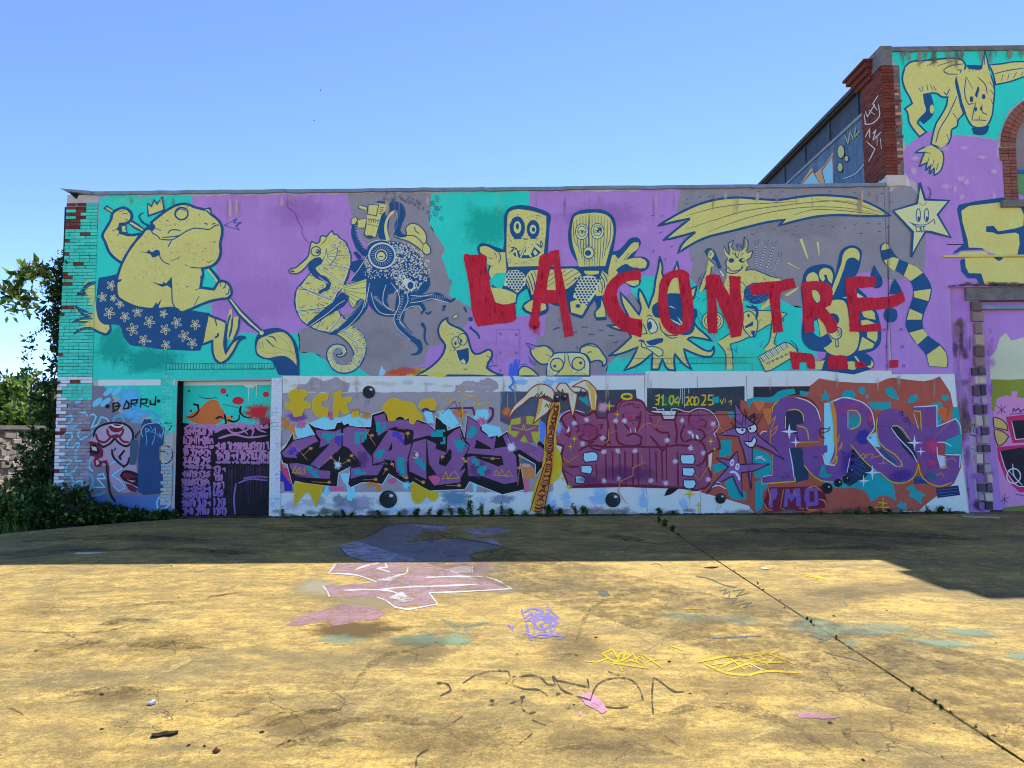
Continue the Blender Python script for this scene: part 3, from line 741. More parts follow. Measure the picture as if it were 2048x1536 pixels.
a.lines(NAVY, '1040,460 1050,490 1100,520 1130,555|1120,555 1260,560 1330,520 1400,475 1480,445 1560,450 1640,455 1700,415 1735,410|1150,540 1300,525 1330,518|1250,565 1225,610 1215,635|1075,440 1140,470|1210,500 1230,470 1290,460 1340,470', 2.4)
a.lines(NAVY, '1580,400 1605,395 1615,415|1665,410 1680,395 1700,400', 2)
q = ell(1350, 295, 66, 62, 18); a.line(NAVY, q + [q[0]], 3.4); q = ell(1345, 290, 45, 42, 14, 0); a.line(NAVY, q[7:] , 1.6)
a.poly(NAVY, '990,700 1010,665 1050,690 1090,665 1120,670 1120,720 1080,740 1050,745 1030,710'); a.lines(NAVY, '1125,680 1130,740 1170,790 1230,815|930,685 1000,695|1430,840 1500,850 1560,850 1640,835|1660,775 1620,800|1250,780 1330,745|1380,815 1410,830|640,470 720,450|690,520 720,490|710,280 770,255|740,300 800,290|800,350 770,370', 2.2)
a.poly(NAVY, '700,970 740,965 720,1005 770,960 760,1000 850,940 800,1000 740,985 690,1000', sm=False)
a.poly(NAVY, '1040,990 1110,1010 1160,1015 1160,990 1190,1010 1235,960 1245,940 1245,1060 1205,1030 1150,1045', sm=False)
a.lines(NAVY, '1245,940 1250,1050 1252,1130 1258,1200 1280,1250 1330,1300|1545,930 1550,980 1535,1050|1490,1080 1545,1055|1530,1140 1480,1230|1800,1010 1790,1050 1770,1060|1835,1060 1830,1110 1800,1125|1760,985 1745,1040', 2.4)
a.poly(NAVY, '1045,1268 1080,1220 1090,1200 1105,1225 1150,1160 1110,1270', sm=False)
a.poly(NAVY, '690,440 720,420 722,470 680,460', sm=False)
# warts and hair
rr = random.Random(11)
wart = []
for (x0, y0, x1, y1, n) in ((1100, 350, 1480, 440, 34), (1480, 300, 1700, 420, 14), (1200, 560, 1720, 800, 62), (920, 520, 1100, 660, 16), (760, 720, 1180, 960, 22), (600, 560, 800, 760, 12), (1280, 1000, 1420, 1080, 8), (700, 1140, 860, 1220, 8)):
    for i in range(n):
        x, y = rr.uniform(x0, x1), rr.uniform(y0, y1); an = rr.uniform(0, 3.1); l = rr.uniform(3, 11)
        if rr.random() < .45: wart.append(ell(x, y, rr.uniform(3, 7), rr.uniform(3, 6), 6))
        else: wart += [[(x, y), (x + l * math.cos(an) + 3, y + l * math.sin(an)), (x + l * math.cos(an), y + l * math.sin(an) + 4), (x - 3, y + 3)]]
a._put(NAVY, [A_(q) for q in wart])
# crown and the little arrow
a.shape(YEL, NAVY, '1000,190 1040,220 1072,160 1100,200 1150,125 1172,260 1010,318', 3.4, sm=False)
a.line(NAVY, '1785,415 1915,345 1880,390 1960,385 1905,420 1940,462', 2, closed=True, sm=False)
a.shape(YEL, NAVY, '735,425 765,415 790,425 775,450 795,490 738,482', 2, sm=False)
# rear leg, foot and the broom, on the lower study
a.reg = B_
a.shape(YEL, NAVY, '700,665 760,690 830,715 890,745 880,830 865,960 880,1060 960,940 1040,900 1085,895 1030,920 960,1040 890,1130 830,1165 780,1130 750,1060 745,930 640,970 660,850', 4.6)
a.poly(YEL, '890,740 920,610 945,610 950,700 930,800 960,690 1010,680 1020,720 1005,790 950,930 890,900', sm=False, new=True)
a.lines(NAVY, '930,660 900,760 885,880|950,690 940,800 915,900|1020,690 1010,800 950,940|1080,890 1010,890 960,945|880,780 885,900 880,1060|770,900 800,880 805,850|770,700 790,780', 4)
a.line(NAVY, '915,500 1020,640 1120,740 1250,845', 12.5, 14, sm=False); a.line(PALE, '925,505 1030,645 1130,745 1245,845', 4.6, sm=False, new=True)
a.poly(NAVY, '1190,900 1240,830 1300,810 1420,800 1500,830 1570,900 1610,980 1630,1080 1635,1285 1420,1280 1400,1230 1340,1130 1260,1115 1200,1080 1180,1000', new=True)
a.poly(YEL, '1225,915 1300,880 1400,845 1470,845 1530,890 1570,960 1590,1050 1605,1130 1605,1180 1560,1130 1480,1085 1400,1090 1330,1105 1260,1095 1205,1050 1200,970')
a.lines(NAVY, '1320,885 1370,895 1400,940|1290,910 1330,950 1380,1000|1250,930 1270,1000|1225,940 1235,1010|1210,960 1210,1020', 2.6, taper=.6)
a.lines('8f8a4a', '1400,870 1500,940 1560,1050|1340,960 1450,1020 1570,1060 1600,1120|1440,850 1520,900 1570,990|1250,1040 1350,1060 1450,1050', 1.2)
a.dot(PALE, 1248, 850, 22, new=True)
a.build(low, UP, label='yellow crowned toad in navy flowered shorts wielding a broom, painted')
# the toad's far foot reaches over the pier bricks
a = Art('painted_toad_foot', A_, base=.024)
a.poly(YEL, '370,985 470,990 465,1150 440,1230 400,1240 420,1160 360,1130 340,1080'); a.line(NAVY, '470,1000 390,1030 340,1090 365,1130', 8); a.build(low, pier_clip)
a = Art('painted_toad_foot', A_, base=.024); a.poly(YEL, '250,1250 300,1260 400,1310 450,1330 460,1400 520,1400 455,1480 330,1480 270,1530 300,1470 380,1410 230,1415 290,1380 400,1350 300,1320', sm=False)
a.lines(NAVY, '255,1240 340,1290 440,1320|290,1275 350,1330 430,1345|235,1412 330,1370 450,1370|240,1400 400,1405|250,1530 320,1480 420,1470 500,1500', 5.5, taper=.4)
a.build(low, pier_clip)

# --- seahorse
a = Art('painted_seahorse', C_, base=.0095)
sil = '640,465 650,505 690,512 710,540 760,575 780,590 790,620 820,690 830,720 828,780 815,860 805,930 775,1000 720,1080 690,1120 665,1180 640,1240 700,1300 740,1340 760,1360 790,1400 830,1430 900,1480 960,1560 985,1660 975,1740 940,1820 880,1890 800,1925 720,1925 650,1890 605,1820 580,1750 590,1690 640,1640 700,1630 760,1650 785,1700 770,1740 730,1760 690,1755 680,1740 700,1735 730,1735 745,1710 735,1680 700,1665 660,1680 640,1720 645,1770 690,1830 760,1850 820,1830 850,1780 855,1720 830,1660 770,1590 700,1540 620,1520 540,1500 460,1475 390,1440 330,1390 280,1310 258,1240 255,1150 270,1080 290,1045 330,1000 400,920 440,860 520,800 540,770 480,760 430,775 360,850 290,905 250,910 205,900 195,880 215,860 260,850 330,790 390,730 410,640 425,580 450,590 480,600 510,580 520,530 540,520 575,530 610,495'
a.shape(YEL, NAVY, sil, 2.6)
# neck and belly plates
plates = ['700,545 745,575 720,610 660,640 640,620', '765,600 800,660 805,690 740,705 690,690 700,650', '820,725 820,850 700,825 630,810 690,730', '800,870 780,940 755,1000 620,910 510,850 545,825 640,835', '730,1020 745,1030 715,1080 640,1040 600,1000 620,960', '400,930 470,945 580,1010 560,1060 500,1110 430,1090 320,1040', '610,1060 685,1100 660,1165 600,1150 520,1120', '285,1070 380,1085 500,1140 640,1190 620,1240 450,1265 280,1285 268,1180', '290,1310 450,1290 560,1290 460,1370 390,1430 320,1370', '560,1320 700,1290 720,1350 600,1500 490,1480', '740,1370 780,1390 680,1500 620,1500', '850,1440 900,1470 780,1530 740,1520', '910,1490 960,1550 870,1600 800,1550', '965,1570 985,1650 880,1660 850,1620', '980,1680 960,1760 870,1730 880,1680', '950,1775 910,1850 840,1790 865,1745', '895,1860 830,1900 790,1850 830,1810', '810,1910 740,1915 735,1850 780,1850', '720,1910 660,1880 690,1835 725,1845', '640,1870 610,1810 660,1790 680,1825', '600,1790 590,1730 640,1730 650,1780', '600,1710 620,1665 660,1685 640,1715', '635,1655 690,1640 690,1665 660,1675', '705,1640 750,1655 735,1680 705,1665', '765,1665 780,1710 750,1715 740,1690']
rr = random.Random(3)
def hatch(box, n, ang, ln, ww=1.0, col=NAVY):
    x0, y0, x1, y1 = box
    for i in range(n):
        x, y = rr.uniform(x0, x1), rr.uniform(y0, y1); aa = ang + rr.uniform(-.15, .15); l = ln * rr.uniform(.6, 1.2)
        a.line(col, [(x, y), (x + l * math.cos(aa), y + l * math.sin(aa))], ww, .3, sm=False)
for p in plates:
    q = pts_of(p); cx = sum(u for u, v in q) / len(q); cy = sum(v for u, v in q) / len(q)
    a.line(NAVY, [(cx + (u - cx) * 1.07, cy + (v - cy) * 1.07) for u, v in q], 1.9, closed=True, sm=False)
for p in plates:
    q = pts_of(p); cx = sum(u for u, v in q) / len(q); cy = sum(v for u, v in q) / len(q)
    a.line('e9e6cf', q, 1.5, closed=True, sm=False)
for p in plates[:16]:
    q = pts_of(p); cx = sum(u for u, v in q) / len(q); cy = sum(v for u, v in q) / len(q)
    for k in range(11):
        i = rr.randrange(len(q)); u_ = rr.random(); b0, b1 = q[i], q[(i + 1) % len(q)]
        ex, ey = b0[0] + (b1[0] - b0[0]) * u_, b0[1] + (b1[1] - b0[1]) * u_
        ex, ey = ex + (cx - ex) * .15, ey + (cy - ey) * .15
        a.line(NAVY, [(ex, ey), (ex + (cx - ex) * .5, ey + (cy - ey) * .5)], 1.9, .3, sm=False)
q = ell(472, 680, 50, 48, 16); a.line(NAVY, q + [q[0]], 2.2); a.dot(NAVY, 490, 682, 24); a.dot('e9e6cf', 482, 676, 8, new=True)
a.lines(NAVY, '410,640 400,720 330,800 220,870|540,770 570,720 575,650|600,500 560,580 520,620', 1.4, taper=.6); a.dot(NAVY, 232, 885, 22, 10)
# cheek fin and back fin
a.poly('e0d587', '585,690 690,645 690,700 660,770 610,825 560,770', new=True)
a.lines(NAVY, '585,700 690,645|590,715 690,690|590,730 675,735|585,745 650,785|575,755 615,820|690,645 690,700 660,770 610,825|580,650 590,740', 1.5)
a.poly('e6d87c', '740,1030 830,1010 930,985 990,960 1000,1060 985,1160 930,1230 840,1250 800,1180 740,1110', new=True)
a.lines(NAVY, '740,1030 990,960 1002,1060 985,1165 930,1235 840,1253 800,1180 735,1105|750,1060 985,985|755,1070 998,1050|758,1080 990,1120|760,1090 965,1180|760,1098 925,1225|755,1102 870,1245|750,1040 900,1000', 1.5)
# tentacle round neck and body
for w1, cc in ((15, NAVY), (0, None)):
    if cc:
        a.line(cc, '530,775 470,790 430,840 450,890 500,940 570,970 600,1010 590,1060 540,1080 500,1110', 17, 5, new=True)
        a.line(cc, '780,1120 720,1200 640,1260 540,1330 450,1400 390,1440', 24, 9)
        a.line(cc, '960,1180 920,1280 850,1370 770,1440 690,1500 610,1530', 26, 5)
a.lines('d8dcc8', '560,800 520,830 480,870|500,940 560,985 600,1010|770,1180 690,1230 600,1310 500,1380 400,1450|975,1170 945,1280 880,1370 800,1450 700,1510', 1.2)
for k in range(26):
    u_ = k / 25; a.line('d8dcc8', [(955 - 200 * u_ - 60 * u_ * u_, 1190 + 290 * u_), (925 - 200 * u_ - 60 * u_ * u_, 1180 + 285 * u_)], 1.0, sm=False)
# cracks the painter left
a.lines('5f3a78', '185,70 183,230 260,290 290,380 330,440 330,500 370,570 410,610', 1.1, sm=False)
a.lines('8a8040', '490,1110 500,1250 500,1340', .9, sm=False)
a.build(low, UP, label='yellow seahorse with curled tail, painted')

# --- octopus with diving camera and hat
a = Art('painted_octopus', C_, base=.0125)
a.poly(NAVY, '1000,640 1040,590 1130,565 1230,575 1330,590 1440,650 1530,730 1590,830 1630,930 1640,1010 1610,1080 1550,1120 1480,1120 1430,1110 1400,1160 1330,1120 1260,1110 1200,1130 1160,1180 1080,1160 1020,1160 990,1180 985,1070 990,960 930,980 830,985 870,900 820,860 830,790 900,770 960,760 1000,720')
T = lambda p, w0, w1: a.line(NAVY, p, w0, w1)
T('1040,1110 1060,1200 1110,1270 1200,1310 1290,1310', 22, 14); T('1180,1100 1160,1190 1200,1260', 16, 12)
T('1370,1060 1350,1180 1330,1290 1320,1400 1370,1480 1450,1560', 24, 16); T('1450,1560 1520,1620 1540,1690 1500,1730 1440,1735', 15, 2)
T('1400,1130 1500,1160 1620,1150 1720,1130 1790,1170 1850,1190 1900,1160', 20, 3); T('1390,1250 1480,1215 1550,1230 1580,1270 1545,1325', 15, 3)
T('1000,720 920,640 880,560 860,470 880,390 890,350', 15, 9); T('1170,570 1160,420 1200,280 1270,210 1330,230 1350,310 1310,420 1310,480 1360,530 1400,530', 22, 8)
T('930,760 880,700 900,690', 10, 4)
rr = random.Random(8)
for i in range(1500):                                   # pebbled skin
    x, y = rr.uniform(930, 1640), rr.uniform(590, 1110)
    if ((x - 1300) / 340) ** 2 + ((y - 860) / 275) ** 2 > 1 or math.hypot(x - 1145, y - 725) < 150: continue
    if x < 1280 and y > 960: continue
    if x < 1230 and y > 900 and rr.random() < .5: continue
    a.dot('c9c8ab' if rr.random() < .5 else '9fa9a3', x, y, rr.uniform(6, 11), rr.uniform(4, 8), rr.uniform(0, 3), 5)
a.layers = [l for l in a.layers[:1]] + [('c9c8ab', [p for c, ps in a.layers[1:] if c == 'c9c8ab' for p in ps]), ('9fa9a3', [p for c, ps in a.layers[1:] if c == '9fa9a3' for p in ps])]
a.dot(NAVY, 1145, 725, 150, 140, n=22, new=True)
W = 'dfe0d0'
for r1, ww in ((138, 2), (128, 1.2)):
    q = ell(1150, 725, r1, r1 * .94, 24); a.line(W, q + [q[0]], ww)
q = ell(1140, 725, 60, 60, 16); a.line(W, q + [q[0]], 1.6); a.dot('e2d57f', 1138, 730, 42, n=14, new=True); a.line(NAVY, '1118,735 1160,732', 3, sm=False)
for k in range(26):
    an = k / 26 * 6.283; a.line(W, [(1145 + 75 * math.cos(an), 725 + 72 * math.sin(an)), (1145 + 110 * math.cos(an), 725 + 104 * math.sin(an))], .9, sm=False)
a.poly(W, '1310,880 1340,960 1400,1060 1430,1085 1480,1060 1490,1000 1450,980 1400,960 1350,880 1380,960 1360,980', sm=False)
a.dot(NAVY, 1440, 1030, 32, 38, n=12, new=True); q = ell(1440, 1030, 40, 46, 14); a.line(W, q + [q[0]], 2.2)
a.lines(W, '1240,1000 1310,1100 1330,1180 1300,1290 1270,1360 1290,1440 1370,1530 1440,1590|1400,1090 1415,1180 1370,1280 1330,1390 1390,1460|1035,1100 1060,1200 1120,1300 1210,1330 1290,1325|1190,1020 1160,1130 1165,1220 1220,1270 1280,1285|1430,1210 1560,1190 1660,1165 1760,1190 1830,1205|1440,1130 1560,1140 1680,1115|1370,1290 1450,1245 1530,1240 1560,1290|1020,1010 990,1180 970,1260|820,980 900,880 1000,720|1000,620 1040,590 1130,565 1230,580', 1.3)
for k in range(16):
    u_ = k / 15; a.line(W, [(1060 + 210 * u_ ** 1.5, 1140 + 170 * u_), (1100 + 190 * u_ ** 1.5, 1140 + 150 * u_)], .9, sm=False)
    a.line(W, [(1345 - 50 * u_, 1130 + 250 * u_), (1380 - 50 * u_, 1125 + 250 * u_)], .9, sm=False); a.line(W, [(1450 + 330 * u_, 1185 - 40 * math.sin(3 * u_)), (1458 + 330 * u_, 1150 - 30 * math.sin(3 * u_))], .9, sm=False)
    a.line(W, [(1320 + 120 * u_ + 60 * u_ * u_, 1410 + 170 * u_), (1350 + 120 * u_ + 60 * u_ * u_, 1400 + 170 * u_)], .9, sm=False); a.line(W, [(870 + 90 * u_ * u_, 420 + 240 * u_), (895 + 90 * u_ * u_, 415 + 240 * u_)], .9, sm=False)
    a.line(W, [(1215 + 90 * math.sin(2.2 * u_), 560 - 330 * u_ + 60 * u_ * u_), (1235 + 80 * math.sin(2.2 * u_), 555 - 320 * u_ + 60 * u_ * u_)], .9, sm=False)
a.poly('d9cf8d', '1190,570 1170,430 1200,330 1250,270 1290,260 1270,290 1220,340 1200,430 1230,570')
# camera housing and hat
a.poly(YEL, '1010,210 1090,195 1110,180 1195,200 1190,260 1150,300 1120,430 1085,540 1010,540 970,500 985,420 990,330', new=True, sm=False)
a.poly(YEL, '915,205 1000,230 995,265 910,240', sm=False); a.poly(YEL, '835,340 880,325 900,360 870,410 835,400'); a.poly(YEL, '900,360 990,340 970,440 900,440')
a.lines(NAVY, '1010,205 1115,205 1090,320 1000,300 1010,205|990,330 985,420 965,510 1010,545 1085,540 1115,430 1145,310|1110,180 1195,200|985,400 1115,430|1000,350 1130,370|915,205 1000,230 995,265 910,240 915,205|880,325 835,350 830,400 870,412 900,360 880,325|900,360 990,340|910,440 970,445', 1.9, sm=False)
a.poly(NAVY, '1100,165 1195,165 1195,195 1090,190', sm=False); a.dot(NAVY, 1020, 532, 40, 16)
a.lines(NAVY, '1010,345 1020,385|1035,345 1040,390|1060,345 1063,392|1085,350 1085,395|1110,355 1105,400|1130,230 1170,235|1125,250 1165,258|1122,270 1160,280|1118,290 1150,300', 2.2, sm=False)
a.shape(YEL, NAVY, '1270,490 1310,530 1390,530 1400,490 1390,460 1420,410 1470,395 1530,420 1590,490 1605,540 1600,590 1640,640 1645,700 1600,715 1560,680 1500,630 1420,580 1330,550 1280,530', 2)
a.lines(NAVY, '1390,520 1470,520 1530,560 1570,610 1600,590|1480,430 1490,470 1530,500|1570,610 1560,680', 2)
# bubbles
rr = random.Random(21)
for i in range(46):
    u_ = rr.random(); x = 1170 + 600 * u_; y = 120 + 150 * u_ ** 1.3 + rr.uniform(-70, 60) * (1 - .3 * u_)
    if y < 85: continue
    q = ell(x, y, rr.uniform(7, 15), None, 7); a.line('47506a', q[rr.randrange(3):] , 1.1, sm=False)
for x, y, rx in ((1672, 180, 14), (1712, 236, 17), (1698, 305, 16), (1755, 345, 17), (1640, 325, 14), (1620, 280, 14)):
    q = ell(x, y, rx, None, 9); a.line('2c5f77', q + [q[0]], 1.2, sm=False)
a.build(low, UP, label='navy octopus holding a yellow diving camera and a hat, painted')

# --- laughing starfish with drips
a = Art('painted_starfish', D_, base=.0095)
a.lines(NAVY, '1660,580 1690,575 1680,600 1665,625|1880,585 1900,610 1905,640|1490,640 1520,655 1550,630|1960,780 1950,800 1990,830 2030,870 2040,910', 4.2, taper=.3); a.line(NAVY, '1450,770 1480,790 1480,870 1490,940 1520,975', 5.5, 3); a.dot(NAVY, 1462, 765, 22); a.dot(NAVY, 1952, 710, 24)
a.shape(YEL, NAVY, '1720,690 1650,740 1620,820 1640,900 1690,970 1680,1040 1620,1130 1520,1215 1400,1285 2290,1285 2200,1260 2120,1210 2130,1160 2170,1090 2170,1045 2140,1020 2090,1040 2030,1065 1990,1060 1945,980 1930,920 1900,850 1830,800 1760,770 1715,730', 4.2)
a.shape(YEL, NAVY, '1760,700 1790,665 1825,655 1815,690 1780,705', 1.5)
a.poly('b9b648', '1500,1285 1620,1258 1720,1270 1700,1288', new=True)
for x, y, r_ in ((1805, 945, 48), (1870, 915, 50)):
    q = ell(x, y, r_ * .95, r_ * 1.2, 14); a.line(NAVY, q + [q[0]], 1.7)
a.dot(NAVY, 1797, 957, 13, 20); a.dot(NAVY, 1858, 930, 10, 18)
a.poly(NAVY, '1805,1030 1860,1020 1930,1000 1935,1080 1925,1150 1900,1175 1860,1160 1830,1110'); a.poly('e8dfae', '1845,1140 1880,1115 1900,1150 1890,1172', new=True)
a.lines(NAVY, '1770,995 1800,1020 1775,1030|1755,870 1775,860|1815,850 1835,842|1880,1215 1900,1225 1920,1212|1990,1065 1985,1100|2230,1180 2160,1190 2100,1195|2110,1080 2160,1110 2180,1160', 1.5)
rr = random.Random(4)
for i in range(24): a.dot(NAVY, rr.uniform(1640, 1760), rr.uniform(760, 1250), 5, 3, rr.random(), 5)
a.build(low, UP, label='laughing yellow starfish rising behind the white band, painted')

# --- two square-headed figures with masks
a = Art('painted_mask_figures', E_, base=.0095)
# navy silhouettes first
a.poly(NAVY, '560,300 600,240 700,208 760,208 900,240 1000,280 1025,300 1020,420 1010,560 1000,690 990,760 940,840 1330,830 1240,690 1210,560 1225,400 1260,300 1340,260 1450,248 1540,250 1620,280 1680,340 1700,430 1690,560 1670,680 1720,670 1780,620 1850,545 1930,545 1955,590 1930,650 1880,735 1990,740 2040,780 2030,850 1980,885 1870,880 1950,920 1950,1010 1880,1055 1780,1000 1700,1000 1580,1040 1560,1150 1600,1250 1600,1385 1500,1390 1470,1320 1500,1250 1480,1180 1430,1250 1370,1350 1350,1370 1230,1320 1200,1230 1090,1240 1000,1200 1010,1280 980,1320 780,1310 735,1270 750,1220 820,1170 790,1060 700,1130 680,1220 560,1240 440,1190 430,1020 520,1080 560,1000 580,900 510,900 420,950 390,1000 380,900 400,820 300,720 280,640 310,600 370,600 480,640 545,660 555,560 552,400')
a.poly(YEL, '605,280 680,250 760,255 900,285 985,320 985,450 970,600 950,830 600,838 582,740 580,560 585,400', new=True)
a.poly(YEL, '1250,420 1280,320 1400,292 1540,290 1620,320 1665,400 1670,520 1640,640 1590,830 1320,838 1290,720 1255,600')
a.poly(YEL, '305,640 340,625 440,660 490,690 530,690 565,690 580,900 530,900 470,910 420,960 400,900 420,830 380,800 380,740 310,690')
a.poly(YEL, '1660,720 1690,715 1720,760 1760,720 1820,650 1880,590 1930,590 1930,640 1850,710 1800,770 1830,760 1990,765 2015,800 2000,850 1930,855 1840,830 1810,810 1750,830 1700,870 1720,900 1680,950 1640,1000 1620,900 1640,800')
a.poly(YEL, '1780,990 1860,975 1935,975 1930,1015 1880,1035 1820,1010'); a.poly(YEL, '1000,870 1160,860 1300,870 1350,930 1240,1040 1180,1070 1000,1075 830,1040 770,960 800,900 880,870')
a.poly(YEL, '420,1050 520,1060 600,1080 680,1120 670,1200 560,1225 450,1190'); a.poly(YEL, '840,1180 980,1220 985,1270 940,1290 780,1280 755,1240'); a.poly(YEL, '1230,1200 1320,1175 1405,1240 1350,1335 1240,1305'); a.poly(YEL, '1550,1170 1590,1300 1590,1350 1500,1355 1490,1310 1540,1250')
a.poly(YEL, '820,880 890,875 900,1000 880,1080 840,1130 780,960'); a.poly(YEL, '1560,880 1620,930 1640,980 1560,1130 1500,1140 1480,1100 1530,960'); a.poly(YEL, '1370,880 1525,880 1520,910 1450,920 1380,905')
# checked trousers
def checks(cx, cy, n, m_, s, an):
    for i in range(n):
        for j in range(m_):
            u_, v_ = (i - n / 2 + .5) * s, (j - m_ / 2 + .5) * s
            x, y = cx + u_ * math.cos(an) - v_ * math.sin(an), cy + u_ * math.sin(an) + v_ * math.cos(an)
            q = ell(x, y, s * .66, None, 4, an + .785); a._put('d9d6ad' if (i + j) % 2 else NAVY, [E_(q)])
a.poly('d9d6ad', '590,880 720,880 770,940 770,1020 690,1105 620,1060 550,1030', new=True)
for i in range(6):
    for j in range(8):
        x, y = 585 + i * 33 + (j % 2) * 16, 890 + j * 26
        if 560 + (j * 2) < x < 760 and y < 1085 and not (x < 600 and y > 1050): a.dot(NAVY, x, y, 13, 12, 0, 6)
a.poly('d9d6ad', '1340,950 1500,950 1540,1020 1490,1110 1410,1225 1330,1190 1260,1150 1300,1010', new=True)
for i in range(8):
    for j in range(10):
        x, y = 1285 + i * 36 + (j % 2) * 18 - j * 4, 960 + j * 27
        if 1265 + 0 * j < x < 1545 - j * 14 and y < 1210 and x > 1270 + (j - 6) * 18: a.dot(NAVY, x, y, 14, 12, 0, 6)
# stripes and lines
a.lines(NAVY, '830,900 860,980 870,1060|800,930 830,1010 850,1090|860,880 885,950|780,960 810,1040 830,1120|1010,930 1060,900|1010,990 1080,930|1000,1040 1090,980|1180,870 1160,900|1260,870 1170,930|1320,890 1180,980|1350,920 1190,1030|1330,960 1220,1050|1560,890 1600,960 1610,1000|1540,920 1580,1000 1580,1060|1540,980 1560,1060 1550,1110|1515,1020 1530,1100', 2.0)
for k in range(13):
    x = 1268 + k * 31; t0 = 300 + 70 * abs(k - 6) ** 2 / 36; b0 = 835 - 230 * max(0, abs(k - 6.2) - 3.2) / 3.4
    a.line(NAVY, [(x, t0), (x + 4 - k * .6, 560), (x + 40 * (6 - k) / 6 * .9, b0)], 1.3, jit=.2)
a.line(NAVY, '1425,300 1420,560 1420,640', 2.6)
for x, y in ((1350, 480), (1510, 475)):
    a.poly('e3d98f', ell(x, y, 66, 80, 14), new=True); q = ell(x, y, 66, 80, 14); a.line(NAVY, q + [q[0]], 1.6); q = ell(x, y - 5, 44, 52, 12); a.line(NAVY, q + [q[0]], 1.5)
    a.lines(NAVY, [0] and '', 1) if False else None
    a.line(NAVY, [(x - 38, y), (x, y - 12), (x + 40, y)], 1.5); a.line(NAVY, [(x - 36, y + 5), (x, y + 18), (x + 38, y + 3)], 1.2); a.dot(NAVY, x + 4, y, 12)
a.poly(NAVY, '1500,430 1545,440 1550,480 1520,460', sm=False)
a.poly('e3d98f', ell(1418, 695, 55, 60, 14), new=True); q = ell(1418, 695, 55, 60, 14); a.line(NAVY, q + [q[0]], 1.7); a.dot(NAVY, 1412, 698, 33, 30)
for k in range(12):
    an = k * .5236; a.line(NAVY, [(1418 + 62 * math.cos(an), 695 + 66 * math.sin(an)), (1418 + 82 * math.cos(an), 695 + 88 * math.sin(an))], 1.4, sm=False)
a.lines(NAVY, '1385,600 1395,620 1435,615|1390,560 1380,610', 1.3)
# left mask face
a.dot(NAVY, 690, 440, 78, 118, n=16); a.dot(NAVY, 852, 455, 66, 96, n=16)
a.dot('e3d98f', 690, 435, 40, 64, n=12, new=True); a.dot('e3d98f', 850, 455, 34, 48, n=12); a.dot(NAVY, 690, 425, 16, 34); a.dot(NAVY, 855, 458, 17, 24)
a.lines(NAVY, '650,555 740,550|750,540 765,555 800,555|820,550 900,550|735,750 840,745|700,770 690,700 720,670|620,690 660,640 620,640', 2.2)
a.poly(NAVY, '630,680 680,640 720,720 770,620 820,720 860,640 890,600 940,640 930,690 900,720 860,740 720,750 660,730', sm=False)
for p in ('630,700 660,660 690,670 650,700', '680,660 705,770 690,770 670,690', '770,630 780,640 730,745 715,745', '785,640 840,735 825,745 775,680', '870,600 945,660 930,690 870,640', '850,690 870,660 900,700 870,725', '765,690 790,690 800,720 750,720'): a.poly('e3d98f', p, sm=False)
a.lines(NAVY, '930,570 945,600 935,640 925,600 930,570', 1.6)
rr = random.Random(6)
for i in range(60):
    x, y = rr.choice(((rr.uniform(600, 960), rr.uniform(300, 345)), (rr.uniform(595, 620), rr.uniform(330, 800)), (rr.uniform(925, 970), rr.uniform(330, 640)), (rr.uniform(620, 900), rr.uniform(560, 640)), (rr.uniform(610, 880), rr.uniform(765, 810))))
    a.dot(NAVY, x, y, rr.uniform(3, 6), rr.uniform(2, 9), rr.uniform(0, 3), 5)
a.lines(NAVY, '500,690 520,740 500,800|455,690 480,740|395,745 440,760|395,830 440,830|1700,760 1700,800|1780,770 1830,700|1890,840 1930,855', 2)
a.dot(NAVY, 1310, 1240, 26, 20)
a.poly(TEAL, '440,1000 480,960 530,950 520,1020 480,1050', sm=False, new=True); a.poly(TEAL, '700,1150 770,1080 790,1130 740,1230 720,1290 690,1250', sm=False)
a.build(low, UP, label='two yellow square-headed masked figures side by side, painted')

# --- peeping dog
a = Art('painted_peeping_dog', F_, base=.0095)
a.shape(YEL, NAVY, '985,1290 1000,1180 1030,1090 1070,1060 1180,1050 1300,1050 1380,1070 1420,1130 1430,1290', 3)
a.shape(YEL, NAVY, '775,955 830,970 900,990 960,980 1020,1000 1060,1050 1040,1100 1010,1160 940,1170 870,1120 830,1060 820,1000', 3.2)
a.shape(YEL, NAVY, '1330,1050 1340,1000 1400,965 1470,965 1530,1010 1570,1070 1600,1110 1595,1170 1565,1190 1560,1150 1510,1130 1440,1150 1400,1080', 3.2)
a.poly('7a5fa5', '775,955 830,970 895,995 840,1030 822,1000', sm=False)
a.poly('d7dba0', '1000,1180 1040,1100 1090,1070 1180,1060 1170,1150 1120,1240 1060,1285 1000,1285', new=True); a.poly('d7dba0', '1200,1060 1380,1080 1420,1150 1420,1280 1330,1240 1260,1250 1220,1150')
rr = random.Random(9)
for i in range(60):
    x = rr.choice((rr.uniform(1010, 1150), rr.uniform(1230, 1410))); y = rr.uniform(1070, 1270); a.line(NAVY, [(x, y), (x + rr.uniform(-20, 20), y + rr.uniform(15, 45))], 1.1, .3, sm=False)
for x, y, dx, dy in ((1095, 1175, -22, 15), (1315, 1165, 22, -8)):
    a.dot(YEL, x, y, 64, n=16, new=True); q = ell(x, y, 66, None, 18); a.line(NAVY, q + [q[0]], 2.4); a.dot(NAVY, x + dx, y + dy, 16)
a.lines(NAVY, '1175,1060 1170,1160 1130,1230 1080,1285|1205,1060 1225,1160 1265,1230|1400,1060 1440,1040 1450,1050|980,1070 1030,1090|1000,1000 1050,1050|1350,1000 1420,975 1500,1000', 1.8)
a.build(low, UP, label='wide-eyed dog peeping over the white band, painted')
a = Art('painted_paw', F_, base=.0095)
a.shape(YEL, NAVY, '700,1290 705,1230 740,1195 800,1200 860,1240 910,1290', 3); a.build(low, UP)
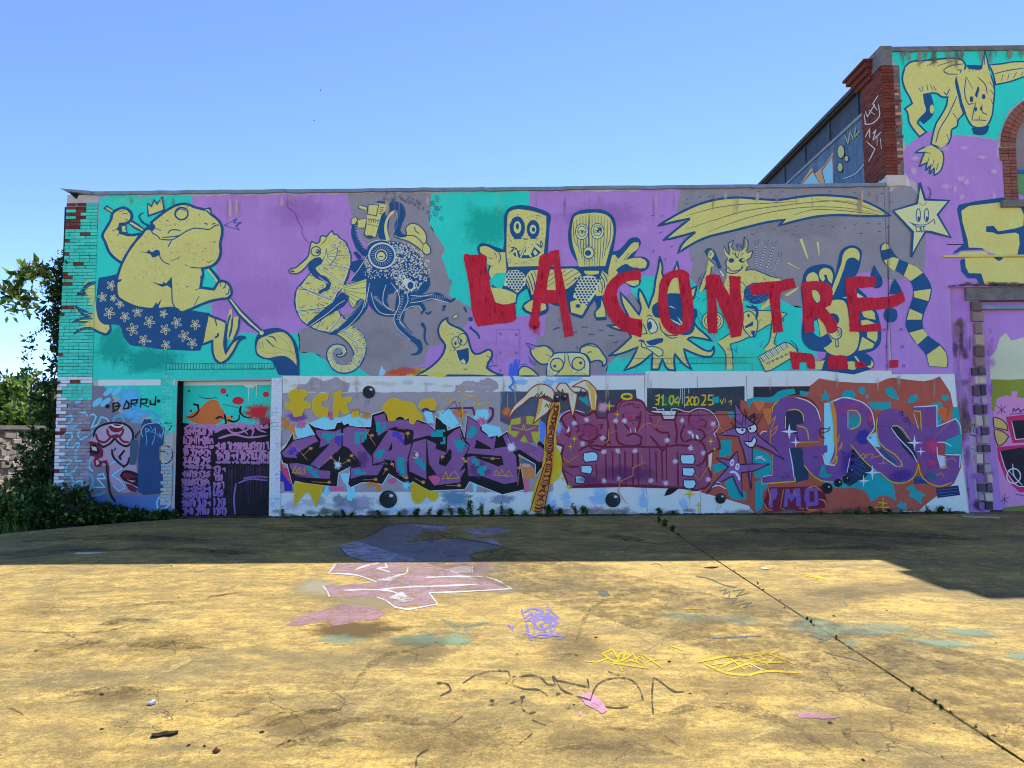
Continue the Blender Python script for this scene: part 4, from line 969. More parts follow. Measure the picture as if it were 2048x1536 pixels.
a = Art('painted_motion_marks', F_, base=.0095); a.lines(NAVY, '725,1180 760,1168 790,1175|805,1090 830,1130 880,1160|810,1130 840,1165 880,1180|1300,1030 1310,990|1290,1010 1300,980', 1.5)
a.build(low, UP, kind='stuff')
a = Art('painted_gusts', F_, base=.0095)
a.lines(NAVY, '1060,820 1090,800 1130,798|1345,790 1415,790|1520,820 1575,830|1415,860 1480,865|1620,875 1685,880|1110,718 1140,716|1675,950 1725,940|1270,845 1300,838', 2.6, taper=.4)
a.build(low, UP, kind='stuff')
a = Art('riveted_plate_outline', F_, base=.0095)
a.lines('6f5796', '475,815 715,815 715,1180|475,815 472,1200', 1.0, sm=False)
for x, y in ((515, 860), (680, 868), (515, 1055), (680, 1055), (515, 1235)):
    q = ell(x, y, 12, None, 7); a.line('4f3f78', q + [q[0]], 1.0, sm=False)
a.build(low, UP, kind='stuff')
a = Art('painted_blue_splash', F_, base=.0105)
a.poly('2f56c4', '600,1290 610,1180 640,1150 640,1230 660,1130 690,1110 680,1180 720,1100 700,1200 690,1290', sm=False)
a.build(low, UP)
# --- star creature with a baseball cap
a = Art('painted_star_creature', G_, base=.0095)
a.shape(YEL, NAVY, '500,650 530,690 600,850 620,780 650,700 670,560 700,430 710,320 740,420 745,520 800,560 830,560 890,370 905,450 930,600 1010,660 1090,630 1070,720 1040,780 1060,900 1070,1010 1110,1060 1180,1120 1250,1190 1120,1160 1010,1160 1000,1170 1100,1240 1200,1290 1245,1285 1265,1240 1270,1300 1240,1350 1150,1345 1050,1310 960,1270 990,1380 1040,1480 950,1420 870,1320 860,1370 870,1490 800,1480 740,1370 700,1480 630,1480 640,1310 500,1430 350,1490 420,1390 490,1250 340,1310 190,1345 300,1260 420,1150 400,1090 280,1070 170,1030 280,1020 400,950 330,800 310,690 400,790 500,920 520,860 495,740', 4)
a.poly(NAVY, '640,830 690,790 760,750 800,705 880,700 960,720 1000,780 1020,850 1090,860 1100,920 1070,990 1070,1060 1040,1110 980,1130 920,1120 850,1060 740,960 660,940 635,890', new=True)
a.poly('dfe0c4', '800,830 830,830 880,860 850,850', sm=False); a.poly('dfe0c4', '820,960 900,1000 940,1030 890,935 945,1000 945,1040 850,990', sm=False)
q = '585,985 600,960 640,965 670,1000 690,1060 680,1090 620,1115 590,1050'; a.poly('e8e4c0', q, new=True); a.line(NAVY, q, 2, closed=True); a.dot(NAVY, 610, 1030, 24, 44)
a.lines(NAVY, '580,940 600,925 640,940|710,1000 730,1080 800,1130 900,1130|760,1120 830,1160 890,1150|540,1010 560,1050 585,1110 530,1120', 2)
a.line(NAVY, '495,1190 520,1180 560,1195', 3); a.poly(NAVY, '570,1190 620,1180 700,1160 750,1160 745,1195 700,1215 640,1235 600,1225')
q = '520,1190 530,1250 590,1270 650,1310 700,1345 745,1335 745,1290 700,1260 640,1245 580,1250 555,1210'; a.poly('e0d58c', q, new=True); a.line(NAVY, q, 2, closed=True)
a.poly(YEL, '835,560 890,540 905,640 900,700 835,700', sm=False)
a.build(low, UP, label='yellow many-pointed star creature in a navy cap, painted')

# --- goat musician
a = Art('painted_goat_musician', G_, base=.0125)
for p in ('1700,215 1700,430', '1800,215 1735,450', '1880,220 1800,470', '1940,335 1865,490'):
    (x0, y0), (x1, y1) = pts_of(p); a.line(NAVY, [(x0, y0), (x1, y1)], 4.2, sm=False)
    for k in range(9):
        u_ = (k + .3) / 9; a.line('d8d8d0', [(x0 + (x1 - x0) * u_, y0 + (y1 - y0) * u_), (x0 + (x1 - x0) * (u_ + .055), y0 + (y1 - y0) * (u_ + .055))], 4.4, sm=False)
    a.lines(NAVY, '%f,%f %f,%f|%f,%f %f,%f' % (x0 - 10, y0 - 10, x0 - 12, y0 - 60, x0 + 15, y0 - 10, x0 + 25, y0 - 65), 1)
a.poly(YEL, '1210,350 1250,390 1290,420 1240,430 1230,520 1190,590 1160,660 1130,690 1110,680 1150,560 1190,470', new=True)
a.poly(YEL, '1370,210 1400,280 1420,310 1430,250 1420,190 1460,165 1450,230 1470,260 1560,260 1590,220 1580,125 1610,170 1610,240 1600,290 1665,265 1640,330 1600,360 1620,420 1590,470 1650,460 1760,490 1850,530 1950,545 1940,600 1800,600 1640,620 1580,700 1560,880 1350,900 1300,760 1360,640 1400,500 1400,450 1390,390 1410,340 1380,300')
a.poly(YEL, '1560,880 1650,870 1850,880 2010,910 1970,950 1900,1000 1850,1010 1700,1100 1560,1180 1430,1220 1450,1290 1460,1480 1390,1480 1380,1300 1310,1210 1330,1180 1440,1110 1550,1060')
a.poly(YEL, '1850,960 1920,960 1900,1120 1880,1210 1950,1280 1960,1330 1890,1340 1780,1270 1830,1200 1860,1100'); a.poly(YEL, '1840,600 1950,640 1930,720 1780,860 1740,880 1760,820 1850,720')
a.lines(NAVY, '1370,210 1400,280 1425,310 1415,190 1465,160 1450,230 1470,262|1560,262 1580,125 1612,170 1610,240 1590,275|1600,290 1665,265 1640,335 1595,365|1410,340 1390,390 1400,450 1380,470|1620,420 1590,470 1650,458 1760,490 1850,530 1960,548|1190,470 1150,560 1110,680|1240,430 1230,520 1160,670|1210,350 1260,395 1290,425|1330,1180 1440,1110 1550,1060|1310,1210 1380,1300 1390,1480|1430,1220 1450,1290 1462,1480|1430,1220 1560,1180 1700,1100 1850,1010|1860,960 1850,1090 1830,1200 1775,1270|1910,1100 1880,1210 1955,1280|1950,890 2015,910 1970,950 1980,990|1850,720 1770,820|1640,620 1570,690|1650,880 1850,880 1950,905', 2)
a.poly(NAVY, '1170,270 1200,240 1260,250 1290,300 1330,400 1350,440 1310,450 1280,370 1210,330'); a.poly(YEL, '1215,270 1250,255 1270,300 1240,350 1210,330', new=True)
a.lines(NAVY, '1215,275 1240,300 1215,320|1240,258 1265,290', 1.6); a.poly('dcdcd0', '1335,460 1380,520 1360,530 1325,480', sm=False); a.line(NAVY, '1330,450 1400,550', 1.6)
a.dot(NAVY, 1445, 365, 30, 24); a.dot(NAVY, 1555, 365, 34, 24); a.dot(YEL, 1568, 362, 17, 12, new=True)
a.poly(YEL, '1430,430 1500,420 1560,410 1540,460 1440,470', new=True); a.lines(NAVY, '1410,430 1440,470 1540,460 1560,410|1390,480 1450,500 1530,470 1570,430|1480,270 1500,330 1520,340|1530,270 1510,330|1450,290 1480,310|1570,290 1540,310|1495,200 1500,230|1510,190 1515,230|1535,190 1535,235|1550,205 1550,240', 2)
rr = random.Random(14)
for i in range(150):                                   # fur
    x0, y0, x1, y1 = rr.choice(((1570, 360, 1620, 460), (1600, 470, 1900, 590), (1370, 540, 1440, 900), (1540, 560, 1620, 700), (1600, 950, 1880, 1080), (1390, 1180, 1450, 1460), (1840, 1100, 1900, 1290), (1140, 480, 1240, 660), (1420, 200, 1560, 320), (1450, 1060, 1640, 1180)))
    x, y = rr.uniform(x0, x1), rr.uniform(y0, y1); an = rr.uniform(.4, 1.6); l = rr.uniform(14, 36); a.line(NAVY, [(x, y), (x + l * math.cos(an), y + l * math.sin(an))], 1.1, .3, sm=False)
for x in (1430, 1436, 1440, 1446): pass
for k in range(5): a.line(NAVY, [(1422 + 2 * k, 190 + 16 * k), (1452 - k, 185 + 16 * k)], 1, sm=False); a.line(NAVY, [(1590 - 3 * k, 160 + 24 * k), (1612, 165 + 24 * k)], 1, sm=False)
# round drum bag, cymbal, stick and pointed lute
a.dot(NAVY, 1700, 700, 128, 110, n=18, new=True)
for i in range(70):
    x, y = rr.uniform(1590, 1810), rr.uniform(620, 790); a.line('6f86a8', [(x, y), (x + rr.uniform(10, 30), y + rr.uniform(-10, 10))], .9, sm=False)
for r1, r2 in ((110, 100), (85, 75), (55, 45)):
    q = ell(1255, 985, r1, r2, 16); a._put(YEL, [G_(q)]) if r1 == 110 else None; a.line(NAVY, q + [q[0]], 1.6)
a.shape(YEL, NAVY, '1570,900 1620,880 1680,920 1715,990 1690,1140 1640,1150 1570,1060', 2.2); a.poly(NAVY, '1580,1040 1670,985 1665,1030 1590,1060', sm=False); a.dot(NAVY, 1620, 930, 12, 20); a.poly(NAVY, '1680,1160 1690,1080 1640,1090', sm=False)
a.line(NAVY, '1600,830 1690,850 1710,900 1695,970', 8, 4); a.lines(NAVY, '1490,560 1570,600 1620,680|1690,1140 1620,1100|1690,1140 1640,1080|1680,1140 1660,1075', 1.4); a.lines('d8d8d0', '1610,820 1650,830|1670,820 1690,830', 2)
# keyboard
a.shape(YEL, NAVY, '1720,1350 1990,1200 2045,1215 2110,1270 2130,1320 1850,1490 1790,1500', 2.4, sm=False)
a.poly('e6e0b0', '1730,1350 1990,1205 2040,1220 1790,1400', sm=False); a.line(NAVY, '1790,1420 2110,1290', 1.4, sm=False)
for k in range(16):
    u_ = k / 15; a.line(NAVY, [(1735 + 255 * u_, 1348 - 142 * u_), (1780 + 250 * u_, 1405 - 150 * u_)], 1.5 if k % 3 else 3, sm=False)
for k in range(6): q = ell(1825 + 45 * k, 1415 - 22 * k, 11, None, 8); a.line(NAVY, q + [q[0]], 1.2, sm=False)
a.lines(NAVY, '1120,560 1150,490|1100,600 1120,540|1470,1260 1490,1300|1500,1240 1500,1320|1770,1180 1740,1250|2050,1180 2110,1240 2130,1290|1110,880 1150,930|1100,930 1150,1060|1060,760 1090,730|1100,780 1120,740|1150,780 1180,750', 1.3)
a.build(low, UP, label='yellow goat-horned musician with pipes, drum and keyboard, painted')

# --- comet tail
a = Art('painted_comet', I_, base=.0095)
a.shape(YEL, NAVY, '50,338 110,300 240,230 350,185 470,158 600,150 720,160 860,165 960,150 1100,135 1240,140 1360,155 1440,185 1520,225 1585,268 1500,272 1380,270 1240,265 1100,275 980,300 850,335 890,295 760,315 640,345 500,380 380,410 290,450 185,515 210,460 300,378 200,405 85,435 150,380 265,288 160,310', 4.6)
a.lines('4b5348', '240,270 420,220 600,195 770,188 990,172|230,362 420,300 620,240 860,205 1080,180 1300,175 1460,215|375,380 560,310 800,245 1070,212 1300,220 1500,255|945,265 1060,232 1220,232 1400,250 1540,268|1100,165 1300,185 1450,225 1560,262', 1.5, taper=.5)
rr = random.Random(31)
for x, y in [(600, 125), (710, 112), (790, 118), (860, 115), (1175, 115), (1340, 118), (1440, 128), (1520, 125), (240, 165), (230, 190), (320, 150), (380, 145), (70, 275), (10, 270), (660, 388), (810, 360), (885, 370), (960, 345), (1050, 325), (1130, 340), (1200, 340), (1280, 350), (1350, 330), (1430, 322), (1500, 325), (1380, 385), (1500, 370), (1560, 350), (940, 392), (965, 398), (60, 385), (130, 475), (100, 565), (275, 570), (20, 515), (1575, 180)]:
    an = rr.uniform(-.6, .2) if y < 500 else -1.3; l = rr.uniform(12, 26); a.line(NAVY, [(x, y), (x + l * math.cos(an), y + l * math.sin(an))], 2.4, 1.5, sm=False)
a.build(low, UP, label='long yellow comet tail sweeping to the right, painted')
# --- seated striped lemur
a = Art('painted_striped_lemur', H_, base=.0095)
a.poly(NAVY, '440,520 480,450 560,415 680,405 740,430 770,520 800,360 830,260 900,215 980,215 1035,260 1035,350 1000,480 960,560 1000,640 1080,720 1150,820 1200,900 1225,1000 1240,1100 1220,1230 1150,1290 1080,1310 1160,1380 1165,1450 1130,1480 560,1480 590,1400 660,1360 680,1300 600,1295 500,1270 430,1180 425,1080 440,960')
a.poly(YEL, '470,560 500,500 550,485 590,520 600,580 560,600 545,570 480,590', new=True); a.poly(YEL, '610,470 660,440 720,460 745,530 730,600 700,570 680,510 650,510 660,560 640,580 610,540'); a.poly(YEL, '720,700 770,560 830,400 860,280 930,235 990,250 1020,310 1010,370 960,335 900,345 860,440 810,580 750,720')
a.poly(YEL, '720,780 790,765 860,780 895,860 910,960 960,1050 1010,1100 1010,1180 980,1280 900,1340 800,1340 700,1310 650,1260 700,1230 740,1190 690,1110 620,1150 600,1020 590,920 640,850'); a.poly(YEL, '530,670 570,670 610,720 610,780 580,800 540,740')
a.poly(YEL, '1040,890 1140,870 1170,900 1180,970 1110,960 1060,940', sm=False); a.poly(YEL, '1030,980 1090,970 1170,1005 1180,1020 1040,1030', sm=False); a.poly(YEL, '1095,1095 1200,1090 1200,1170 1180,1200 1095,1150', sm=False); a.poly(YEL, '1045,1145 1170,1220 1150,1260 1005,1290', sm=False)
a.poly(YEL, '560,1400 660,1385 630,1480 555,1480', sm=False); a.poly(YEL, '890,1400 960,1400 1000,1440 970,1480 880,1470'); a.poly(YEL, '1140,1380 1160,1430 1130,1470 1090,1450 1130,1430'); a.poly(YEL, '960,1345 980,1340 1020,1400 1000,1400', sm=False); a.poly('e2dcaa', '835,745 890,735 960,720 1000,700 1060,740 940,755', sm=False)
a.dot(NAVY, 740, 970, 70, 66, n=16, new=True)
q = '700,1110 740,1080 790,1050 820,1060 835,1110 820,1150 780,1170 740,1160'; a.poly('dfd68c', q, new=True); a.line(NAVY, q, 2.2, closed=True); a.lines(NAVY, '790,1060 800,1100 780,1110|815,1075 815,1120 790,1135', 1.8)
q = '768,1170 795,1170 800,1240 785,1250 775,1240'; a.poly('dfd68c', q, new=True, sm=False); a.line(NAVY, q, 2, closed=True, sm=False)
a.poly(TEAL, '530,1010 580,970 600,1060 610,1150 560,1120 530,1060', new=True)
# sparks and drops
for p in ('400,150 430,135 495,350 480,350', '575,175 600,175 607,315 598,315', '270,390 290,385 410,455 395,455', '250,715 380,640 400,630 370,670 290,725 260,728'): a.poly('e2d48a', p, new=False, sm=False)
for p in ('1165,405 1200,470 1250,560 1250,610 1215,645 1170,645 1130,600 1130,520', '1375,545 1430,630 1460,710 1320,710 1340,620', '1340,850 1390,870 1405,930 1380,985 1340,1000 1290,985 1265,930 1290,860'): a.poly(NAVY, p)
# ringed tail
L1 = pts_of('1230,270 1225,220 1260,185 1300,185 1335,230 1365,280 1420,345 1520,390 1600,430 1670,490 1720,560 1755,650 1745,740 1700,850 1665,960 1665,1040 1700,1110 1780,1180 1860,1240 1910,1320 1925,1400 1920,1460 1725,1450 1700,1340 1610,1225 1530,1120 1490,1030 1495,950 1525,850 1560,740 1565,660 1535,575 1470,520 1390,470 1300,420 1250,360')
a.poly(NAVY, L1, new=True)
for p in ('1240,260 1245,215 1275,190 1310,200 1330,240 1280,255', '1265,365 1360,330 1420,350 1375,475 1310,430', '1470,520 1520,395 1600,430 1665,490 1540,575', '1575,740 1570,680 1745,655 1740,700 1720,780', '1530,858 1660,915 1650,970 1500,970', '1525,1105 1665,1065 1715,1130 1610,1225', '1705,1330 1840,1235 1900,1310 1915,1380 1910,1455 1730,1445'): a.poly(YEL, p, new=False, sm=False)
a.line('2b2140', '1315,0 1318,400 1310,760 1295,1200 1300,1490', 1.3, sm=False)
for x, y in ((1275, 1070), (1447, 1065), (1295, 1245), (1460, 1245), (1300, 1440), (1475, 1440)): a.dot('5a3f80', x, y, 10, n=6); a.line('5a3f80', [(x - 18, y - 12), (x - 18, y + 16), (x + 18, y + 16)], .9, sm=False)
LEMUR = a
# --- red lettering over everything
RL = []
def red(name, txts, reg=E_):
    o = Art(name, reg, base=.0205)
    for t_ in txts: o._put(RED, [ragged(smooth_pts(reg(t_), True, 2, 40), .7, 3, sum(map(ord, name)) % 99)])
    RL.append(o); return o
red('painted_letter_l', ['140,715 180,705 210,720 330,712 370,730 380,850 400,940 415,1050 440,1130 460,1200 540,1225 668,1215 675,1290 680,1370 640,1400 480,1420 290,1450 260,1400 225,1290 210,1150 190,1000 160,850 145,780'])
red('painted_letter_a', ['915,740 950,710 1000,710 1030,675 1115,668 1125,800 1150,920 1180,1070 1195,1200 1230,1350 1265,1540 1172,1565 1150,1400 1115,1210 930,1215 920,1330 905,1380 925,1420 900,1470 850,1480 805,1440 820,1380 850,1200 855,1100 890,960 900,860', ])
o = RL[-1]
red('painted_letter_c', ['1950,875 1955,975 1870,980 1780,1000 1720,1060 1705,1130 1730,1220 1780,1310 1850,1360 1965,1375 1965,1460 1960,1560 1850,1530 1720,1460 1620,1340 1580,1220 1570,1140 1600,1040 1660,960 1760,900 1850,880'])
red('painted_letter_o', ['870,465 960,465 1010,500 1025,620 1050,760 1055,900 1050,1000 1010,1080 930,1120 850,1125 780,1080 730,1000 700,880 700,700 715,590 760,510'], G_)
red('painted_letter_n', ['1185,525 1240,505 1325,515 1360,600 1430,730 1420,520 1540,530 1540,700 1570,900 1560,1040 1540,1140 1440,1155 1420,1060 1380,960 1320,830 1275,700 1300,850 1300,1000 1305,1110 1210,1110 1195,1000 1200,800 1185,640'], G_)
red('painted_letter_t', ['-110,615 0,590 110,580 200,575 260,555 340,548 370,640 300,660 210,690 200,760 205,860 220,960 235,1095 130,1108 120,980 105,850 85,710 -20,712 -90,720'], H_)
red('painted_letter_r', ['420,600 500,580 600,578 690,600 730,650 740,740 720,820 660,850 720,920 780,1000 790,1080 740,1110 690,1110 650,1010 560,930 545,1000 560,1090 460,1110 445,1000 440,800'], H_)
red('painted_letter_e', ['865,550 960,530 1080,530 1180,535 1190,625 1080,640 985,650 990,745 1150,745 1300,735 1460,690 1480,780 1400,830 1250,860 1010,885 1015,960 1025,1030 1120,1015 1225,1005 1240,1085 1100,1095 915,1095 905,900 885,740'], H_)
red('painted_letter_remnant', ['295,1300 440,1310 530,1320 555,1370 560,1480 480,1470 470,1405 405,1405 400,1480 330,1480'], H_)
red('painted_letter_remnant', ['690,1345 800,1335 870,1340 890,1400 900,1480 690,1475'], H_)
red('painted_letter_remnant', ['970,1410 1040,1395 1085,1440 1080,1465 970,1460'], H_)
red('painted_letter_remnant', ['1320,1385 1415,1380 1410,1460 1325,1465'], H_)
holes = {'painted_letter_a': (E_, '1035,840 1055,800 1080,1000 1085,1078 990,1078 1000,980'), 'painted_letter_o': (G_, '865,540 900,545 920,700 945,880 945,1020 880,1035 830,980 800,850 790,700 820,590'), 'painted_letter_r': (H_, '520,670 580,665 620,740 610,790 570,810 540,760')}
def build_letter(o):
    if o.name not in holes: return o.build(low, UP)
    reg, t_ = holes[o.name]; h = [on_wall(p) for p in smooth_pts(reg(t_), True, 2)]
    # subtract the counter: keep only triangles that are not inside it
    polys = [[on_wall(p) for p in pl] for pl in o.layers[0][1]]; v2 = []; f2 = []
    for q in polys + [h]:
        if area2(q) < 0: q = q[::-1]
        k = len(v2); v2 += [Vector(z_) for z_ in q]; f2.append(list(range(k, k + len(q))))
    r = delaunay_2d_cdt(v2, [], f2, 1, 1e-5, True); nh = len(f2) - 1
    fs = []
    for f in r[2]:
        cx = sum(r[0][i][0] for i in f) / 3; cy = sum(r[0][i][1] for i in f) / 3
        if any(inside(cx, cy, q) for q in polys) and not inside(cx, cy, h): fs.append(f)
    return mesh_obj(o.name, [(q[0], -o.base, q[1]) for q in r[0]], fs, [paint(RED, .7)], low)
for o in RL: build_letter(o)
a = Art('roller_streaks', base=.0212); rr = random.Random(5)
for o in RL:
    for pl in o.layers[0][1]:
        xs_ = [p[0] for p in pl]; ys_ = [p[1] for p in pl]
        hole_ = [smooth_pts(holes[o.name][0](holes[o.name][1]), True, 2)] if o.name in holes else []
        for i in range(int((max(xs_) - min(xs_)) * (max(ys_) - min(ys_)) / 260)):
            x, y = rr.uniform(min(xs_), max(xs_)), rr.uniform(min(ys_), max(ys_)); l = rr.uniform(5, 16)
            if all(inside(x, y + d_, pl) and not any(inside(x, y + d_, h_) for h_ in hole_) for d_ in (-l, 0, l)): a.mist(rr.choice(('c8404e', '8a0c22', '7a0a1e', 'b82a3c')), x, y, rr.uniform(1.5, 4), l, 0, rr.uniform(.3, .7))
a.build(low, UP, kind='stuff')
LEMUR.build(low, UP, label='navy and yellow lemur with a long ringed tail, painted')
a = Art('painted_drips', E_, base=.0205)
rr = random.Random(2)
for i in range(16): x = rr.uniform(815, 925); a.line(RED, [(x, 1440), (x, 1490 + rr.uniform(0, 70))], .9, sm=False)
a.reg = G_
for i in range(7): x = rr.uniform(1215, 1290); a.line('8a6f80', [(x, 1110), (x, 1130 + rr.uniform(0, 70))], .6, sm=False)
a.build(low, UP)
# brick lintel lines showing through the paint over the steel doors
a = Art('lintel_joints', G_, base=.0215)
a.lines('2a4a50', '440,1370 600,1368 1000,1362 1600,1355 1690,1352|470,1425 1000,1420 1650,1415|470,1430 470,1500|1655,1415 1660,1500', .9, sm=False)
for k in range(24): a.line('2a4a50', [(1010 + k * 25, 1362), (1012 + k * 25, 1420)], .9, sm=False)
for k in range(9): a.line('3a6a68', [(620 + k * 42, 1368), (622 + k * 42, 1422)], .7, sm=False)
a.build(low, UP)
# ------------------------------------------------------------------ graffiti on the lower wall
K_, L_, O_, P_, Q_ = [Reg(*p) for p in ((0, 740), (320, 740), (1080, 740), (1400, 740), (1648, 740))]
M_, N_ = Reg(540, 750, 5.389), Reg(800, 750, 5.389)
VIO, BLK, WHT, TLD, GOLD, ORG, LBL, MAU, MRN, BRN, SLATE = '6d4a7e', '0a080a', 'dde2ea', '0c868e', 'b39a10', 'd5843a', '74cfe2', '74405f', '5a1029', '8a4638', '39424f'
WB = 'e0e1df'
LOWC = PANELS
def cloud(cx, cy, rx, ry, seed, n=26, k=.28):
    r = random.Random(seed); return [(cx + rx * math.cos(6.283 * i / n) * (1 + r.uniform(-k, k)), cy + ry * math.sin(6.283 * i / n) * (1 + r.uniform(-k, k))) for i in range(n)]
a = Art('painted_white_band', base=.0075)
a.poly(WB, '197,759.5 350,759 350,771 260,772 197,772', sm=False)
a.poly(WB, '544,756 566,756 566,752 900,752 1291,751 1291,743 1600,742 1908,742 1912,800 1918,880 1938,1036 536,1036', sm=False)
a.build(low, LOWC)
# left bay
a = Art('painted_grey_bay', K_, base=.008)
a.poly('5f6473', '925,160 1100,165 1160,300 1200,420 1400,520 1780,700 1770,1285 700,1285 700,160', sm=False)
a.poly(TEAL, '1060,160 1815,155 1800,640 1660,560 1560,500 1500,460 1420,480 1300,300 1180,280', sm=False)
a.poly('3f5f97', '730,1285 1760,1285 1750,1500 700,1500', sm=False); a.poly('8fa0b4', '1180,1420 1500,1440 1500,1500 1180,1500', sm=False)
a.mist('4fa3d8', 1330, 300, 130 * 1.35, 130 * 1.35); a.mist('4fa3d8', 1400, 450, 180 * 1.35, 60 * 1.35)
for x, y, rx, ry in ((1110, 225, 60, 26), (1200, 215, 62, 26), (1000, 330, 64, 30), (1085, 330, 66, 28)): a.poly('5fb4ea', ell(x, y, rx, ry, 12, -.7))
a.poly('8a7f9a', '980,640 1100,560 1300,570 1360,700 1400,1000 1420,1240 1200,1240 1150,1180 1100,980 960,960 900,820 900,760', new=True)
a.poly('8a8f7a', '1660,640 1790,640 1780,960 1640,960')
a.build(low, LOWC)
a = Art('painted_squiggles', K_, base=.0135)
for p in ('820,440 880,430 900,480 960,450 990,480 940,590 1000,560 1040,480 1110,510 1120,560', '1160,540 1180,480 1250,470 1280,530', '820,620 830,700 900,680 960,620', '930,900 925,1010 960,1040', '1000,1080 1060,1060 1080,1110 1000,1110 1060,1180 1080,1200 960,1200', '880,1050 940,1080 960,1150 920,1230', '1130,970 1180,940 1240,960 1250,1010 1180,1060 1150,1080 1260,1160 1280,1210 1220,1240 1160,1180', '960,1290 1040,1270 1090,1240', '1700,1290 1640,1300 1610,1360 1620,1420 1680,1420 1740,1380 1730,1310 1680,1330 1650,1380', '1680,1010 1740,1000 1770,1060 1740,1120 1690,1100', '1680,1190 1740,1220 1760,1260', '1320,500 1380,470 1440,500 1350,530 1600,520 1640,480 1580,450', '1360,440 1480,420 1600,440', '1580,940 1660,980 1740,960 1770,880'):
    a.line('3f8fb8', p, 4.4)
for p in ('820,440 880,430 900,480 960,450 990,480 940,590 1000,560 1040,480 1110,510 1120,560', '930,900 925,1010 960,1040', '1000,1080 1060,1060 1080,1110 1000,1110 1060,1180 1080,1200 960,1200', '1130,970 1180,940 1240,960 1250,1010 1180,1060 1150,1080 1260,1160 1280,1210 1220,1240 1160,1180', '1700,1290 1640,1300 1610,1360 1620,1420 1680,1420 1740,1380 1730,1310 1680,1330 1650,1380'): a.line('a4d8e8', p, 1.5)
a.build(low, LOWC, kind='stuff')
# squiggles and cloud strokes over the pier bricks
a = Art('painted_pier_squiggles', K_, base=.024)
for p in ('680,480 740,465 750,500 690,560 700,590 760,590 800,560 840,545', '650,680 700,640 740,640 745,690 700,740 700,800 760,790 800,740 825,760 780,850 790,940 850,930', '630,930 720,910 740,940 680,1010 690,1060 760,1040 800,980', '650,1100 720,1080 760,1120 750,1200', '820,620 810,680 840,710 905,680', '850,450 880,430 905,470', '760,1170 840,1120 850,1180 800,1230', '870,1060 900,1040'):
    a.line('5cb4d6', p, 4.0)
a.poly('5fb4ea', ell(815, 320, 55, 22, 10, -.7)); a.dot('7a2a24', 655, 610, 28, 22)
a.build(low, pier_clip, kind='stuff')
a = Art('painted_mushroom_figure', K_, base=.0145)
a.poly('8d86a0', '970,700 1000,600 1100,550 1250,545 1340,600 1370,680 1330,770 1240,750 1190,700 1130,760 1050,790 1000,750', new=True)
a.lines(BLK, '960,690 985,610 1080,555 1200,540 1310,570 1365,650 1350,740 1300,780 1240,760 1180,700 1120,760 1060,790 1000,740|1150,810 1160,880 1210,940 1270,990 1310,960 1330,890|1190,795 1170,830|1280,820 1250,860 1225,890 1245,920', 4.2)
a.lines(MRN, '985,650 1010,720 1080,740 1150,680 1210,670 1260,730 1330,740|1100,600 1120,670 1190,690 1250,660 1270,600|1060,930 1100,960 1110,1080 1120,1200 1150,1300 1190,1350', 4.6)
a.poly(MRN, '1110,580 1180,555 1270,570 1250,620 1190,640 1140,620'); a.line('e5d7de', '1140,555 1180,580 1240,580 1265,560', 3)
a.poly(MRN, '880,760 930,730 980,740 1020,770 1060,830 1050,890 1010,910 1030,930 1100,920 1110,970 1060,950 1030,990 980,990 960,930 980,890 910,870', new=True); a.poly(BLK, '910,790 980,750 1030,830 1000,870 930,850'); a.poly('a49aac', '940,780 990,790 1000,830 950,820'); a.lines(BLK, '1090,970 1110,1100 1130,1250 1180,1350', 3.4); a.poly('c6a0a4', '985,930 1010,920 1020,960 995,975')
a.poly(BLK, '1230,1080 1270,1030 1340,1030 1420,1060 1420,1200 1340,1160 1270,1130', new=True); a.poly(MRN, '1250,1085 1280,1050 1360,1070 1420,1090 1330,1110 1280,1110'); a.poly(MRN, '1290,1160 1360,1180 1420,1220 1390,1250 1330,1230'); a.poly('b07a80', '1300,1120 1400,1135 1360,1150', sm=False)
a.lines(BLK, '1690,545 1740,540 1760,580 1730,620|1400,700 1390,680 1440,620|1660,770 1740,790 1770,850 1740,940 1690,960|1640,830 1700,840 1740,880', 2.4)
a.poly('2f4663', '1340,720 1410,710 1420,800 1390,970 1330,970', new=True, sm=False)
a.poly('173a66', '1455,560 1480,505 1545,505 1560,545 1650,545 1690,600 1680,760 1630,790 1630,920 1670,930 1675,1260 1480,1280 1415,1240 1420,900', new=True, sm=False)
a.lines('8fc0e4', '1470,690 1450,640 1480,570 1560,545 1640,550 1680,620 1660,680', 1.2); a.lines('4fa0e0', '1500,640 1495,600 1540,610 1500,640 1510,720 1500,770|1540,570 1560,600|1550,640 1600,590 1590,680 1560,770|1610,650 1650,690 1640,640|1510,630 1600,640', 1.4)
a.build(low, LOWC, label='maroon mushroom-capped figure beside a dark blue block, sprayed')
a = Art('sprayed_tag_dots', K_, base=.0185)
a.lines(BLK, '1160,340 1165,425 1210,400 1225,375 1180,375 1230,360 1210,335 1155,345|1265,400 1320,390 1325,345 1300,315 1265,400|1345,385 1350,310 1410,305 1400,340 1350,345 1400,370|1440,385 1450,300 1510,300 1500,340 1450,345 1530,380|1540,305 1545,350 1590,355 1600,265', 3.6, sm=False)
a.dot(BLK, 1105, 372, 22); a.dot(BLK, 1628, 318, 18); a.build(low, LOWC, label='black BARRU tag between two dots, sprayed')

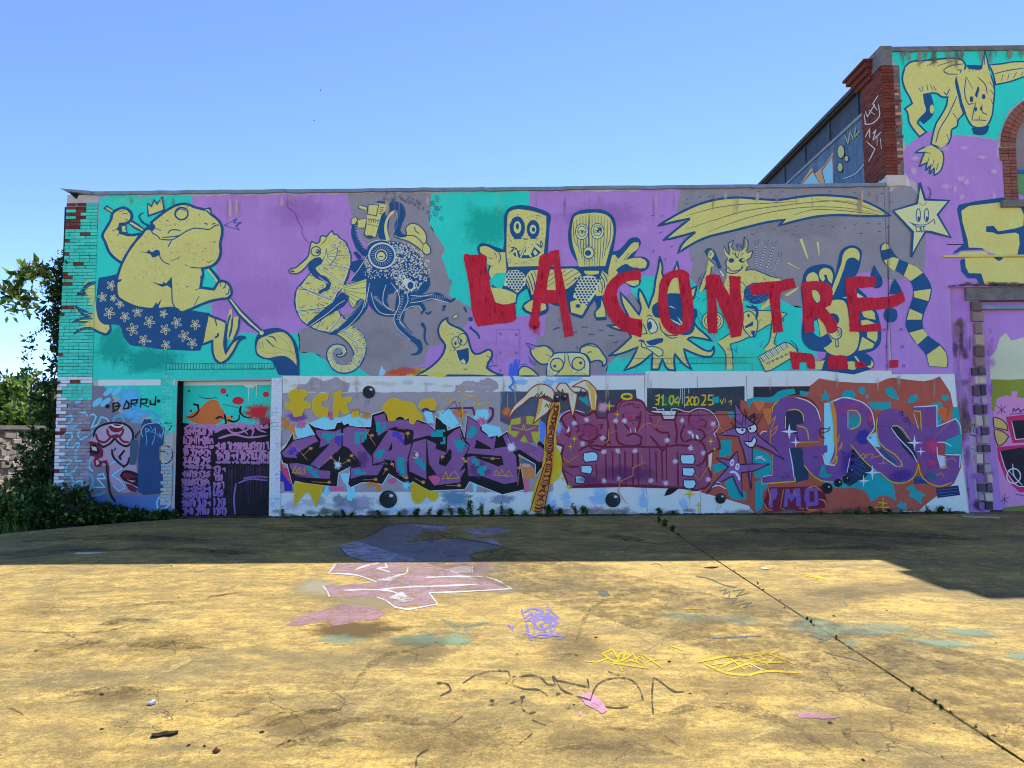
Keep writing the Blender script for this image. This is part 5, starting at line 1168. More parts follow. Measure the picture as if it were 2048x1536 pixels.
# --- calligraphy on the recessed door
a = Art('painted_calligraphy', L_, base=.003, plane=DREC)
a.poly(WB, '230,95 1145,95 1145,150 230,165', sm=False); a.poly(TEAL, '230,160 1145,150 1145,640 230,640', sm=False)
a.poly(BLK, '225,540 400,560 700,600 1130,540 1130,1540 180,1540 200,1000', new=True, sm=False)
a.poly('b3632a', '260,500 330,440 400,400 450,350 540,300 600,320 620,380 660,420 650,500 560,560 430,560'); a.poly('c98a50', '640,480 720,470 760,520 700,560'); a.poly('a4182c', ell(800, 315, 60, 40, 14)); a.poly('b01c32', ell(650, 215, 32, 30, 10)); a.poly('a4182c', ell(1085, 250, 32, 28, 10)); a.mist('a8202e', 1000, 430, 140 * 1.35, 90 * 1.35); a.mist('8c2a4a', 1080, 520, 90 * 1.35, 50 * 1.35)
a.lines('d8e0e4', '905,150 910,240 905,320|945,150 950,210|990,150 985,290|860,150 890,180', 2.4, 1, sm=False); a.poly('d8e0e4', '850,150 1000,150 960,175 920,180 880,175', sm=False)
a.lines(BLK, '340,350 390,360 395,420 330,480 270,480|830,370 820,430 870,480 930,490|690,510 760,530 810,500 810,450|570,500 620,480 660,500|660,450 680,540 600,600', 5, 2); a.lines(BLK, '400,270 480,295 580,280|640,350 800,385', 1.6); 
for x, y in ((300, 215), (318, 420), (735, 478), (690, 260)): a.dot(BLK, x, y, 11)
PU = ['946a98', '82608e', '6a5494', '946a99']
rr = random.Random(77)
def calli(x0, y0, x1, y1, seed):
    r = random.Random(seed); y = y0
    while y < y1:
        hgt = r.uniform(70, 100); x = x0
        while x < x1 - 15:
            w_ = r.uniform(26, 46); t_ = r.randrange(6); c = PU[0] if y < 900 else (PU[1] if y < 1150 else PU[2])
            hh = min(hgt * .9, y1 - y)
            if t_ == 0: p = [(x + 6, y), (x + 10, y + hh * .6), (x + 4, y + hh)]
            elif t_ == 1: p = [(x + w_, y + 5), (x + 6, y + hh * .3), (x + w_ * .8, y + hh * .6), (x + 4, y + hh)]
            elif t_ == 2: p = [(x + 4, y + 5), (x + w_ * .9, y + hh * .2), (x + w_ * .7, y + hh), (x, y + hh * .85)]
            elif t_ == 3: p = [(x, y + hh * .1), (x + w_ * .5, y + hh * .02), (x + w_ * .6, y + hh)]
            elif t_ == 4: p = [(x + 3, y), (x + 3, y + hh * .8), (x + w_ * .8, y + hh * .8), (x + w_ * .8, y + hh * .25)]
            else: p = [(x, y + hh * .5), (x + w_ * .6, y + hh * .35), (x + w_ * .9, y + hh * .9)]
            p = [(min(max(u, x0), x1), v) for u, v in p]
            a.line(c, p, r.uniform(4.4, 5.6), 2.6); x += w_ * .74
        y += hgt
a.layers.append((PU[0], []))
for seed, box in enumerate(((245, 600, 545, 800), (235, 810, 520, 1010), (570, 740, 1120, 830), (570, 840, 1120, 960), (225, 1030, 515, 1240), (225, 1250, 515, 1490), (550, 980, 670, 1220), (550, 1220, 670, 1490), (300, 560, 1110, 600))): calli(*box, seed + 3)
a.lines(PU[0], '245,600 330,560 420,590 500,560 600,600 720,590|560,640 640,600 760,560 840,600 900,660|480,590 560,610 660,560 740,640 880,620 960,560|800,540 880,560 960,620 940,680|600,700 760,660 900,690 1100,670|980,520 1000,600 1090,640|250,640 350,620 450,650', 5, 3)
a.lines(PU[2], '780,1160 760,1300 770,1480|800,1160 900,1120 1100,1130|850,1110 1000,1090 1110,1100', 3.4)
lay = {}
order = []
for c, ps in a.layers:                                   # merge the violet strokes by tone so that films stay thin
    if c in PU:
        if c not in lay: lay[c] = []; order.append((c, lay[c]))
        lay[c].extend(ps)
    else: order.append((c, ps))
a.layers = order
for i in range(40):
    x = rr.uniform(700, 1110); a.line('4a2a5c', [(x, 960 + rr.uniform(0, 60)), (x, 1050 + rr.uniform(0, 350))], .7, sm=False)
a.build(door, None, label='violet calligraphy on black with teal and orange above, sprayed')

# --- the first big piece, jagged violet letters
a = Art('painted_piece_backdrop', M_, base=.0085)
a.poly('83848c', ragged(M_('140,190 700,185 1900,185 2050,180'), .8, 6) + ragged(N_('800,175 1080,178 1085,470 1400,600'), .5, 9) + N_('1400,1260') + ragged(M_('2100,1250 110,1270'), .8, 8), sm=False) if False else None
g = M_('140,192 400,190 900,186 1400,184 1900,182 2400,180 3050,178 3050,1255 2400,1262 1500,1258 600,1262 110,1270 120,700')
a._put('80828b', [ragged(g, 1.0, 7, 3)]); a._put('80828b', [ragged(M_('280,185 300,105 400,90 440,30 500,30 560,60 640,50 700,20 760,50 860,85 840,190'), 2, 5, 4), ragged(N_('590,178 600,110 720,60 830,80 930,30 1000,50 1060,100 1060,150 1000,178'), 2, 5, 5)])
a.reg = N_; a.poly('3d4a60', '1085,178 1830,178 1850,330 1500,420 1400,640 1080,500', sm=False, new=True)
a.poly(SLATE, '1290,640 2500,420 2500,178 1830,178', sm=False)
a.reg = M_
a.mist('6c7a8c', 900, 1390, 230 * 1.35, 90 * 1.35); a.mist('6c7a8c', 740, 1350, 60 * 1.35, 60 * 1.35); a.mist('4f7a92', 2000, 1330, 170 * 1.35, 90 * 1.35); a.mist('70809a', 2500, 1340, 160 * 1.35, 60 * 1.35); a.mist('74809a', 60, 400, 45 * 1.35, 60 * 1.35); a.mist('4f7f93', 50, 540, 40 * 1.35, 80 * 1.35)
a.poly(LBL, '270,560 420,520 640,440 760,460 900,410 1090,470 1110,560 900,600 500,620 280,740', new=True); a.mist('6a3f94', 300, 450, 120 * 1.35, 50 * 1.35); a.mist(ORG, 150, 520, 80 * 1.35, 70 * 1.35); a.poly(ORG, '190,560 260,520 280,640 320,700 240,650', sm=False); a.mist(ORG, 930, 400, 60 * 1.35, 40 * 1.35); a.mist(ORG, 1040, 440, 60 * 1.35, 45 * 1.35); a.mist('b8507a', 660, 440, 45 * 1.35, 45 * 1.35); a.mist('a85a8a', 340, 540, 60 * 1.35, 40 * 1.35)
a.poly('2a1c8e', '50,1090 80,1040 150,1035 160,1000 200,1010 240,1180 240,1250 160,1250 150,1150 90,1140', new=True); a.poly('a03a5a', '110,900 150,1000 200,1000 230,1180 170,1100 110,1010', sm=False); a.mist('b03a6a', 110, 770, 60 * 1.35, 40 * 1.35); a.poly('c6c08a', '110,790 170,740 200,760 130,810', sm=False)
a.poly(LBL, '760,1060 860,1060 840,1170 900,1190 920,1270 880,1360 830,1340 820,1180 790,1150', new=True); a.mist(LBL, 610, 1250, 40 * 1.35, 60 * 1.35); a.poly(ORG, '1030,1160 1130,1150 1200,1190 1190,1250 1150,1250 1140,1190 1070,1200'); a.poly('b05a86', '640,1200 800,1200 800,1250 650,1250', sm=False); a.mist(LBL, 1470, 1190, 50 * 1.35, 50 * 1.35); a.mist('b05a86', 1320, 1140, 50 * 1.35, 30 * 1.35)
a.reg = N_
a.poly(LBL, '250,400 340,380 370,520 300,520', new=True); a.poly(LBL, '410,390 540,370 640,520 560,580 430,480'); a.poly(LBL, '810,390 940,370 960,440 900,520 1080,560 1100,640 960,670 880,560 780,440'); a.mist(ORG, 640, 410, 80 * 1.35, 45 * 1.35); a.mist('b9743f', 1160, 400, 70 * 1.35, 60 * 1.35); a.mist('b9548a', 870, 500, 60 * 1.35, 50 * 1.35); a.poly('8f9a2c', '1200,480 1400,440 1520,480 1500,720 1380,740 1160,620'); a.poly('3e6cc8', '1500,480 1560,520 1560,740 1510,720'); a.mist('6f98d8', 1700, 560, 50 * 1.35, 90 * 1.35)
a.poly('a8a014', '1600,960 1700,780 1740,900 1720,1100 1620,1180 1560,1260 1480,1240', new=True); a.poly('3e5a70', '1280,880 1450,960 1450,1010 1300,960', sm=False); a.poly('c07a40', '1300,960 1320,950 1450,1020 1460,1100 1380,1120 1330,1110'); a.poly('c49a98', ell(1360, 975, 48, 18)); a.poly('b8607a', '1320,1110 1380,1120 1400,1240 1360,1270 1340,1230', sm=False); a.poly(LBL, '780,1170 840,1180 820,1260 790,1260')
a.line('4b1f5a', '530,360 780,355 800,400 800,440', 4); a.line('4b1f5a', '960,350 1000,370 1000,440 940,520', 5); a.line('4b1f5a', '245,400 260,360 380,400', 5)
a.lines('a89c1a', '420,440 470,330 590,270 530,230|430,215 550,280|640,100 670,210 810,235|640,290 700,260 830,220 850,320 980,290|660,300 680,420 660,520|790,320 880,520|700,330 930,310', 1.8); a.lines('5a4a1a', '450,420 590,280 640,400|640,290 680,540', 1.2)
a.lines('2a6ad0', '1200,0 1220,90 1180,130 1230,180|1190,10 1240,90', 4)
for i in range(14): a.mist(rr.choice(('8fb8e0', 'a9c4e6', '8a94a8', '9aa0c0')), -1400 + i * 190 + rr.uniform(-60, 60), rr.uniform(1330, 1480), rr.uniform(60, 140), rr.uniform(50, 120), 0, .6)
for i in range(12): a.mist(rr.choice(('a8a6a8', '9aa4b0', 'b9b4b0')), -1300 + i * 200 + rr.uniform(-60, 60), rr.uniform(60, 140), rr.uniform(80, 180), rr.uniform(20, 50), 0, .5)
a.lines('5f9fe0', '1090,165 1140,110|1290,60 1330,20|1240,200 1250,320|1100,190 1095,300|1160,200 1160,360', 1.4)
a.build(low, LOWC, kind='stuff')

sil = pts_of('110,835 170,770 250,625 262,750 490,645 405,510 480,560 600,590 700,580 725,515 780,510 800,540 845,520 870,560 1090,560 1100,430 1260,380 1270,440 1400,440 1580,480 1700,520 1780,590 1785,450 1900,530 1915,600 1940,590 2050,545')
sil += [(u + 1401, v) for u, v in pts_of('700,690 728,430 890,540 880,590 980,668 1000,635 1050,645 1062,670 1150,612 1240,655 1480,785 1480,680 1700,890 1650,950 1520,1005 1462,1085 1462,960 1275,850 1345,1232 1105,1285 920,1215 750,1145 700,1230 315,1245 140,1145')]
sil += pts_of('1490,1190 1280,1060 1210,1175 1080,1150 980,1160 870,1210 845,1170 875,985 742,1050 715,1200 480,1182 270,1140 250,1205 190,960 140,945 130,890')
a = Art('painted_violet_letters', M_, base=.0135)
a.line(WHT, sil, 3.2, closed=True, sm=False); a.poly(BLK, sil, sm=False)
OUTL = []
n2 = lambda t_: [(u + 1401, v) for u, v in pts_of(t_)]
for p in ('125,838 255,705 490,650 528,720 470,740 290,850 320,925 150,885', '205,950 300,945 430,970 540,1020 660,1030 650,1125 400,1110 265,1075 215,1000', '480,585 700,605 745,580 770,575 775,780 700,860 600,960 530,1010 430,965 540,850 640,745 530,790 545,700 500,640', '790,580 850,550 1090,585 1000,740 1060,830 1110,890 1110,965 1255,920 1165,1085 1000,1085 865,1125 870,1000 985,985 850,795 780,760', '1120,445 1245,405 1260,490 1400,475 1590,495 1720,545 1790,605 1870,650 1690,660 1540,700 1500,870 1480,960 1490,1110 1360,1050 1340,930 1230,910 1290,965 1110,970 1100,860 1270,600 1160,665', '1545,720 1690,680 1690,1130 1500,1040 1490,900', '1690,690 1800,740 1790,790 1900,830 1910,660 1990,590 2050,560 2080,680 2150,750 2140,800 2080,900 2110,1020 2060,1110 2060,1160 1770,1195 1700,1110 1760,1080 1800,1080 1710,960 1700,850'): a.poly(VIO, p, sm=False); OUTL.append(p)
for p in ('730,440 870,545 865,600 990,690 1040,640 1010,810 960,770 830,700 800,790 970,800 1150,770 1250,870 1270,1150 1120,1175 890,1090 740,1090 720,890 790,870 1090,960 1060,870 680,840 720,760 700,680', '1110,660 1160,625 1460,790 1500,760 1660,885 1500,940 1290,800 1210,830 1150,760'): a.poly(VIO, n2(p), sm=False)
for p in OUTL: a.line(BLK, p, 1.8, closed=True, sm=False)
for p in ('280,865 475,740 465,850 420,975 310,930 165,905 155,885 300,895', '525,800 560,775 640,745 545,835', '540,1005 710,830 705,900 640,985 565,1015', '850,800 995,950 975,985 860,960 840,880', '980,735 1040,735 1110,570 1155,670 1250,600 1100,860 1050,830', '1270,825 1318,715 1318,805', '1260,585 1360,558 1545,595 1550,640 1530,735 1450,762 1450,625 1310,595', '665,910 780,900 860,970 742,1045 722,1195 650,1185', '1835,900 1960,810 1955,900 1895,985 1840,960'): a.poly(BLK, p, sm=False)
for p in ('815,700 960,775 825,792', '800,885 1095,870 1118,965 1060,985', '890,1095 1120,1180 1260,1150 1330,1225 1105,1270 905,1180', '540,790 560,830 520,900 470,980 420,960 430,870 490,860', '690,880 735,985 640,1040 690,960'): a.poly(BLK, n2(p), sm=False)
a.lines(BLK, '772,500 776,800|1485,900 1545,700|1690,690 1690,1150|1115,440 1150,660|1105,975 1250,935 1300,975|1330,900 1350,1050|480,560 530,740|2050,640 2080,730 2120,770', 2.4, sm=False); a.lines(BLK, ' '.join('%d,%d' % q for q in n2('730,440 700,720 740,750')) + '|' + ' '.join('%d,%d' % q for q in n2('870,545 1000,660')) + '|' + ' '.join('%d,%d' % q for q in n2('1150,615 1230,830')), 2.6, sm=False)
for x, y, rx, ry, c_ in ((400, 1060, 160, 60, '7d5a86'), (650, 680, 120, 60, '7d5a8a'), (1000, 900, 90, 140, '5a3a70'), (1650, 560, 140, 60, '7d5a8a'), (2250, 1020, 160, 120, '5a3a70'), (1850, 1100, 140, 60, '8a4a86'), (2800, 780, 120, 80, '7d5a8a')): a.mist(c_, x, y, rx, ry, 0, .6)
def blocks(x, y, cells, s=26, c=TLD, f=lambda q: q):
    for i, j in cells: a._put(c, [M_(f([(x + i * s, y + j * s), (x + i * s + s + .5, y + j * s), (x + i * s + s + .5, y + j * s + s + .5), (x + i * s, y + j * s + s + .5)]))])
L9 = [(0, 0), (1, 0), (2, 0), (3, 0), (4, 0), (6, 0), (7, 0), (8, 0), (0, 1), (1, 1), (2, 1), (3, 1), (4, 1), (5, 1), (1, 2), (2, 2), (3, 2), (2, 3)]
blocks(565, 625, L9)
blocks(915, 615, [(0, 0), (1, 0), (2, 0), (3, 0), (4, 0), (0, 1), (1, 1), (4, 1), (0, 2), (1, 2), (3, 2), (4, 2), (0, 3), (1, 3), (3, 3), (0, 4), (1, 4)]); blocks(1145, 510, [(0, 0), (1, 0), (3, 0), (0, 1), (1, 1), (3, 1), (0, 2), (1, 2), (2, 2), (3, 2), (0, 3), (1, 3), (2, 3), (1, 4)])
blocks(380, 980, [(0, 0), (1, 0), (2, 0), (5, 0), (1, 1), (2, 1), (2, 2), (3, 2), (4, 2), (3, 3), (4, 3), (4, 4), (5, 4)]); blocks(1135, 810, [(1, 0), (2, 0), (3, 0), (0, 1), (1, 1), (2, 1), (0, 2), (1, 2), (2, 2), (1, 3)]); blocks(1375, 890, [(0, 0), (1, 0), (2, 0), (0, 1), (1, 1), (2, 1), (0, 2), (1, 2), (0, 3), (1, 3), (2, 3), (0, 4), (1, 4), (2, 4), (1, 5), (2, 5), (1, 6), (2, 6), (2, 7)]); blocks(1570, 900, [(0, 0), (1, 0), (2, 0), (0, 1), (1, 1), (2, 1), (1, 2), (2, 2), (3, 2), (2, 3), (3, 3), (3, 4)]); blocks(905, 1020, [(0, 0), (1, 0), (2, 0), (0, 1), (1, 1), (2, 1), (3, 1), (4, 1)])
blocks(1735, 615, [(2, -1), (3, -1), (4, -1), (5, -1), (0, 0), (1, 0), (2, 0), (3, 0), (4, 0), (0, 1), (1, 1), (2, 1), (3, 1), (4, 1), (5, 2), (5, 3), (4, 4), (5, 4)]); blocks(2180, 900, [(0, 0), (1, 0), (0, 1), (1, 1), (2, 1), (1, 2), (2, 2), (3, 3), (4, 3), (5, 3), (2, 4), (3, 4), (4, 4), (5, 4), (2, 5), (3, 5), (4, 5), (3, 6), (4, 6)]); blocks(1970, 700, [(0, 0), (1, 0), (2, 0), (3, 0), (1, 1), (2, 1), (3, 1), (4, 1), (1, 2), (2, 2), (3, 2), (4, 2), (2, 3), (3, 3), (2, 4), (3, 4)]); blocks(2130, 550, [(1, 0), (2, 0), (1, 1), (2, 1), (3, 1), (0, 2), (1, 2), (2, 2), (3, 2), (0, 3), (1, 3), (2, 3), (0, 4), (1, 4)])
blocks(1320, 615, [(0, 0), (1, 0), (2, 0), (0, 1), (1, 1), (2, 1), (3, 1), (2, 2), (3, 2), (3, 3), (4, 3), (4, 4)], c='3b2f9e'); blocks(705, 660, [(0, 0), (1, 0), (2, 0), (0, 1), (1, 1), (2, 1), (0, 2), (1, 2), (1, 3)], c='3b2f9e'); blocks(205, 780, [(1, 0), (2, 0), (0, 1), (1, 1), (2, 1), (0, 2), (1, 2), (3, 2)], c='3b2f9e')
# highlights and sparkles
a.lines('a8743e', '355,870 440,790|590,950 660,890|780,960 850,920|870,860 920,910|1370,570 1460,585|1480,610 1490,680|1310,930 1340,1000|450,1150 640,1160|1000,1130 1150,1125|1380,1070 1470,1110|1560,1110 1650,1160|1850,920 1860,870|1900,1190 2050,1190|250,740 410,920|960,480 1140,760|1080,690 1110,640|2290,890 2480,900|2700,890 2670,1190|2780,830 2880,890|1220,1070 1260,1010', 1.6)
rx_ = random.Random(5)
for q in ((440, 790), (660, 890), (850, 920), (880, 870), (1485, 630), (1320, 960), (640, 1155), (1140, 1125), (1470, 1105), (1650, 1155), (1858, 880), (2040, 1190), (2400, 900), (2690, 1000), (1100, 650), (1255, 1015), (2080, 900), (2105, 930)): a.mist('b98a5a', q[0], q[1], 34, 26, 0, .9)
for i in range(26):
    q = sil[rx_.randrange(len(sil) // 2, len(sil))]; a.line('2a2028', [(q[0], q[1]), (q[0] + 2, q[1] + rx_.uniform(20, 70))], .9, .5, sm=False)
a.mist('cdd6e0', 735, 970, 60); a.mist('cdd6e0', 2602, 778, 70)
a.lines(WHT, '755,880 735,990|690,910 770,1000', 1.8, 1); a.dot(WHT, 735, 970, 16); a.dot('aab8c8', 2600, 780, 36, new=True); a.dot(WHT, 2602, 778, 16, new=True); a.lines(WHT, '2565,680 2600,780|2630,720 2600,780', 1.4)
a.dot('a7a0a8', 1568, 862, 38, n=14, new=True); a.dot('5d4a5c', 1560, 858, 30, n=14, new=True); a.dot(WHT, 1580, 858, 14, new=True)
a.poly('b8507a', '1705,1095 1800,1085 1840,1110 1830,1150 1770,1190', new=True); a.lines('a08a20', '240,1060 280,980 290,1050 330,990 320,1060 380,1000 380,1060 240,1050|1850,1140 1900,1040 1920,1130 1960,1060 2000,1040 2040,1110 1850,1120|2420,1080 2440,1020 2470,1090 2500,1010 2540,1100 2570,1030 2620,1090 2400,1080', 1.8)
a.build(low, LOWC, label='jagged violet letters MATUS with black shadow and white outline, sprayed')

for nm, t_, sm_ in (
    ('painted_gold_cross', '210,190 240,160 400,170 410,215 370,250 370,280 440,310 440,350 370,370 345,440 260,450 240,375 170,360 165,310 230,285 225,250 200,225', True),
    ('painted_gold_letter_c', '640,195 620,270 560,280 555,340 620,360 640,330 620,440 520,450 470,390 470,270 520,210', True),
    ('painted_gold_letter_k', '690,190 770,165 770,250 880,235 880,280 820,310 860,410 790,420 750,370 735,450 680,460 690,330', False),
    ('painted_gold_dot', '890,400 960,395 960,450 890,450', True),
    ('painted_gold_drip', '1200,360 1270,280 1330,250 1440,285 1540,300 1600,390 1650,460 1645,490 1580,480 1550,530 1510,520 1500,460 1460,480 1430,450 1380,450 1340,490 1280,490 1260,420', True),
    ('painted_gold_blob', '1600,350 1630,280 1700,255 1770,265 1795,310 1780,370 1740,380 1690,345 1640,360', True),
    ('painted_gold_fangs', '270,1150 590,1190 560,1250 500,1425 440,1290 415,1250 370,1280 260,1420 265,1300', False),
    ('painted_gold_drip', '1540,1150 1660,1215 1720,1245 1810,1250 1815,1310 1770,1355 1720,1340 1690,1300 1650,1350 1600,1385 1550,1360 1525,1290', True)):
    a = Art(nm, M_, base=.023); a.poly(GOLD, t_, sm_); a.line('cdb838', t_, 1.3, closed=True, sm=sm_); a.build(low, LOWC)
# black balls floating along the wall
for reg, x, y, r_, k in ((M_, 1068, 185, 68, 1), (M_, 1275, 1338, 96, 0), (O_, 745, 1328, 78, 0), (O_, 1845, 1315, 54, 1), (O_, 160, 293, 44, 0), (O_, 243, 283, 34, 0)):
    a = Art('painted_ball', reg, base=.0245)
    a.dot('131c1c', x, y, r_, n=20); a.dot('2b3838', x + r_ * .12, y - r_ * .1, r_ * .72, n=16, new=True); a.dot('131c1c', x - r_ * .1, y + r_ * .12, r_ * .7, n=16, new=True); a.dot('8b9a9c', x + r_ * .35, y - r_ * .4, r_ * .26, r_ * .2, n=10, new=True); a.dot('dfe8ea', x + r_ * .37, y - r_ * .43, r_ * .13, n=8, new=True)
    if k: a.lines('2a3434', '%f,%f %f,%f|%f,%f %f,%f' % (x - 15, y + r_, x - 45, y + r_ * 2.3, x + 10, y + r_, x - 10, y + r_ * 2.0), 1, taper=.5)
    a.build(low, LOWC)

# --- palm tree with yellow outline
a = Art('painted_palm', N_, base=.0245)
a.line(GOLD, '1690,290 1650,480 1620,650 1620,800 1600,1000 1530,1200 1470,1480', 19, 30)
a.line('b87428', '1690,300 1650,480 1620,650 1615,800 1600,1000 1540,1200 1490,1480', 13, 21, new=True)
tc = pts_of('1690,310 1672,400 1655,480 1635,560 1622,650 1617,740 1612,820 1606,900 1598,1000 1578,1100 1550,1200 1520,1320 1490,1460')
tr_ = random.Random(3); tcs = smooth_pts(tc, False, 4)
for k, (x, y) in enumerate(tcs[1:]):
    w_ = 22 + 26 * k / len(tcs); t_ = tr_.random(); j1, j2 = tr_.uniform(-5, 5), tr_.uniform(-6, 6)
    if t_ < .5: q = [(x - w_, y - 8 + j1), (x - w_ * .6, y + 9), (x + j2, y + 13), (x + w_ * .6, y + 7), (x + w_ * .95, y - 9 - j1)]
    elif t_ < .8: q = [(x - w_ * .8, y + 9), (x - w_ * .5, y - 9 + j1), (x + j2, y - 12), (x + w_ * .7, y - 4), (x + w_ * .9, y + 10)]
    else: q = [(x - w_ * .5, y - 6), (x - w_ * .2, y + 8), (x + w_ * .3, y + 6), (x + w_ * .4, y - 8), (x, y - 10)]
    a.line('4a150e', q, tr_.uniform(1.8, 3.2))
    if k % 3 == 0: a.dot('4a150e', x + j2 * 2, y + j1, 7, 5, 0, 7)
a.lines('4a150e', '1670,300 1600,440 1575,650 1570,820|1715,330 1680,500 1650,700 1650,830|1560,960 1500,1150 1400,1470|1640,960 1610,1150 1550,1470', 2.2)
for p in ('1140,520 1230,330 1340,230 1420,140 1500,100 1580,110 1660,180 1650,270 1580,230 1500,240 1420,240 1330,310 1240,380', '1430,530 1480,400 1540,250 1640,300 1600,390 1500,470', '1680,150 1720,95 1780,90 1840,160 1910,210 1890,340 1860,460 1830,330 1810,200 1740,190', '1850,130 1920,90 2000,60 2060,100 2110,160 2110,380 2060,380 2030,250 2020,180 1930,130'):
    a.poly('cfc9ae', p, new=True); a.line('7a3418', p, 2.4, closed=True)
a.poly('d2a94e', '1990,70 2060,110 2100,170 2100,370 2070,370 2050,180', sm=False, new=True); a.poly('d9a94e', '1500,260 1540,250 1520,380 1460,470', sm=False)
a.lines('4a150e', '1450,240 1480,200 1490,240 1530,175 1530,240 1560,200 1550,250 1590,220|1560,350 1580,310 1600,350 1620,300|1700,160 1720,210|1740,210 1750,150 1765,200|1920,240 1950,150 1960,240 1990,180 1980,240 2010,210', 1.8)
a.build(low, LOWC, label='palm tree with curved scaly trunk and pale fronds, sprayed')
a = Art('painted_star_mark', N_, base=.0235)
a.poly('6b4566', '1305,440 1360,440 1360,530 1495,540 1490,610 1410,610 1440,730 1390,730 1340,640 1280,720 1230,700 1290,610 1200,600 1200,535 1300,530', sm=False); a.lines('a89c1a', '1210,560 1320,590 1330,530 1350,600 1470,560', 1.4); a.build(low, LOWC)
# --- rounded mauve piece with the winged head
a = Art('painted_mauve_letters', O_, base=.0135)
a.poly('2f3a48', '580,205 980,200 990,300 1080,420 590,420', sm=False); a.poly('26323c', '1095,185 1400,190 1700,180 2050,175 2050,420 1095,420', sm=False); a.mist('1f5c52', 1350, 330, 170 * 1.35, 90 * 1.35); a.mist('6f98d8', 215, 530, 40 * 1.35, 100 * 1.35); a.mist('b08aa0', 640, 380, 60 * 1.35, 60 * 1.35); a.poly(TLD, '395,280 480,250 510,380 400,300', sm=False)
msil = '150,660 200,560 225,480 330,420 470,470 560,425 590,490 680,490 690,430 760,420 790,340 850,300 950,290 1050,330 1090,400 1150,440 1240,450 1260,510 1380,510 1400,430 1560,420 1640,400 1740,430 1800,480 1820,560 1790,640 1830,720 1840,800 1720,860 1710,980 1745,1060 1720,1180 1600,1230 1480,1210 300,1200 240,1050 210,900 240,780 160,740'
a.poly(MAU, msil, new=True); a.line(MRN, msil, 4.2, closed=True)
a.lines(MRN, '215,480 260,580 310,620 300,680 250,650|330,430 380,560 400,620 370,640|440,560 520,560 580,610 580,680 520,720 420,710 400,690 450,660 440,600|560,720 600,660 660,690 670,760 620,820 530,800 500,750 560,730|690,500 700,600 690,700 720,760|600,560 640,560 620,610|760,480 780,620 800,740 860,770 960,780 1030,760 1040,690 960,650 880,680|850,450 860,540 920,620|1030,420 1020,540 980,640|1120,480 1180,600 1240,640 1310,640 1320,700 1290,780 1250,830 1200,760 1120,670|1380,520 1400,640 1390,760|1460,600 1480,560 1440,680 1470,740|1540,440 1520,520 1570,590 1660,620 1690,680 1640,730|1600,540 1650,500 1700,530 1690,580 1620,570|1480,740 1560,710 1640,730 1690,800 1690,900 1640,970 1590,980|390,830 480,780 700,790 1000,785 1250,790 1400,770 1560,780|240,790 220,900 280,980 400,990|250,1030 340,1090', 4.2)
for x0, y0, y1, w_ in ((572, 960, 1090, 5), (670, 800, 1180, 5), (740, 830, 1130, 5), (815, 800, 1170, 4), (868, 830, 1180, 6), (945, 820, 1180, 6), (1000, 850, 1180, 5), (1120, 800, 1190, 4), (1185, 830, 1150, 5), (1245, 830, 1120, 5), (1290, 800, 1190, 4), (1405, 840, 1190, 6)): a.line(MRN, [(x0, y0), (x0 + 8, y1)], w_, sm=False)
a.line(MRN, '300,1195 700,1170 1000,1190 1500,1205', 5)
# the little face under the halo
a.lines(MRN, '790,420 830,340 950,310 1060,340 1090,420|830,380 900,350 950,340 960,380 1030,390|900,370 930,350|960,350 1040,370|870,430 875,460|900,425 900,455|930,425 925,455|960,430 960,455|1000,430 1005,455|1020,440 1025,465|900,530 960,510 1010,530', 2.2); a.dot('8a1f46', 915, 490, 30, 22); a.dot('5a1029', 1000, 490, 26, 20); a.lines(MRN, '940,530 950,560 960,540', 1.6); a.line('e8eef2', '925,600 930,640', 2.2); a.line('e8eef2', '972,595 978,640', 2.2)
a.line('c8b40e', ell(888, 272, 52, 26, 16) + [ell(888, 272, 52, 26, 16)[0]], 4.2)
for p in ('450,850 570,845 590,870 585,930 460,945 440,900', '420,980 520,975 535,1010 520,1065 420,1050', '360,1085 450,1095 465,1120 445,1165 365,1155', '1440,870 1570,865 1585,910 1570,965 1450,960 1435,920', '1455,1000 1570,1000 1585,1040 1560,1090 1460,1080', '1470,1125 1580,1125 1595,1160 1570,1210 1490,1210 1465,1170'): a.poly('8fd4dd', p, new=True); a.line('2a1830', p, 2.2, closed=True)
a.lines('e4c2d6', '190,560 200,490 260,430 340,410 460,440|510,420 580,395|1150,385 1190,390 1200,410 1260,400 1290,480 1340,480 1345,400 1380,395 1520,430 1600,395 1720,410 1790,470 1830,580 1780,650 1800,690', 1.9)
for x, y in () and ((350, 545), (475, 510), (640, 695), (770, 520), (865, 520), (435, 755), (650, 840), (795, 830), (970, 830), (1455, 520), (1770, 550), (1535, 640), (1300, 720), (1540, 800), (1670, 850), (1380, 935), (1720, 1120), (655, 1135), (805, 1110), (1285, 1160), (1130, 1130)): a.dot('a98aa6', x, y, 22, new=False)
for x, y in ((350, 545), (475, 510), (640, 695), (770, 520), (865, 520), (435, 755), (650, 840), (795, 830), (970, 830), (1455, 520), (1770, 550), (1535, 640), (1300, 720), (1540, 800), (1670, 850), (1380, 935), (1720, 1120), (655, 1135), (805, 1110), (1285, 1160), (1130, 1130)): a.mist('d6b8d0', x, y, 42)
a.mist('8a3a66', 500, 620, 160, 120, 0, .6); a.mist('5a2c62', 900, 1050, 400, 120, 0, .5); a.mist('8d4a78', 1600, 560, 160, 120, 0, .5); a.mist('8a5a3a', 270, 960, 70, 50, 0, .6); a.mist('5a2c62', 500, 1120, 200, 80, 0, .5)
for x, y in ((350, 540), (475, 505), (640, 690), (865, 515), (1455, 515), (1770, 545), (1535, 640), (1300, 715), (655, 1130), (805, 1105), (1285, 1160)): a.dot('e9e4ee', x, y, 8, new=False)
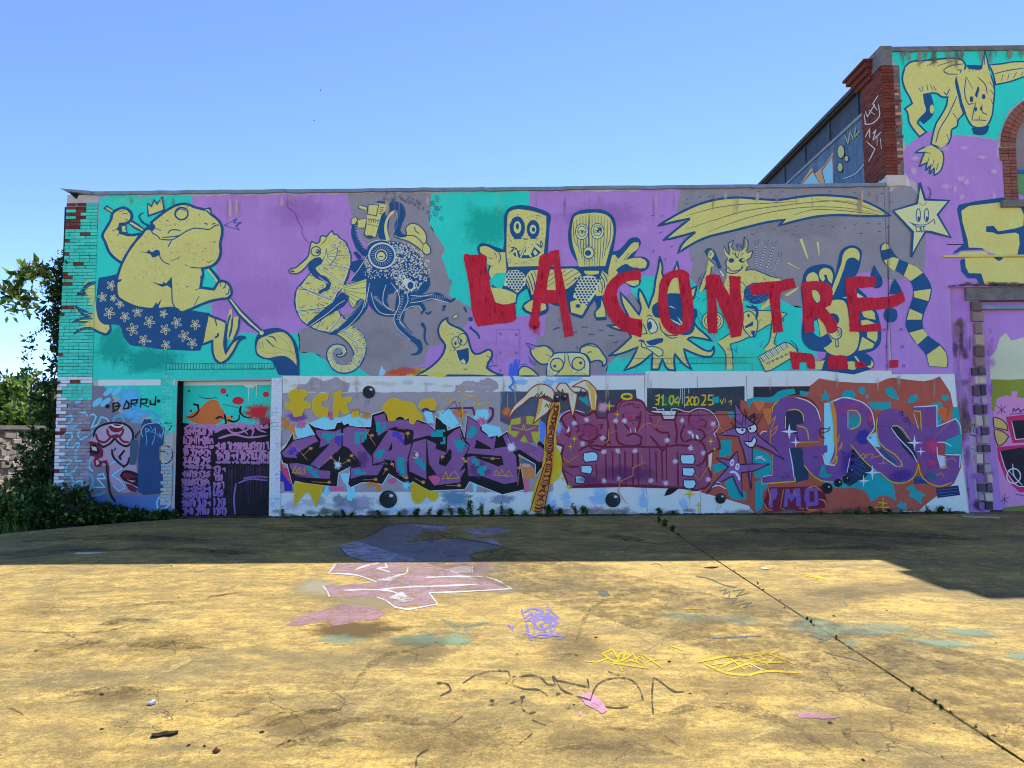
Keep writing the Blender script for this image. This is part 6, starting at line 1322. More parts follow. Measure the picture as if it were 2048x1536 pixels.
a.lines('c87a48', '160,660 210,710|230,900 290,940 400,865|640,760 700,720 700,600|700,650 790,620|1000,630 1060,560 1140,540 1180,600|1150,570 1250,580|1180,570 1230,490|1090,935 950,1000 950,1080 820,1140 800,1250 890,1370|1030,860 1045,1000|1720,640 1820,570 1890,640|1720,860 1720,980 1630,1130 1550,1040|1720,980 1790,1070', 1.8, sm=False)
for x, y, s in ((708, 368, 60), (790, 455, 36), (350, 705, 42), (310, 785, 32), (230, 1110, 28), (295, 1195, 46), (1745, 730, 42), (1785, 810, 28), (1530, 1270, 70), (1620, 1385, 44)):
    a._put('b5a710', [O_([(x, y - s), (x + s * .16, y - s * .16), (x + s, y), (x + s * .16, y + s * .16), (x, y + s), (x - s * .16, y + s * .16), (x - s, y), (x - s * .16, y - s * .16)])])
a.line('b5a710', '1530,1270 1530,1400', 2, 1, sm=False); a.line('b5a710', '1620,1385 1625,1490', 4, 2, sm=False)
a.poly('e8ecf0', '270,640 295,570 305,625', sm=False); a.poly('e8ecf0', '1545,660 1570,655 1565,710', sm=False); a.poly('e8ecf0', '1590,665 1615,665 1625,710 1600,705', sm=False)
a.build(low, LOWC, label='rounded mauve letters with a haloed fanged face and pale blue tiles, sprayed')
a = Art('painted_date', O_, base=.0195)
a.lines('b5a016', '1180,270 1220,255 1215,300 1190,305 1215,320 1210,350 1175,355|1235,290 1260,260 1255,360 1275,350|1330,270 1360,265 1365,320 1345,355 1325,330 1330,270|1420,270 1380,320 1385,335 1430,330|1425,290 1415,365|1485,285 1515,275 1520,310 1485,360 1525,355|1560,270 1580,300 1575,345 1550,360 1535,330 1545,285 1560,270|1595,270 1620,300 1610,350 1585,360 1575,320 1595,270|1650,260 1690,260 1690,300 1650,360 1700,355|1780,260 1725,260 1722,305 1765,310 1770,350 1720,360|1280,352 1290,358', 3.0)
a.lines('b5a016', '1840,300 1860,350 1880,290|1890,340 1900,290|1920,330 1960,310 1950,360', 1.8); a.lines('c8d4d4', '1435,190 1435,300|1455,190 1455,350|1475,190 1475,390|1520,190 1520,240', 1.4, sm=False); a.poly(TLD, '1760,280 1830,270 1830,335 1765,345', sm=False); a.build(low, LOWC, label='mustard date 31.04.2000025 on the dark panel, sprayed')
a = Art('painted_base_splashes', O_, base=.0095)
rr = random.Random(12)
for i in range(16): x = rr.uniform(60, 1500); a.mist('8fb8e0', x, rr.uniform(1240, 1420), rr.uniform(40, 110), rr.uniform(40, 130), 0, .7)
for i in range(10): x = rr.uniform(60, 1060); a.mist('a880a8', x, rr.uniform(1420, 1490), rr.uniform(40, 100), rr.uniform(20, 50), 0, .7)
for i in range(6): x = rr.uniform(-2600, -700); a.mist('9a7a9a', x, rr.uniform(1420, 1490), rr.uniform(40, 120), rr.uniform(20, 50), 0, .7)
a.mist('6fb0ea', 250, 110, 90 * 1.35, 40 * 1.35); a.mist('6fb0ea', 90, 130, 70 * 1.35, 40 * 1.35); a.mist('6fb0ea', -200, 120, 90 * 1.35, 30 * 1.35); a.mist('6fb0ea', 360, 90, 70 * 1.35, 25 * 1.35)
a.poly(BLK, '1270,1290 1310,1215 1420,1210 1340,1270', new=True); a.build(low, LOWC, kind='stuff')
# door seams
a = Art('door_seams', O_, base=.0262)
a.lines('17121c', '1112,465 1600,462 2050,455', 1.5, sm=False); a.build(low, LOWC)

# --- right bay: brown ground, teal shapes, spiky faces, big letters
a = Art('painted_brown_bay', P_, base=.0095)
a.poly(BRN, '150,440 240,310 300,250 400,290 470,320 500,430 640,300 800,340 1100,240 1220,85 1400,120 1536,150', sm=False) if False else None
bp = P_('0,1250 100,1150 120,900 150,440 240,310 300,250 400,290 470,320 545,300 545,170 1120,165 1220,85 1400,125') + Q_('0,90 150,120 330,130 540,135 640,90 700,78 900,105 1020,115 1120,95 1180,65 1220,120 1290,230 1320,380 1400,500 1420,700 1400,1000 1330,1160 1250,1220 1140,1300 1020,1390 970,1440') + P_('560,1480 500,1390 300,1330')
a._put(BRN, [bp]); a.poly('1d252e', '545,175 1130,168 1100,250 980,260 545,290', sm=False, new=True); a.poly('26303a', '0,185 455,165 455,320 300,250 150,440 0,420', sm=False)
a.poly(TLD, '480,300 560,280 740,270 800,220 960,190 980,240 850,280 760,330 530,330 480,420', new=True); a.poly(TLD, '1020,210 1110,225 1100,270 1020,250'); a.poly(TLD, '200,720 320,715 320,880 200,890', sm=False); a.poly(TLD, '120,970 260,940 280,1000 150,1060'); a.poly(TLD, '280,440 350,430 380,470 300,490'); a.poly(TLD, '530,830 560,800 720,880 740,1050 620,1110 560,1100 540,1000'); a.poly(TLD, '250,1150 330,1090 380,1200 470,1260 470,1330 330,1320'); a.poly(TLD, '560,1150 640,1120 700,1190 640,1250 640,1400 570,1460'); a.poly(TLD, '1280,190 1300,250 1340,260 1310,285 1320,330 1285,300 1240,320 1250,275 1220,260 1265,250', sm=False)
a.reg = Q_; a.poly(TLD, ell(250, 255, 70, 50)); a.poly(TLD, ell(385, 210, 36, 36)); a.poly(TLD, ell(440, 272, 20, 18)); a.poly(TLD, '620,190 690,180 740,240 765,310 700,290 640,250'); a.poly(TLD, '850,335 880,270 950,250 965,280 920,330'); a.poly(TLD, '440,330 680,330 680,390 500,400'); a.poly(TLD, ell(1240, 285, 40, 28)); a.poly(TLD, '1320,380 1390,380 1410,600 1400,960 1350,960 1290,500'); a.poly(TLD, '250,1000 350,980 560,1040 700,1170 730,1330 600,1280 480,1350 440,1260 260,1200 150,1210 0,1160 0,1000'); a.poly(TLD, '905,1170 950,1240 1040,1275 990,1310 1000,1380 930,1320 860,1290 890,1250 830,1215', sm=False); a.poly(TLD, '780,1335 800,1370 850,1360 830,1400 850,1440 790,1430 760,1450 760,1400 735,1385 770,1370', sm=False); a.poly(TLD, '1100,340 1200,330 1220,420 1190,560 1140,590', sm=False); a.poly(TLD, '1230,720 1380,660 1390,830 1250,860', sm=False)
a.poly(LBL, '0,340 80,330 110,640 90,960 0,980', new=True); a.poly(LBL, '430,690 540,630 600,790 500,780', sm=False); a.poly('c8602c', '1160,420 1200,370 1260,400 1250,520 1300,350 1310,520 1230,520'); a.reg = P_; a.poly(LBL, '1100,250 1240,240 1250,400 1240,640 1230,720 1110,740 1010,745 1010,765 1300,770 1300,840 1240,850 1250,930 1300,980 1380,980 1400,700 1370,330 1240,330', sm=False)
a.poly('c86a30', '540,320 660,320 640,390 600,430', new=True); a.poly('c8702e', '640,400 720,390 740,470 690,560'); a.mist('a06048', 290, 640, 70 * 1.35, 60 * 1.35); a.poly('1c2440', '870,430 1000,410 1060,480 1060,550 980,560 1000,720 870,600', new=True); a.poly('16304a', '910,800 1030,790 1100,900 1110,1120 980,1150 940,980', sm=False); a.poly('153048', '990,590 1080,600 1100,720 1000,720', sm=False)
a.reg = Q_; a.poly('142a44', '270,760 400,900 500,1000 420,1100 260,1190 190,1150 250,1000', sm=False); a.poly('142038', '680,580 760,580 900,760 960,900 900,860 760,700', sm=False); a.poly('1d2f6a', '920,1090 1040,1090 1080,1160 920,1165', sm=False); a.poly('20244a', '1140,1210 1370,1180 1390,1280 1160,1310', sm=False); a.poly('0f4a60', '590,790 700,850 790,940 780,990 700,950 540,830', sm=False)
a.lines('2a66a0', '280,900 400,960|290,940 420,1000|290,980 400,1040|270,1020 380,1080|940,1110 1060,1120|1160,1230 1370,1210|1160,1260 1370,1240|1180,1290 1340,1270', 1.4)
a.build(low, LOWC, kind='stuff')
a = Art('painted_big_letters', P_, base=.0165)
F1 = '735,430 770,340 840,290 960,280 1080,310 1170,370 1230,530 1245,600 1210,610 1210,730 1010,735 985,560 1060,545 1050,460 990,410 900,410 865,470 870,600 920,640 990,660 985,780 910,800 940,900 970,1130 640,1160 630,1100 730,1080 735,860 720,780 610,660 680,630'
V2 = '5d3c7a'
a.poly(V2, F1); a.poly(V2, '1050,790 1300,770 1300,845 1240,850 1250,940 1310,985 1380,980 1420,880 1400,500 1380,330 1450,290 1536,280 1536,960 1480,1080 1380,1140 1280,1130 1130,1060 1060,960', new=False)
a.reg = Q_; a.poly(V2, '60,340 180,290 300,305 400,340 470,420 500,520 505,600 430,690 600,900 700,980 740,940 560,760 530,620 540,480 600,420 700,395 800,430 900,540 985,620 985,430 905,420 905,370 1150,365 1165,430 1150,590 1350,500 1385,660 1240,720 1150,760 1150,870 1210,1000 1240,870 1380,870 1370,1050 1330,1140 1180,1185 1050,1120 1000,1010 960,900 940,960 920,1080 840,1150 700,1150 560,1060 380,880 265,760 240,900 220,1070 150,1100 60,1000 110,800 100,500')
a.layers.append(('a03a66', [])); a.mist('a03a66', 1120, 780, 110 * 1.35, 90 * 1.35); a.mist('8a3a70', 470, 480, 40 * 1.35, 90 * 1.35); a.mist('8a3a70', 1100, 950, 70 * 1.35, 60 * 1.35); a.mist('2c2f86', 390, 690, 80 * 1.35, 80 * 1.35); a.poly('0f7d86', '245,420 320,420 370,490 360,570 300,610 250,610')
a.poly('151f34', '690,590 740,570 900,760 950,900 930,930 800,790', sm=False); a.poly(TLD, '1240,720 1380,665 1390,840 1230,860', sm=False); a.poly('9fb4c8', '1160,870 1230,880 1230,1000 1180,1000', sm=False)
a.mist('3a2f86', 250, 950, 160, 200, 0, .6); a.mist('3a2f86', 780, 1080, 160, 90, 0, .6); a.mist('8a4a8a', 250, 400, 200, 120, 0, .5); a.mist('0f6a76', 1100, 1080, 90, 60, 0, .6); a.mist('8a4a80', 1080, 500, 90, 140, 0, .5)
a.lines('b8a51a', '245,415 330,420 370,490 350,570 260,608|690,575 740,570 880,720|905,420 980,425 990,620|1240,880 1240,1000 1180,1005|540,480 530,600 560,740 780,930 795,980 750,990|560,1040 700,1150 830,1150 920,1090 960,960 990,1080 1060,1150 1180,1190 1300,1150|0,1140 90,1145|265,760 440,960 560,1060', 2.2)
a.reg = P_; a.lines('b8a51a', '800,310 740,380 735,430|735,860 735,1070|625,1100 630,1165 970,1140 970,1100|990,570 1080,600 1110,720|1000,740 1210,735|900,410 1000,410 1050,460 1055,530|1340,980 1380,960 1400,880|1060,970 1150,1080 1260,1140 1360,1145', 2.2)
a.line('d0862c', '1350,330 1380,450 1385,650 1395,850', 4.5); a.reg = Q_; a.line('d0862c', '70,340 100,500 110,700 110,900 60,970', 6, 4)
a.lines('d07f3a', '350,900 400,855 430,890 390,905 460,860 500,860 480,900 520,890 600,870 600,960 550,960 640,950|1250,920 1310,900 1350,940|1180,1000 1240,980 1280,1020|1140,1080 1200,1050 1220,1100|1130,680 1280,540|830,680 880,710|150,830 185,740 160,790|130,720 155,650', 1.8)
a.lines(WHT, '60,330 180,285 300,300 400,340 480,420 500,500 510,590 440,690 590,880 740,990|240,420 240,600|430,700 580,860|680,590 760,700 900,850 950,950|905,380 1150,365 1150,580 1340,500 1385,560 1400,660|1150,790 1160,900 1190,1000|1230,865 1390,870 1380,1000|230,1050 260,900|1150,740 1220,740 1300,780|910,440 960,600', 2.0)
a.reg = P_; a.lines(WHT, '980,280 1100,320 1180,380 1230,520|870,470 870,600|610,660 640,630 680,630|640,1090 740,1075|910,800 940,960 960,1110|1250,860 1290,960 1380,975|1370,320 1450,285 1536,285', 2.0); a.lines(BLK, '980,270 1120,300 1210,400|830,1090 920,1080|840,1110 920,1100|1150,890 1210,880', 1.6); a.lines('2b1c3a', '1160,910 1210,900|850,1060 910,1050', 1.4)
a.reg = Q_; a.lines('2a0f30', '445,545 500,540|445,575 610,575|460,600 500,590|760,450 800,420 800,470 770,470|800,500 850,490 840,530 800,520|860,510 880,580|870,870 930,870', 1.6)
for x, y, s in ((920, 745, 84), (985, 835, 50), (490, 1050, 82), (400, 1135, 66)): a._put(WHT, [Q_([(x, y - s), (x + s * .14, y - s * .14), (x + s, y), (x + s * .14, y + s * .14), (x, y + s), (x - s * .14, y + s * .14), (x - s, y), (x - s * .14, y - s * .14)])])
a.reg = P_
for x, y, s in ((910, 630, 84), (975, 740, 56)): a._put(WHT, [P_([(x, y - s), (x + s * .16, y - s * .16), (x + s, y), (x + s * .16, y + s * .16), (x, y + s), (x - s * .16, y + s * .16), (x - s, y), (x - s * .16, y - s * .16)])])
for x, y, r_ in ((1295, 1210, 58), (1410, 1155, 42), (1490, 1115, 36)): a.dot('0d0a10', x, y, r_, n=14); 
a.reg = Q_
for x, y, r_ in ((225, 1115, 34), (270, 1030, 26), (285, 950, 22), (290, 880, 20), (290, 830, 16)): a.dot('0d0a10', x, y, r_, n=12)
a.reg = P_
for x, y in ((1315, 1195), (1425, 1145)): a.dot(WHT, x, y, 8)
a.reg = Q_
for x, y in ((235, 1105), (280, 1022)): a.dot(WHT, x, y, 6)
a.reg = P_
a.poly('0f7d86', '1240,970 1270,975 1290,1060 1360,1070 1290,1110 1210,1090', sm=False); a.line(BLK, '1215,620 1240,600 1310,600 1330,580', 1.5); a.lines(BLK, '1220,620 1230,680 1280,700|1230,640 1300,630 1330,600', 1.5)
a.lines('d5843a', '690,560 720,480 690,400|700,560 770,470 750,540 720,600|715,640 790,570 770,630 720,680|660,480 700,560|560,340 600,400 640,340|570,350 600,420|1400,750 1420,660 1410,740|1410,820 1450,740 1440,810', 2.2); a.line('d5843a', '715,600 715,760', 3.4)
a.build(low, LOWC, label='large violet rounded letters with yellow edges and white sparkles, sprayed')
a = Art('painted_spiky_faces', P_, base=.024)
q = '350,340 400,400 440,460 560,560 580,660 640,710 760,800 860,920 700,820 580,770 530,780 530,1000 520,1220 480,1000 440,820 390,680 290,670 185,665 290,610 360,590 360,470'
a.poly(VIO, q, sm=False); a.line('241030', q, 2.2, closed=True, sm=False)
q2 = '160,900 300,920 350,860 380,830 390,970 560,960 710,960 560,1030 420,1050 430,1300 370,1180 330,1080 220,1140 60,1270 150,1150 290,990'
a.poly(VIO, q2, sm=False, new=True); a.line('241030', q2, 2.2, closed=True, sm=False)
for q in ('355,590 470,595 460,640 420,660 380,645', '475,590 560,550 580,600 550,640 500,645', '440,730 520,735 550,680 575,720 540,790 500,790'): a.poly('e6ebf0', q, new=True); a.line('1a0c20', q, 2.4, closed=True)
a.dot('120810', 430, 615, 12); a.dot('120810', 510, 600, 12)
for x, y in ((325, 948), (378, 990)):
    q = ell(x, y, 14, 28, 12, .2); a.line('e6ebf0', q + [q[0]], 3)
a.line('e6ebf0', '300,1045 350,1045 385,1080 400,1130', 4.5); a.lines('e6ebf0', '165,1140 210,1160|120,1200 180,1180 260,1215|570,890 640,880|560,910 620,900 665,930', 2.2)
a.lines('140a18', '360,575 400,600|350,590 310,530|430,580 400,520|400,560 350,500|440,450 430,560|450,400 480,500 560,440|520,540 600,480|500,520 560,450 550,560|580,560 640,450|460,560 460,480|540,490 610,450', 2.2); a.line('2a1030', '465,560 470,700|465,800 500,1200'.split('|')[0], 1.2)
a.build(low, LOWC, label='two violet spiky faces one grinning one sad, sprayed')
a = Art('painted_tag_pmo', P_, base=.024)
a.poly(MRN, '640,1380 700,1200 1240,1190 1280,1290 1300,1400 1100,1440 700,1450', sm=False); PV = '5f4690'
for q in ('720,1215 780,1210 790,1260 770,1320 740,1330 740,1410 700,1410 715,1300', '850,1400 870,1220 910,1215 930,1280 970,1210 1020,1210 1030,1400 980,1390 975,1290 930,1350 895,1300 890,1400', '1070,1220 1120,1200 1200,1210 1210,1380 1090,1400 1060,1320'): a.poly(PV, q, sm=False, new=False)
a.poly(MRN, '1115,1240 1165,1240 1165,1350 1115,1350', sm=False, new=True); a.lines('d5843a', '640,1350 700,1430 740,1430|690,1200 715,1300 700,1380|820,1410 870,1430|850,1220 820,1400|950,1220 980,1290|1010,1410 1060,1425|1080,1400 1100,1425 1200,1425|1090,1210 1170,1190 1240,1240|1210,1320 1270,1340 1290,1400', 2.4); a.build(low, LOWC, label='violet PMO tag with orange shadow strokes, sprayed')
a = Art('painted_yellow_mark', Q_, base=.024); a.lines('b5a710', '597,1300 595,1440|550,1355 640,1365|510,1405 660,1405', 3.4); a.build(low, LOWC)
a = Art('crack_lines', base=.0285); a.lines('2a2630', '1777,376 1776,560|1776,560 1775,660', 1.2); a.build(low, None)

# rain splash and dirt along the foot of the wall, streaks under the band
a = Art('splash_dirt', base=.0275)
rr = random.Random(44)
for i in range(46):
    x = 560 + i * 30 + rr.uniform(-12, 12); a.mist(rr.choice(('4a4438', '5a5348', '3f4238', '6a6058')), x, rr.uniform(1020, 1034), rr.uniform(14, 34), rr.uniform(5, 14), 0, rr.uniform(.4, .8))
for i in range(26):
    x = rr.uniform(580, 1890); y = 760 if x < 1290 else 752; a.mist(rr.choice(('8a8478', '9a9488', '77746c')), x, y + rr.uniform(4, 26), rr.uniform(2, 5), rr.uniform(14, 40), 0, rr.uniform(.25, .5))
a.build(low, LOWC, kind='stuff')
a = Art('rain_streaks', base=.0275)
for i in range(44):
    x = rr.uniform(215, 1765); y = 388 - .0095 * (x - 200) + 4; l = rr.uniform(8, 34); a.mist(rr.choice(('5a5a58', '6f6a64', '8a8074', 'b9ab9c')), x, y + l, rr.uniform(1.5, 7), l, 0, rr.uniform(.25, .6))
a.build(low, UP, kind='stuff')
# ------------------------------------------------------------------ murals on the hall
R_ = Reg(1770, 80, 4.8); S_ = Reg(1848, 380, 4.04); T_ = Reg(1500, 70, 4.653)
HC = HALLF
a = Art('painted_teal_field', base=.0022)
a.poly(TEAL, ragged(R_('60,120 80,70 700,62 1334,60 1400,60 1400,500 1330,560 1180,680 1110,880 1080,960 900,925 640,905 500,880 390,880 330,930 210,1020 130,870 130,680 160,520 100,480 110,300'), 1.2, 6, 21), sm=False); a.build(hall, HC)
a = Art('painted_purple_field', base=.0032)
a.poly(PUR, ragged(R_('210,1020 330,930 390,880 500,885 640,910 900,930 1080,965 1075,1120 1150,1200 1160,1480 1110,1560') + S_('650,20 900,60 1300,60 1300,900 480,790 200,800 200,850') + pts_of('1897,600 1912,757 1776,757 1776,562 1803,559 1848,541 1852,497 1846,420') + R_('300,1370 230,1330 170,1250 170,1100'), 1.4, 7, 22), sm=False)
a.build(hall, HC)
a = Art('painted_grey_field', base=.0042)
a.poly(GREY, ragged(pts_of('1777,385 1790,377 1822,372 1846,400 1850,440 1852,497 1850,540 1803,559 1777,559'), 1.2, 7, 23), sm=False); a.poly('b9b6b2', '1778,352 1815,352 1820,372 1779,374', sm=False); a.build(hall, HC)
a = Art('painted_wall_grime', R_, base=.0052)
rr = random.Random(17)
for i in range(16):
    x = rr.uniform(80, 1330); a._put('4a5a54', [R_(cloud(x, 62, rr.uniform(20, 60), rr.uniform(8, 22), i))])
    if i % 3 == 0: a.line('2f6a62', [(x, 70), (x + 3, 100 + rr.uniform(10, 60))], 2.5, 1, sm=False)
a.build(hall, HC, kind='stuff')
# crawling hoofed creature
a = Art('painted_creature', R_, base=.0062)
a.shape(YEL, NAVY, '190,260 240,215 360,200 520,185 660,178 740,195 770,240 760,300 790,420 760,560 745,720 700,770 690,830 640,860 630,940 590,1010 530,1045 440,1000 460,900 490,800 540,720 590,620 600,550 540,545 500,515 370,525 380,600 400,680 330,760 310,800 395,885 330,930 280,870 230,790 215,700 190,660 260,610 240,560 190,470 165,370', 3.4)
a.poly(NAVY, '370,530 440,525 465,620 460,720 370,810 330,770 390,700 390,610'); a.poly(YEL, ell(448, 665, 20, 42), new=True)
a.shape(YEL, NAVY, '1000,240 1120,230 1240,210 1340,210 1340,350 1200,400 1060,430 1040,340', 3); a.lines(NAVY, '1040,330 1150,300 1340,270|1130,330 1115,395|1190,320 1175,385|1260,310 1230,370|1320,310 1300,350', 2)
a.poly(YEL, '690,340 760,290 790,270 940,270 1010,330 1045,440 1040,600 1010,770 970,830 840,830 790,760 750,650 720,540', new=True); a.line(NAVY, '1010,330 1045,440 1040,600 1010,770 970,830 840,830 790,760 750,650 700,500', 3.2)
a.poly(NAVY, '780,240 920,245 960,270 900,290 800,280', sm=False); a.poly(YEL, '930,280 960,90 990,280 1010,330', sm=False, new=True); a.lines(NAVY, '925,270 955,95 975,180 1000,300|955,120 950,240', 2.6)
a.poly(NAVY, '830,845 1000,825 970,900 920,915 850,905'); a.poly(NAVY, '680,340 710,460 740,600 760,720 740,690 700,540 670,400')
a.lines(NAVY, '775,350 770,560 800,620 850,610|780,360 840,470|890,360 960,430 980,520|870,600 850,680 830,780|930,620 930,690 980,720|835,770 905,770 970,775|905,735 905,770|850,660 870,690|1000,400 1040,460|1010,480 1050,540|1010,560 1040,640|560,290 600,260 760,230|560,290 570,310 700,330|690,290 730,290 720,320|500,250 660,200|400,250 490,210|310,240 380,205|560,500 590,530 620,470|690,540 600,730 520,860 485,990|650,700 690,760|590,900 610,960|320,460 350,500|350,440 365,490|400,430 410,485|430,430 460,490|460,440 490,490|300,780 340,770', 2); a.dot(NAVY, 828, 570, 18, 30); a.dot(NAVY, 945, 545, 18, 26); a.dot(NAVY, 870, 665, 12, 20); a.dot(NAVY, 922, 660, 12, 20); a.poly(NAVY, '860,530 890,440 905,470 880,560', sm=False)
a.lines(NAVY, '800,280 815,310|830,275 845,305|860,270 875,300|890,270 905,300', 1.6)
a.shape(YEL, NAVY, '440,1005 380,1030 320,1060 290,1085 380,1080 350,1150 330,1210 400,1180 390,1250 440,1200 420,1280 470,1230 470,1300 520,1270 555,1190 550,1080 510,1040', 3); a.lines(NAVY, '440,1000 520,1025|380,1080 440,1090|420,1130 400,1200|470,1150 450,1220|510,1180 490,1250', 2.4); a.lines(NAVY, '320,1215 350,1210|385,1255 410,1240|430,1290 450,1270|475,1300 500,1285', 4)
a.build(hall, HC, label='yellow crawling creature with long face and clawed hand, painted')
a = Art('painted_smiling_star', I_, base=.0242)
a.shape('e2d9a0', NAVY, '1602,238 1760,190 1778,52 1812,165 1970,172 1895,265 1980,412 1850,378 1815,375 1722,545 1732,378', 4.4, sm=False)
for x in (1768, 1822):
    q = ell(x, 268, 14, 44, 12); a.line(NAVY, q + [q[0]], 1.8); a.dot(NAVY, x + 2, 290, 7, 16)
a.lines(NAVY, '1710,315 1750,330 1830,325 1870,295 1880,330|1725,325 1760,345 1820,340|1750,335 1755,378 1780,375 1780,340|1785,345 1790,380 1805,370 1802,342|1830,80 1850,110 1840,160|1770,185 1800,205|1820,180 1810,205', 1.8)
a.build(hall, HC, label='yellow five-pointed star with a goofy smile, painted')
a = Art('painted_letter_s', S_, base=.0062)
a.poly(NAVY, '265,160 280,120 420,90 640,60 700,110 780,105 830,150 830,540 600,570 640,545 510,480 300,490 235,520 240,500 300,450 320,440 300,330', sm=False); a.poly(NAVY, '300,560 830,560 830,790 490,775 450,770 420,715 350,715 300,660 290,580', sm=False)
a.poly(YEL, '300,170 360,130 650,95 665,140 780,145 805,200 800,290 740,310 600,335 560,290 500,295 500,340 560,345 590,360 740,345 765,360 770,440 750,530 640,540 510,500 470,470 360,465 350,400 310,260', sm=False, new=True); a.poly(YEL, '275,520 300,500 500,495 530,545 275,545', sm=False); a.poly(YEL, '330,548 830,545 830,770 490,765 460,675 360,672 335,620', sm=False)
a.poly(NAVY, '560,548 580,540 630,540 635,560 600,575', sm=False, new=True)
a.build(hall, HC, label='large yellow block letter S outlined in navy, painted')
# the lemur's tail, the E and the comet run on across the joint (built with the long wall's paint)
a = Art('painted_pier_letters', Q_, base=.004, plane=.10)
a.poly('8a7fa0', '1430,500 1640,470 1700,900 1740,1350 1560,1400 1480,700', sm=False); a.lines(BLK, '1430,580 1425,630 1460,640 1470,590 1435,580|1480,600 1500,580 1490,640|1510,560 1570,550|1540,555 1530,640|1560,600 1590,590 1560,640 1595,630|1600,570 1620,600 1600,670 1630,640|1490,660 1560,680 1640,730', 2.2); a.lines('b09a1a', '1550,1130 1590,1050 1600,1130|1620,1060 1650,1060 1640,1120|1680,1050 1670,1140|1560,1120 1680,1130', 2); a.lines('5c5a6a', '1500,760 1600,740 1580,820 1500,800 1600,870 1520,890', 1)
a.build(hall, None)
a = Art('painted_bay_piece', Q_, base=.003, plane=.24)
a.poly('9fb09a', '1700,-130 1760,-200 1800,-330 1860,-380 1920,-300 2100,-350 2100,100 1700,100', sm=False); a.poly('6b7a22', '1710,95 1900,100 2100,90 2100,420 1720,420', sm=False)
a.poly('c884b8', '1770,290 1860,260 1920,270 1920,215 1980,220 1975,280 2100,290 2100,1400 1980,1395 1870,1400 1800,1300 1730,480', sm=False, new=True); a.poly('5a6a30', '1830,1410 2100,1380 2100,1470 1830,1470', sm=False)
a.poly('a01c58', '1860,480 2100,450 2100,740 1930,750', sm=False, new=True); a.poly('a01c58', '1770,790 2100,760 2100,1250 2000,1250 1860,1120 1780,900', sm=False); a.poly('17131f', '1920,520 2100,510 2100,700 1960,710', sm=False, new=True); a.poly('17131f', '1800,830 2040,790 2100,1190 1990,1190 1880,1060', sm=False)
a.lines('d8d4dc', '1920,520 1960,710 2100,700|1800,830 1880,1060 1990,1190 2060,1190', 1.6); a.lines('2a2050', '1760,360 1860,440|1860,370 1770,450|1810,350 1820,450|1930,440 1940,390 1960,420 1990,390 2010,430 2048,400|1900,455 2048,440|1820,1300 1880,1360|1890,1300 1810,1350|1850,1270 1850,1370|1960,1270 2048,1290', 2.2)
for p in ('1730,480 1800,500 1870,560 1880,620 1800,600 1740,590', '1740,610 1810,620 1890,680 1830,760 1780,780 1750,690'): a.poly('c9a766', p, new=True); a.line('3a2418', p, 2.2, closed=True)
q = ell(1940, 1085, 70, 75, 16); a.line('c4ccd0', q + [q[0]], 2.4); a.lines('c4ccd0', '1930,960 1945,1085 2030,1180|1880,1020 2000,1150', 2)
a.build(hall, None, label='pink and magenta lettering in the recessed bay, sprayed')
a = Art('painted_peaks', T_, base=.04, surf='side', plane=XS + .05)
a.poly('c48f5e', '480,1390 590,1230 620,1290 700,1220 790,1090 800,1390', sm=False); a.poly('6fa7bb', '510,1390 600,1280 650,1360 660,1390', sm=False, new=True); a.poly('6fa7bb', '720,1390 690,1270 780,1140 790,1390', sm=False); a.lines(BLK, '490,1385 600,1265 660,1375|715,1385 685,1260 785,1125 795,1385', 1.6, sm=False)
for x, y, rx, ry in ((862, 1085, 34, 62), (855, 1230, 26, 44), (915, 1150, 20, 28)): a.poly('9aa06a', ell(x, y, rx, ry, 12), new=True); q = ell(x, y, rx, ry, 12); a.line(BLK, q + [q[0]], 1.5)
a.lines('8e9a62', '900,930 930,1010 950,900 980,980|1000,860 990,950 1040,890', 2); a.lines('b9c6cc', '880,1340 1000,1290 1090,1190', 1.2); a.build(hall, None)
a = Art('chalked_tag', T_, base=.036, surf='side', plane=XS)
a.lines('b9b2b0', '1090,710 1110,760 1180,640|1120,700 1180,740|1210,560 1160,640 1200,700|1080,740 1090,830 1130,830 1220,760 1210,640|1090,950 1130,870 1130,960|1160,920 1190,880 1160,980 1240,900|1100,990 1180,1060 1120,1180|1200,930 1200,1030|1230,960 1240,1060', 2); a.build(hall, None)

a = Art('bay_grime', base=.0285, plane=.10)
rr = random.Random(7)
for i in range(30): a.mist(rr.choice(('3a2f40', '4d4238', '6a6058', '8f7aa8')), rr.uniform(1902, 1940), rr.uniform(600, 1020), rr.uniform(4, 16), rr.uniform(10, 50), 0, rr.uniform(.4, .8))
for i in range(26): a.mist(rr.choice(('6f4f90', '7a5a98', '3a3238', '8a8078')), rr.uniform(1950, 1982), rr.uniform(640, 1030), rr.uniform(4, 12), rr.uniform(8, 26), 0, rr.uniform(.5, .9))
a.build(hall, None, kind='stuff')
a = Art('weathering', base=.0275)
for i in range(22): x = rr.uniform(1800, 2045); a.mist(rr.choice(('4a4a46', '5f5a52', '6f6a60')), x, 100 + rr.uniform(0, 18), rr.uniform(3, 12), rr.uniform(10, 34), 0, rr.uniform(.4, .8))
for i in range(14): a.mist(rr.choice(('c8b8d8', 'b9a8c8', 'cfc2d8')), rr.uniform(1800, 1990), rr.uniform(290, 400), rr.uniform(5, 16), rr.uniform(4, 12), 0, .5)
for i in range(16): a.mist(rr.choice(('2a2430', '4a4038')), rr.uniform(1896, 2045), rr.uniform(568, 576), rr.uniform(8, 20), rr.uniform(3, 8), 0, .8)
a.build(hall, HALLF, kind='stuff')
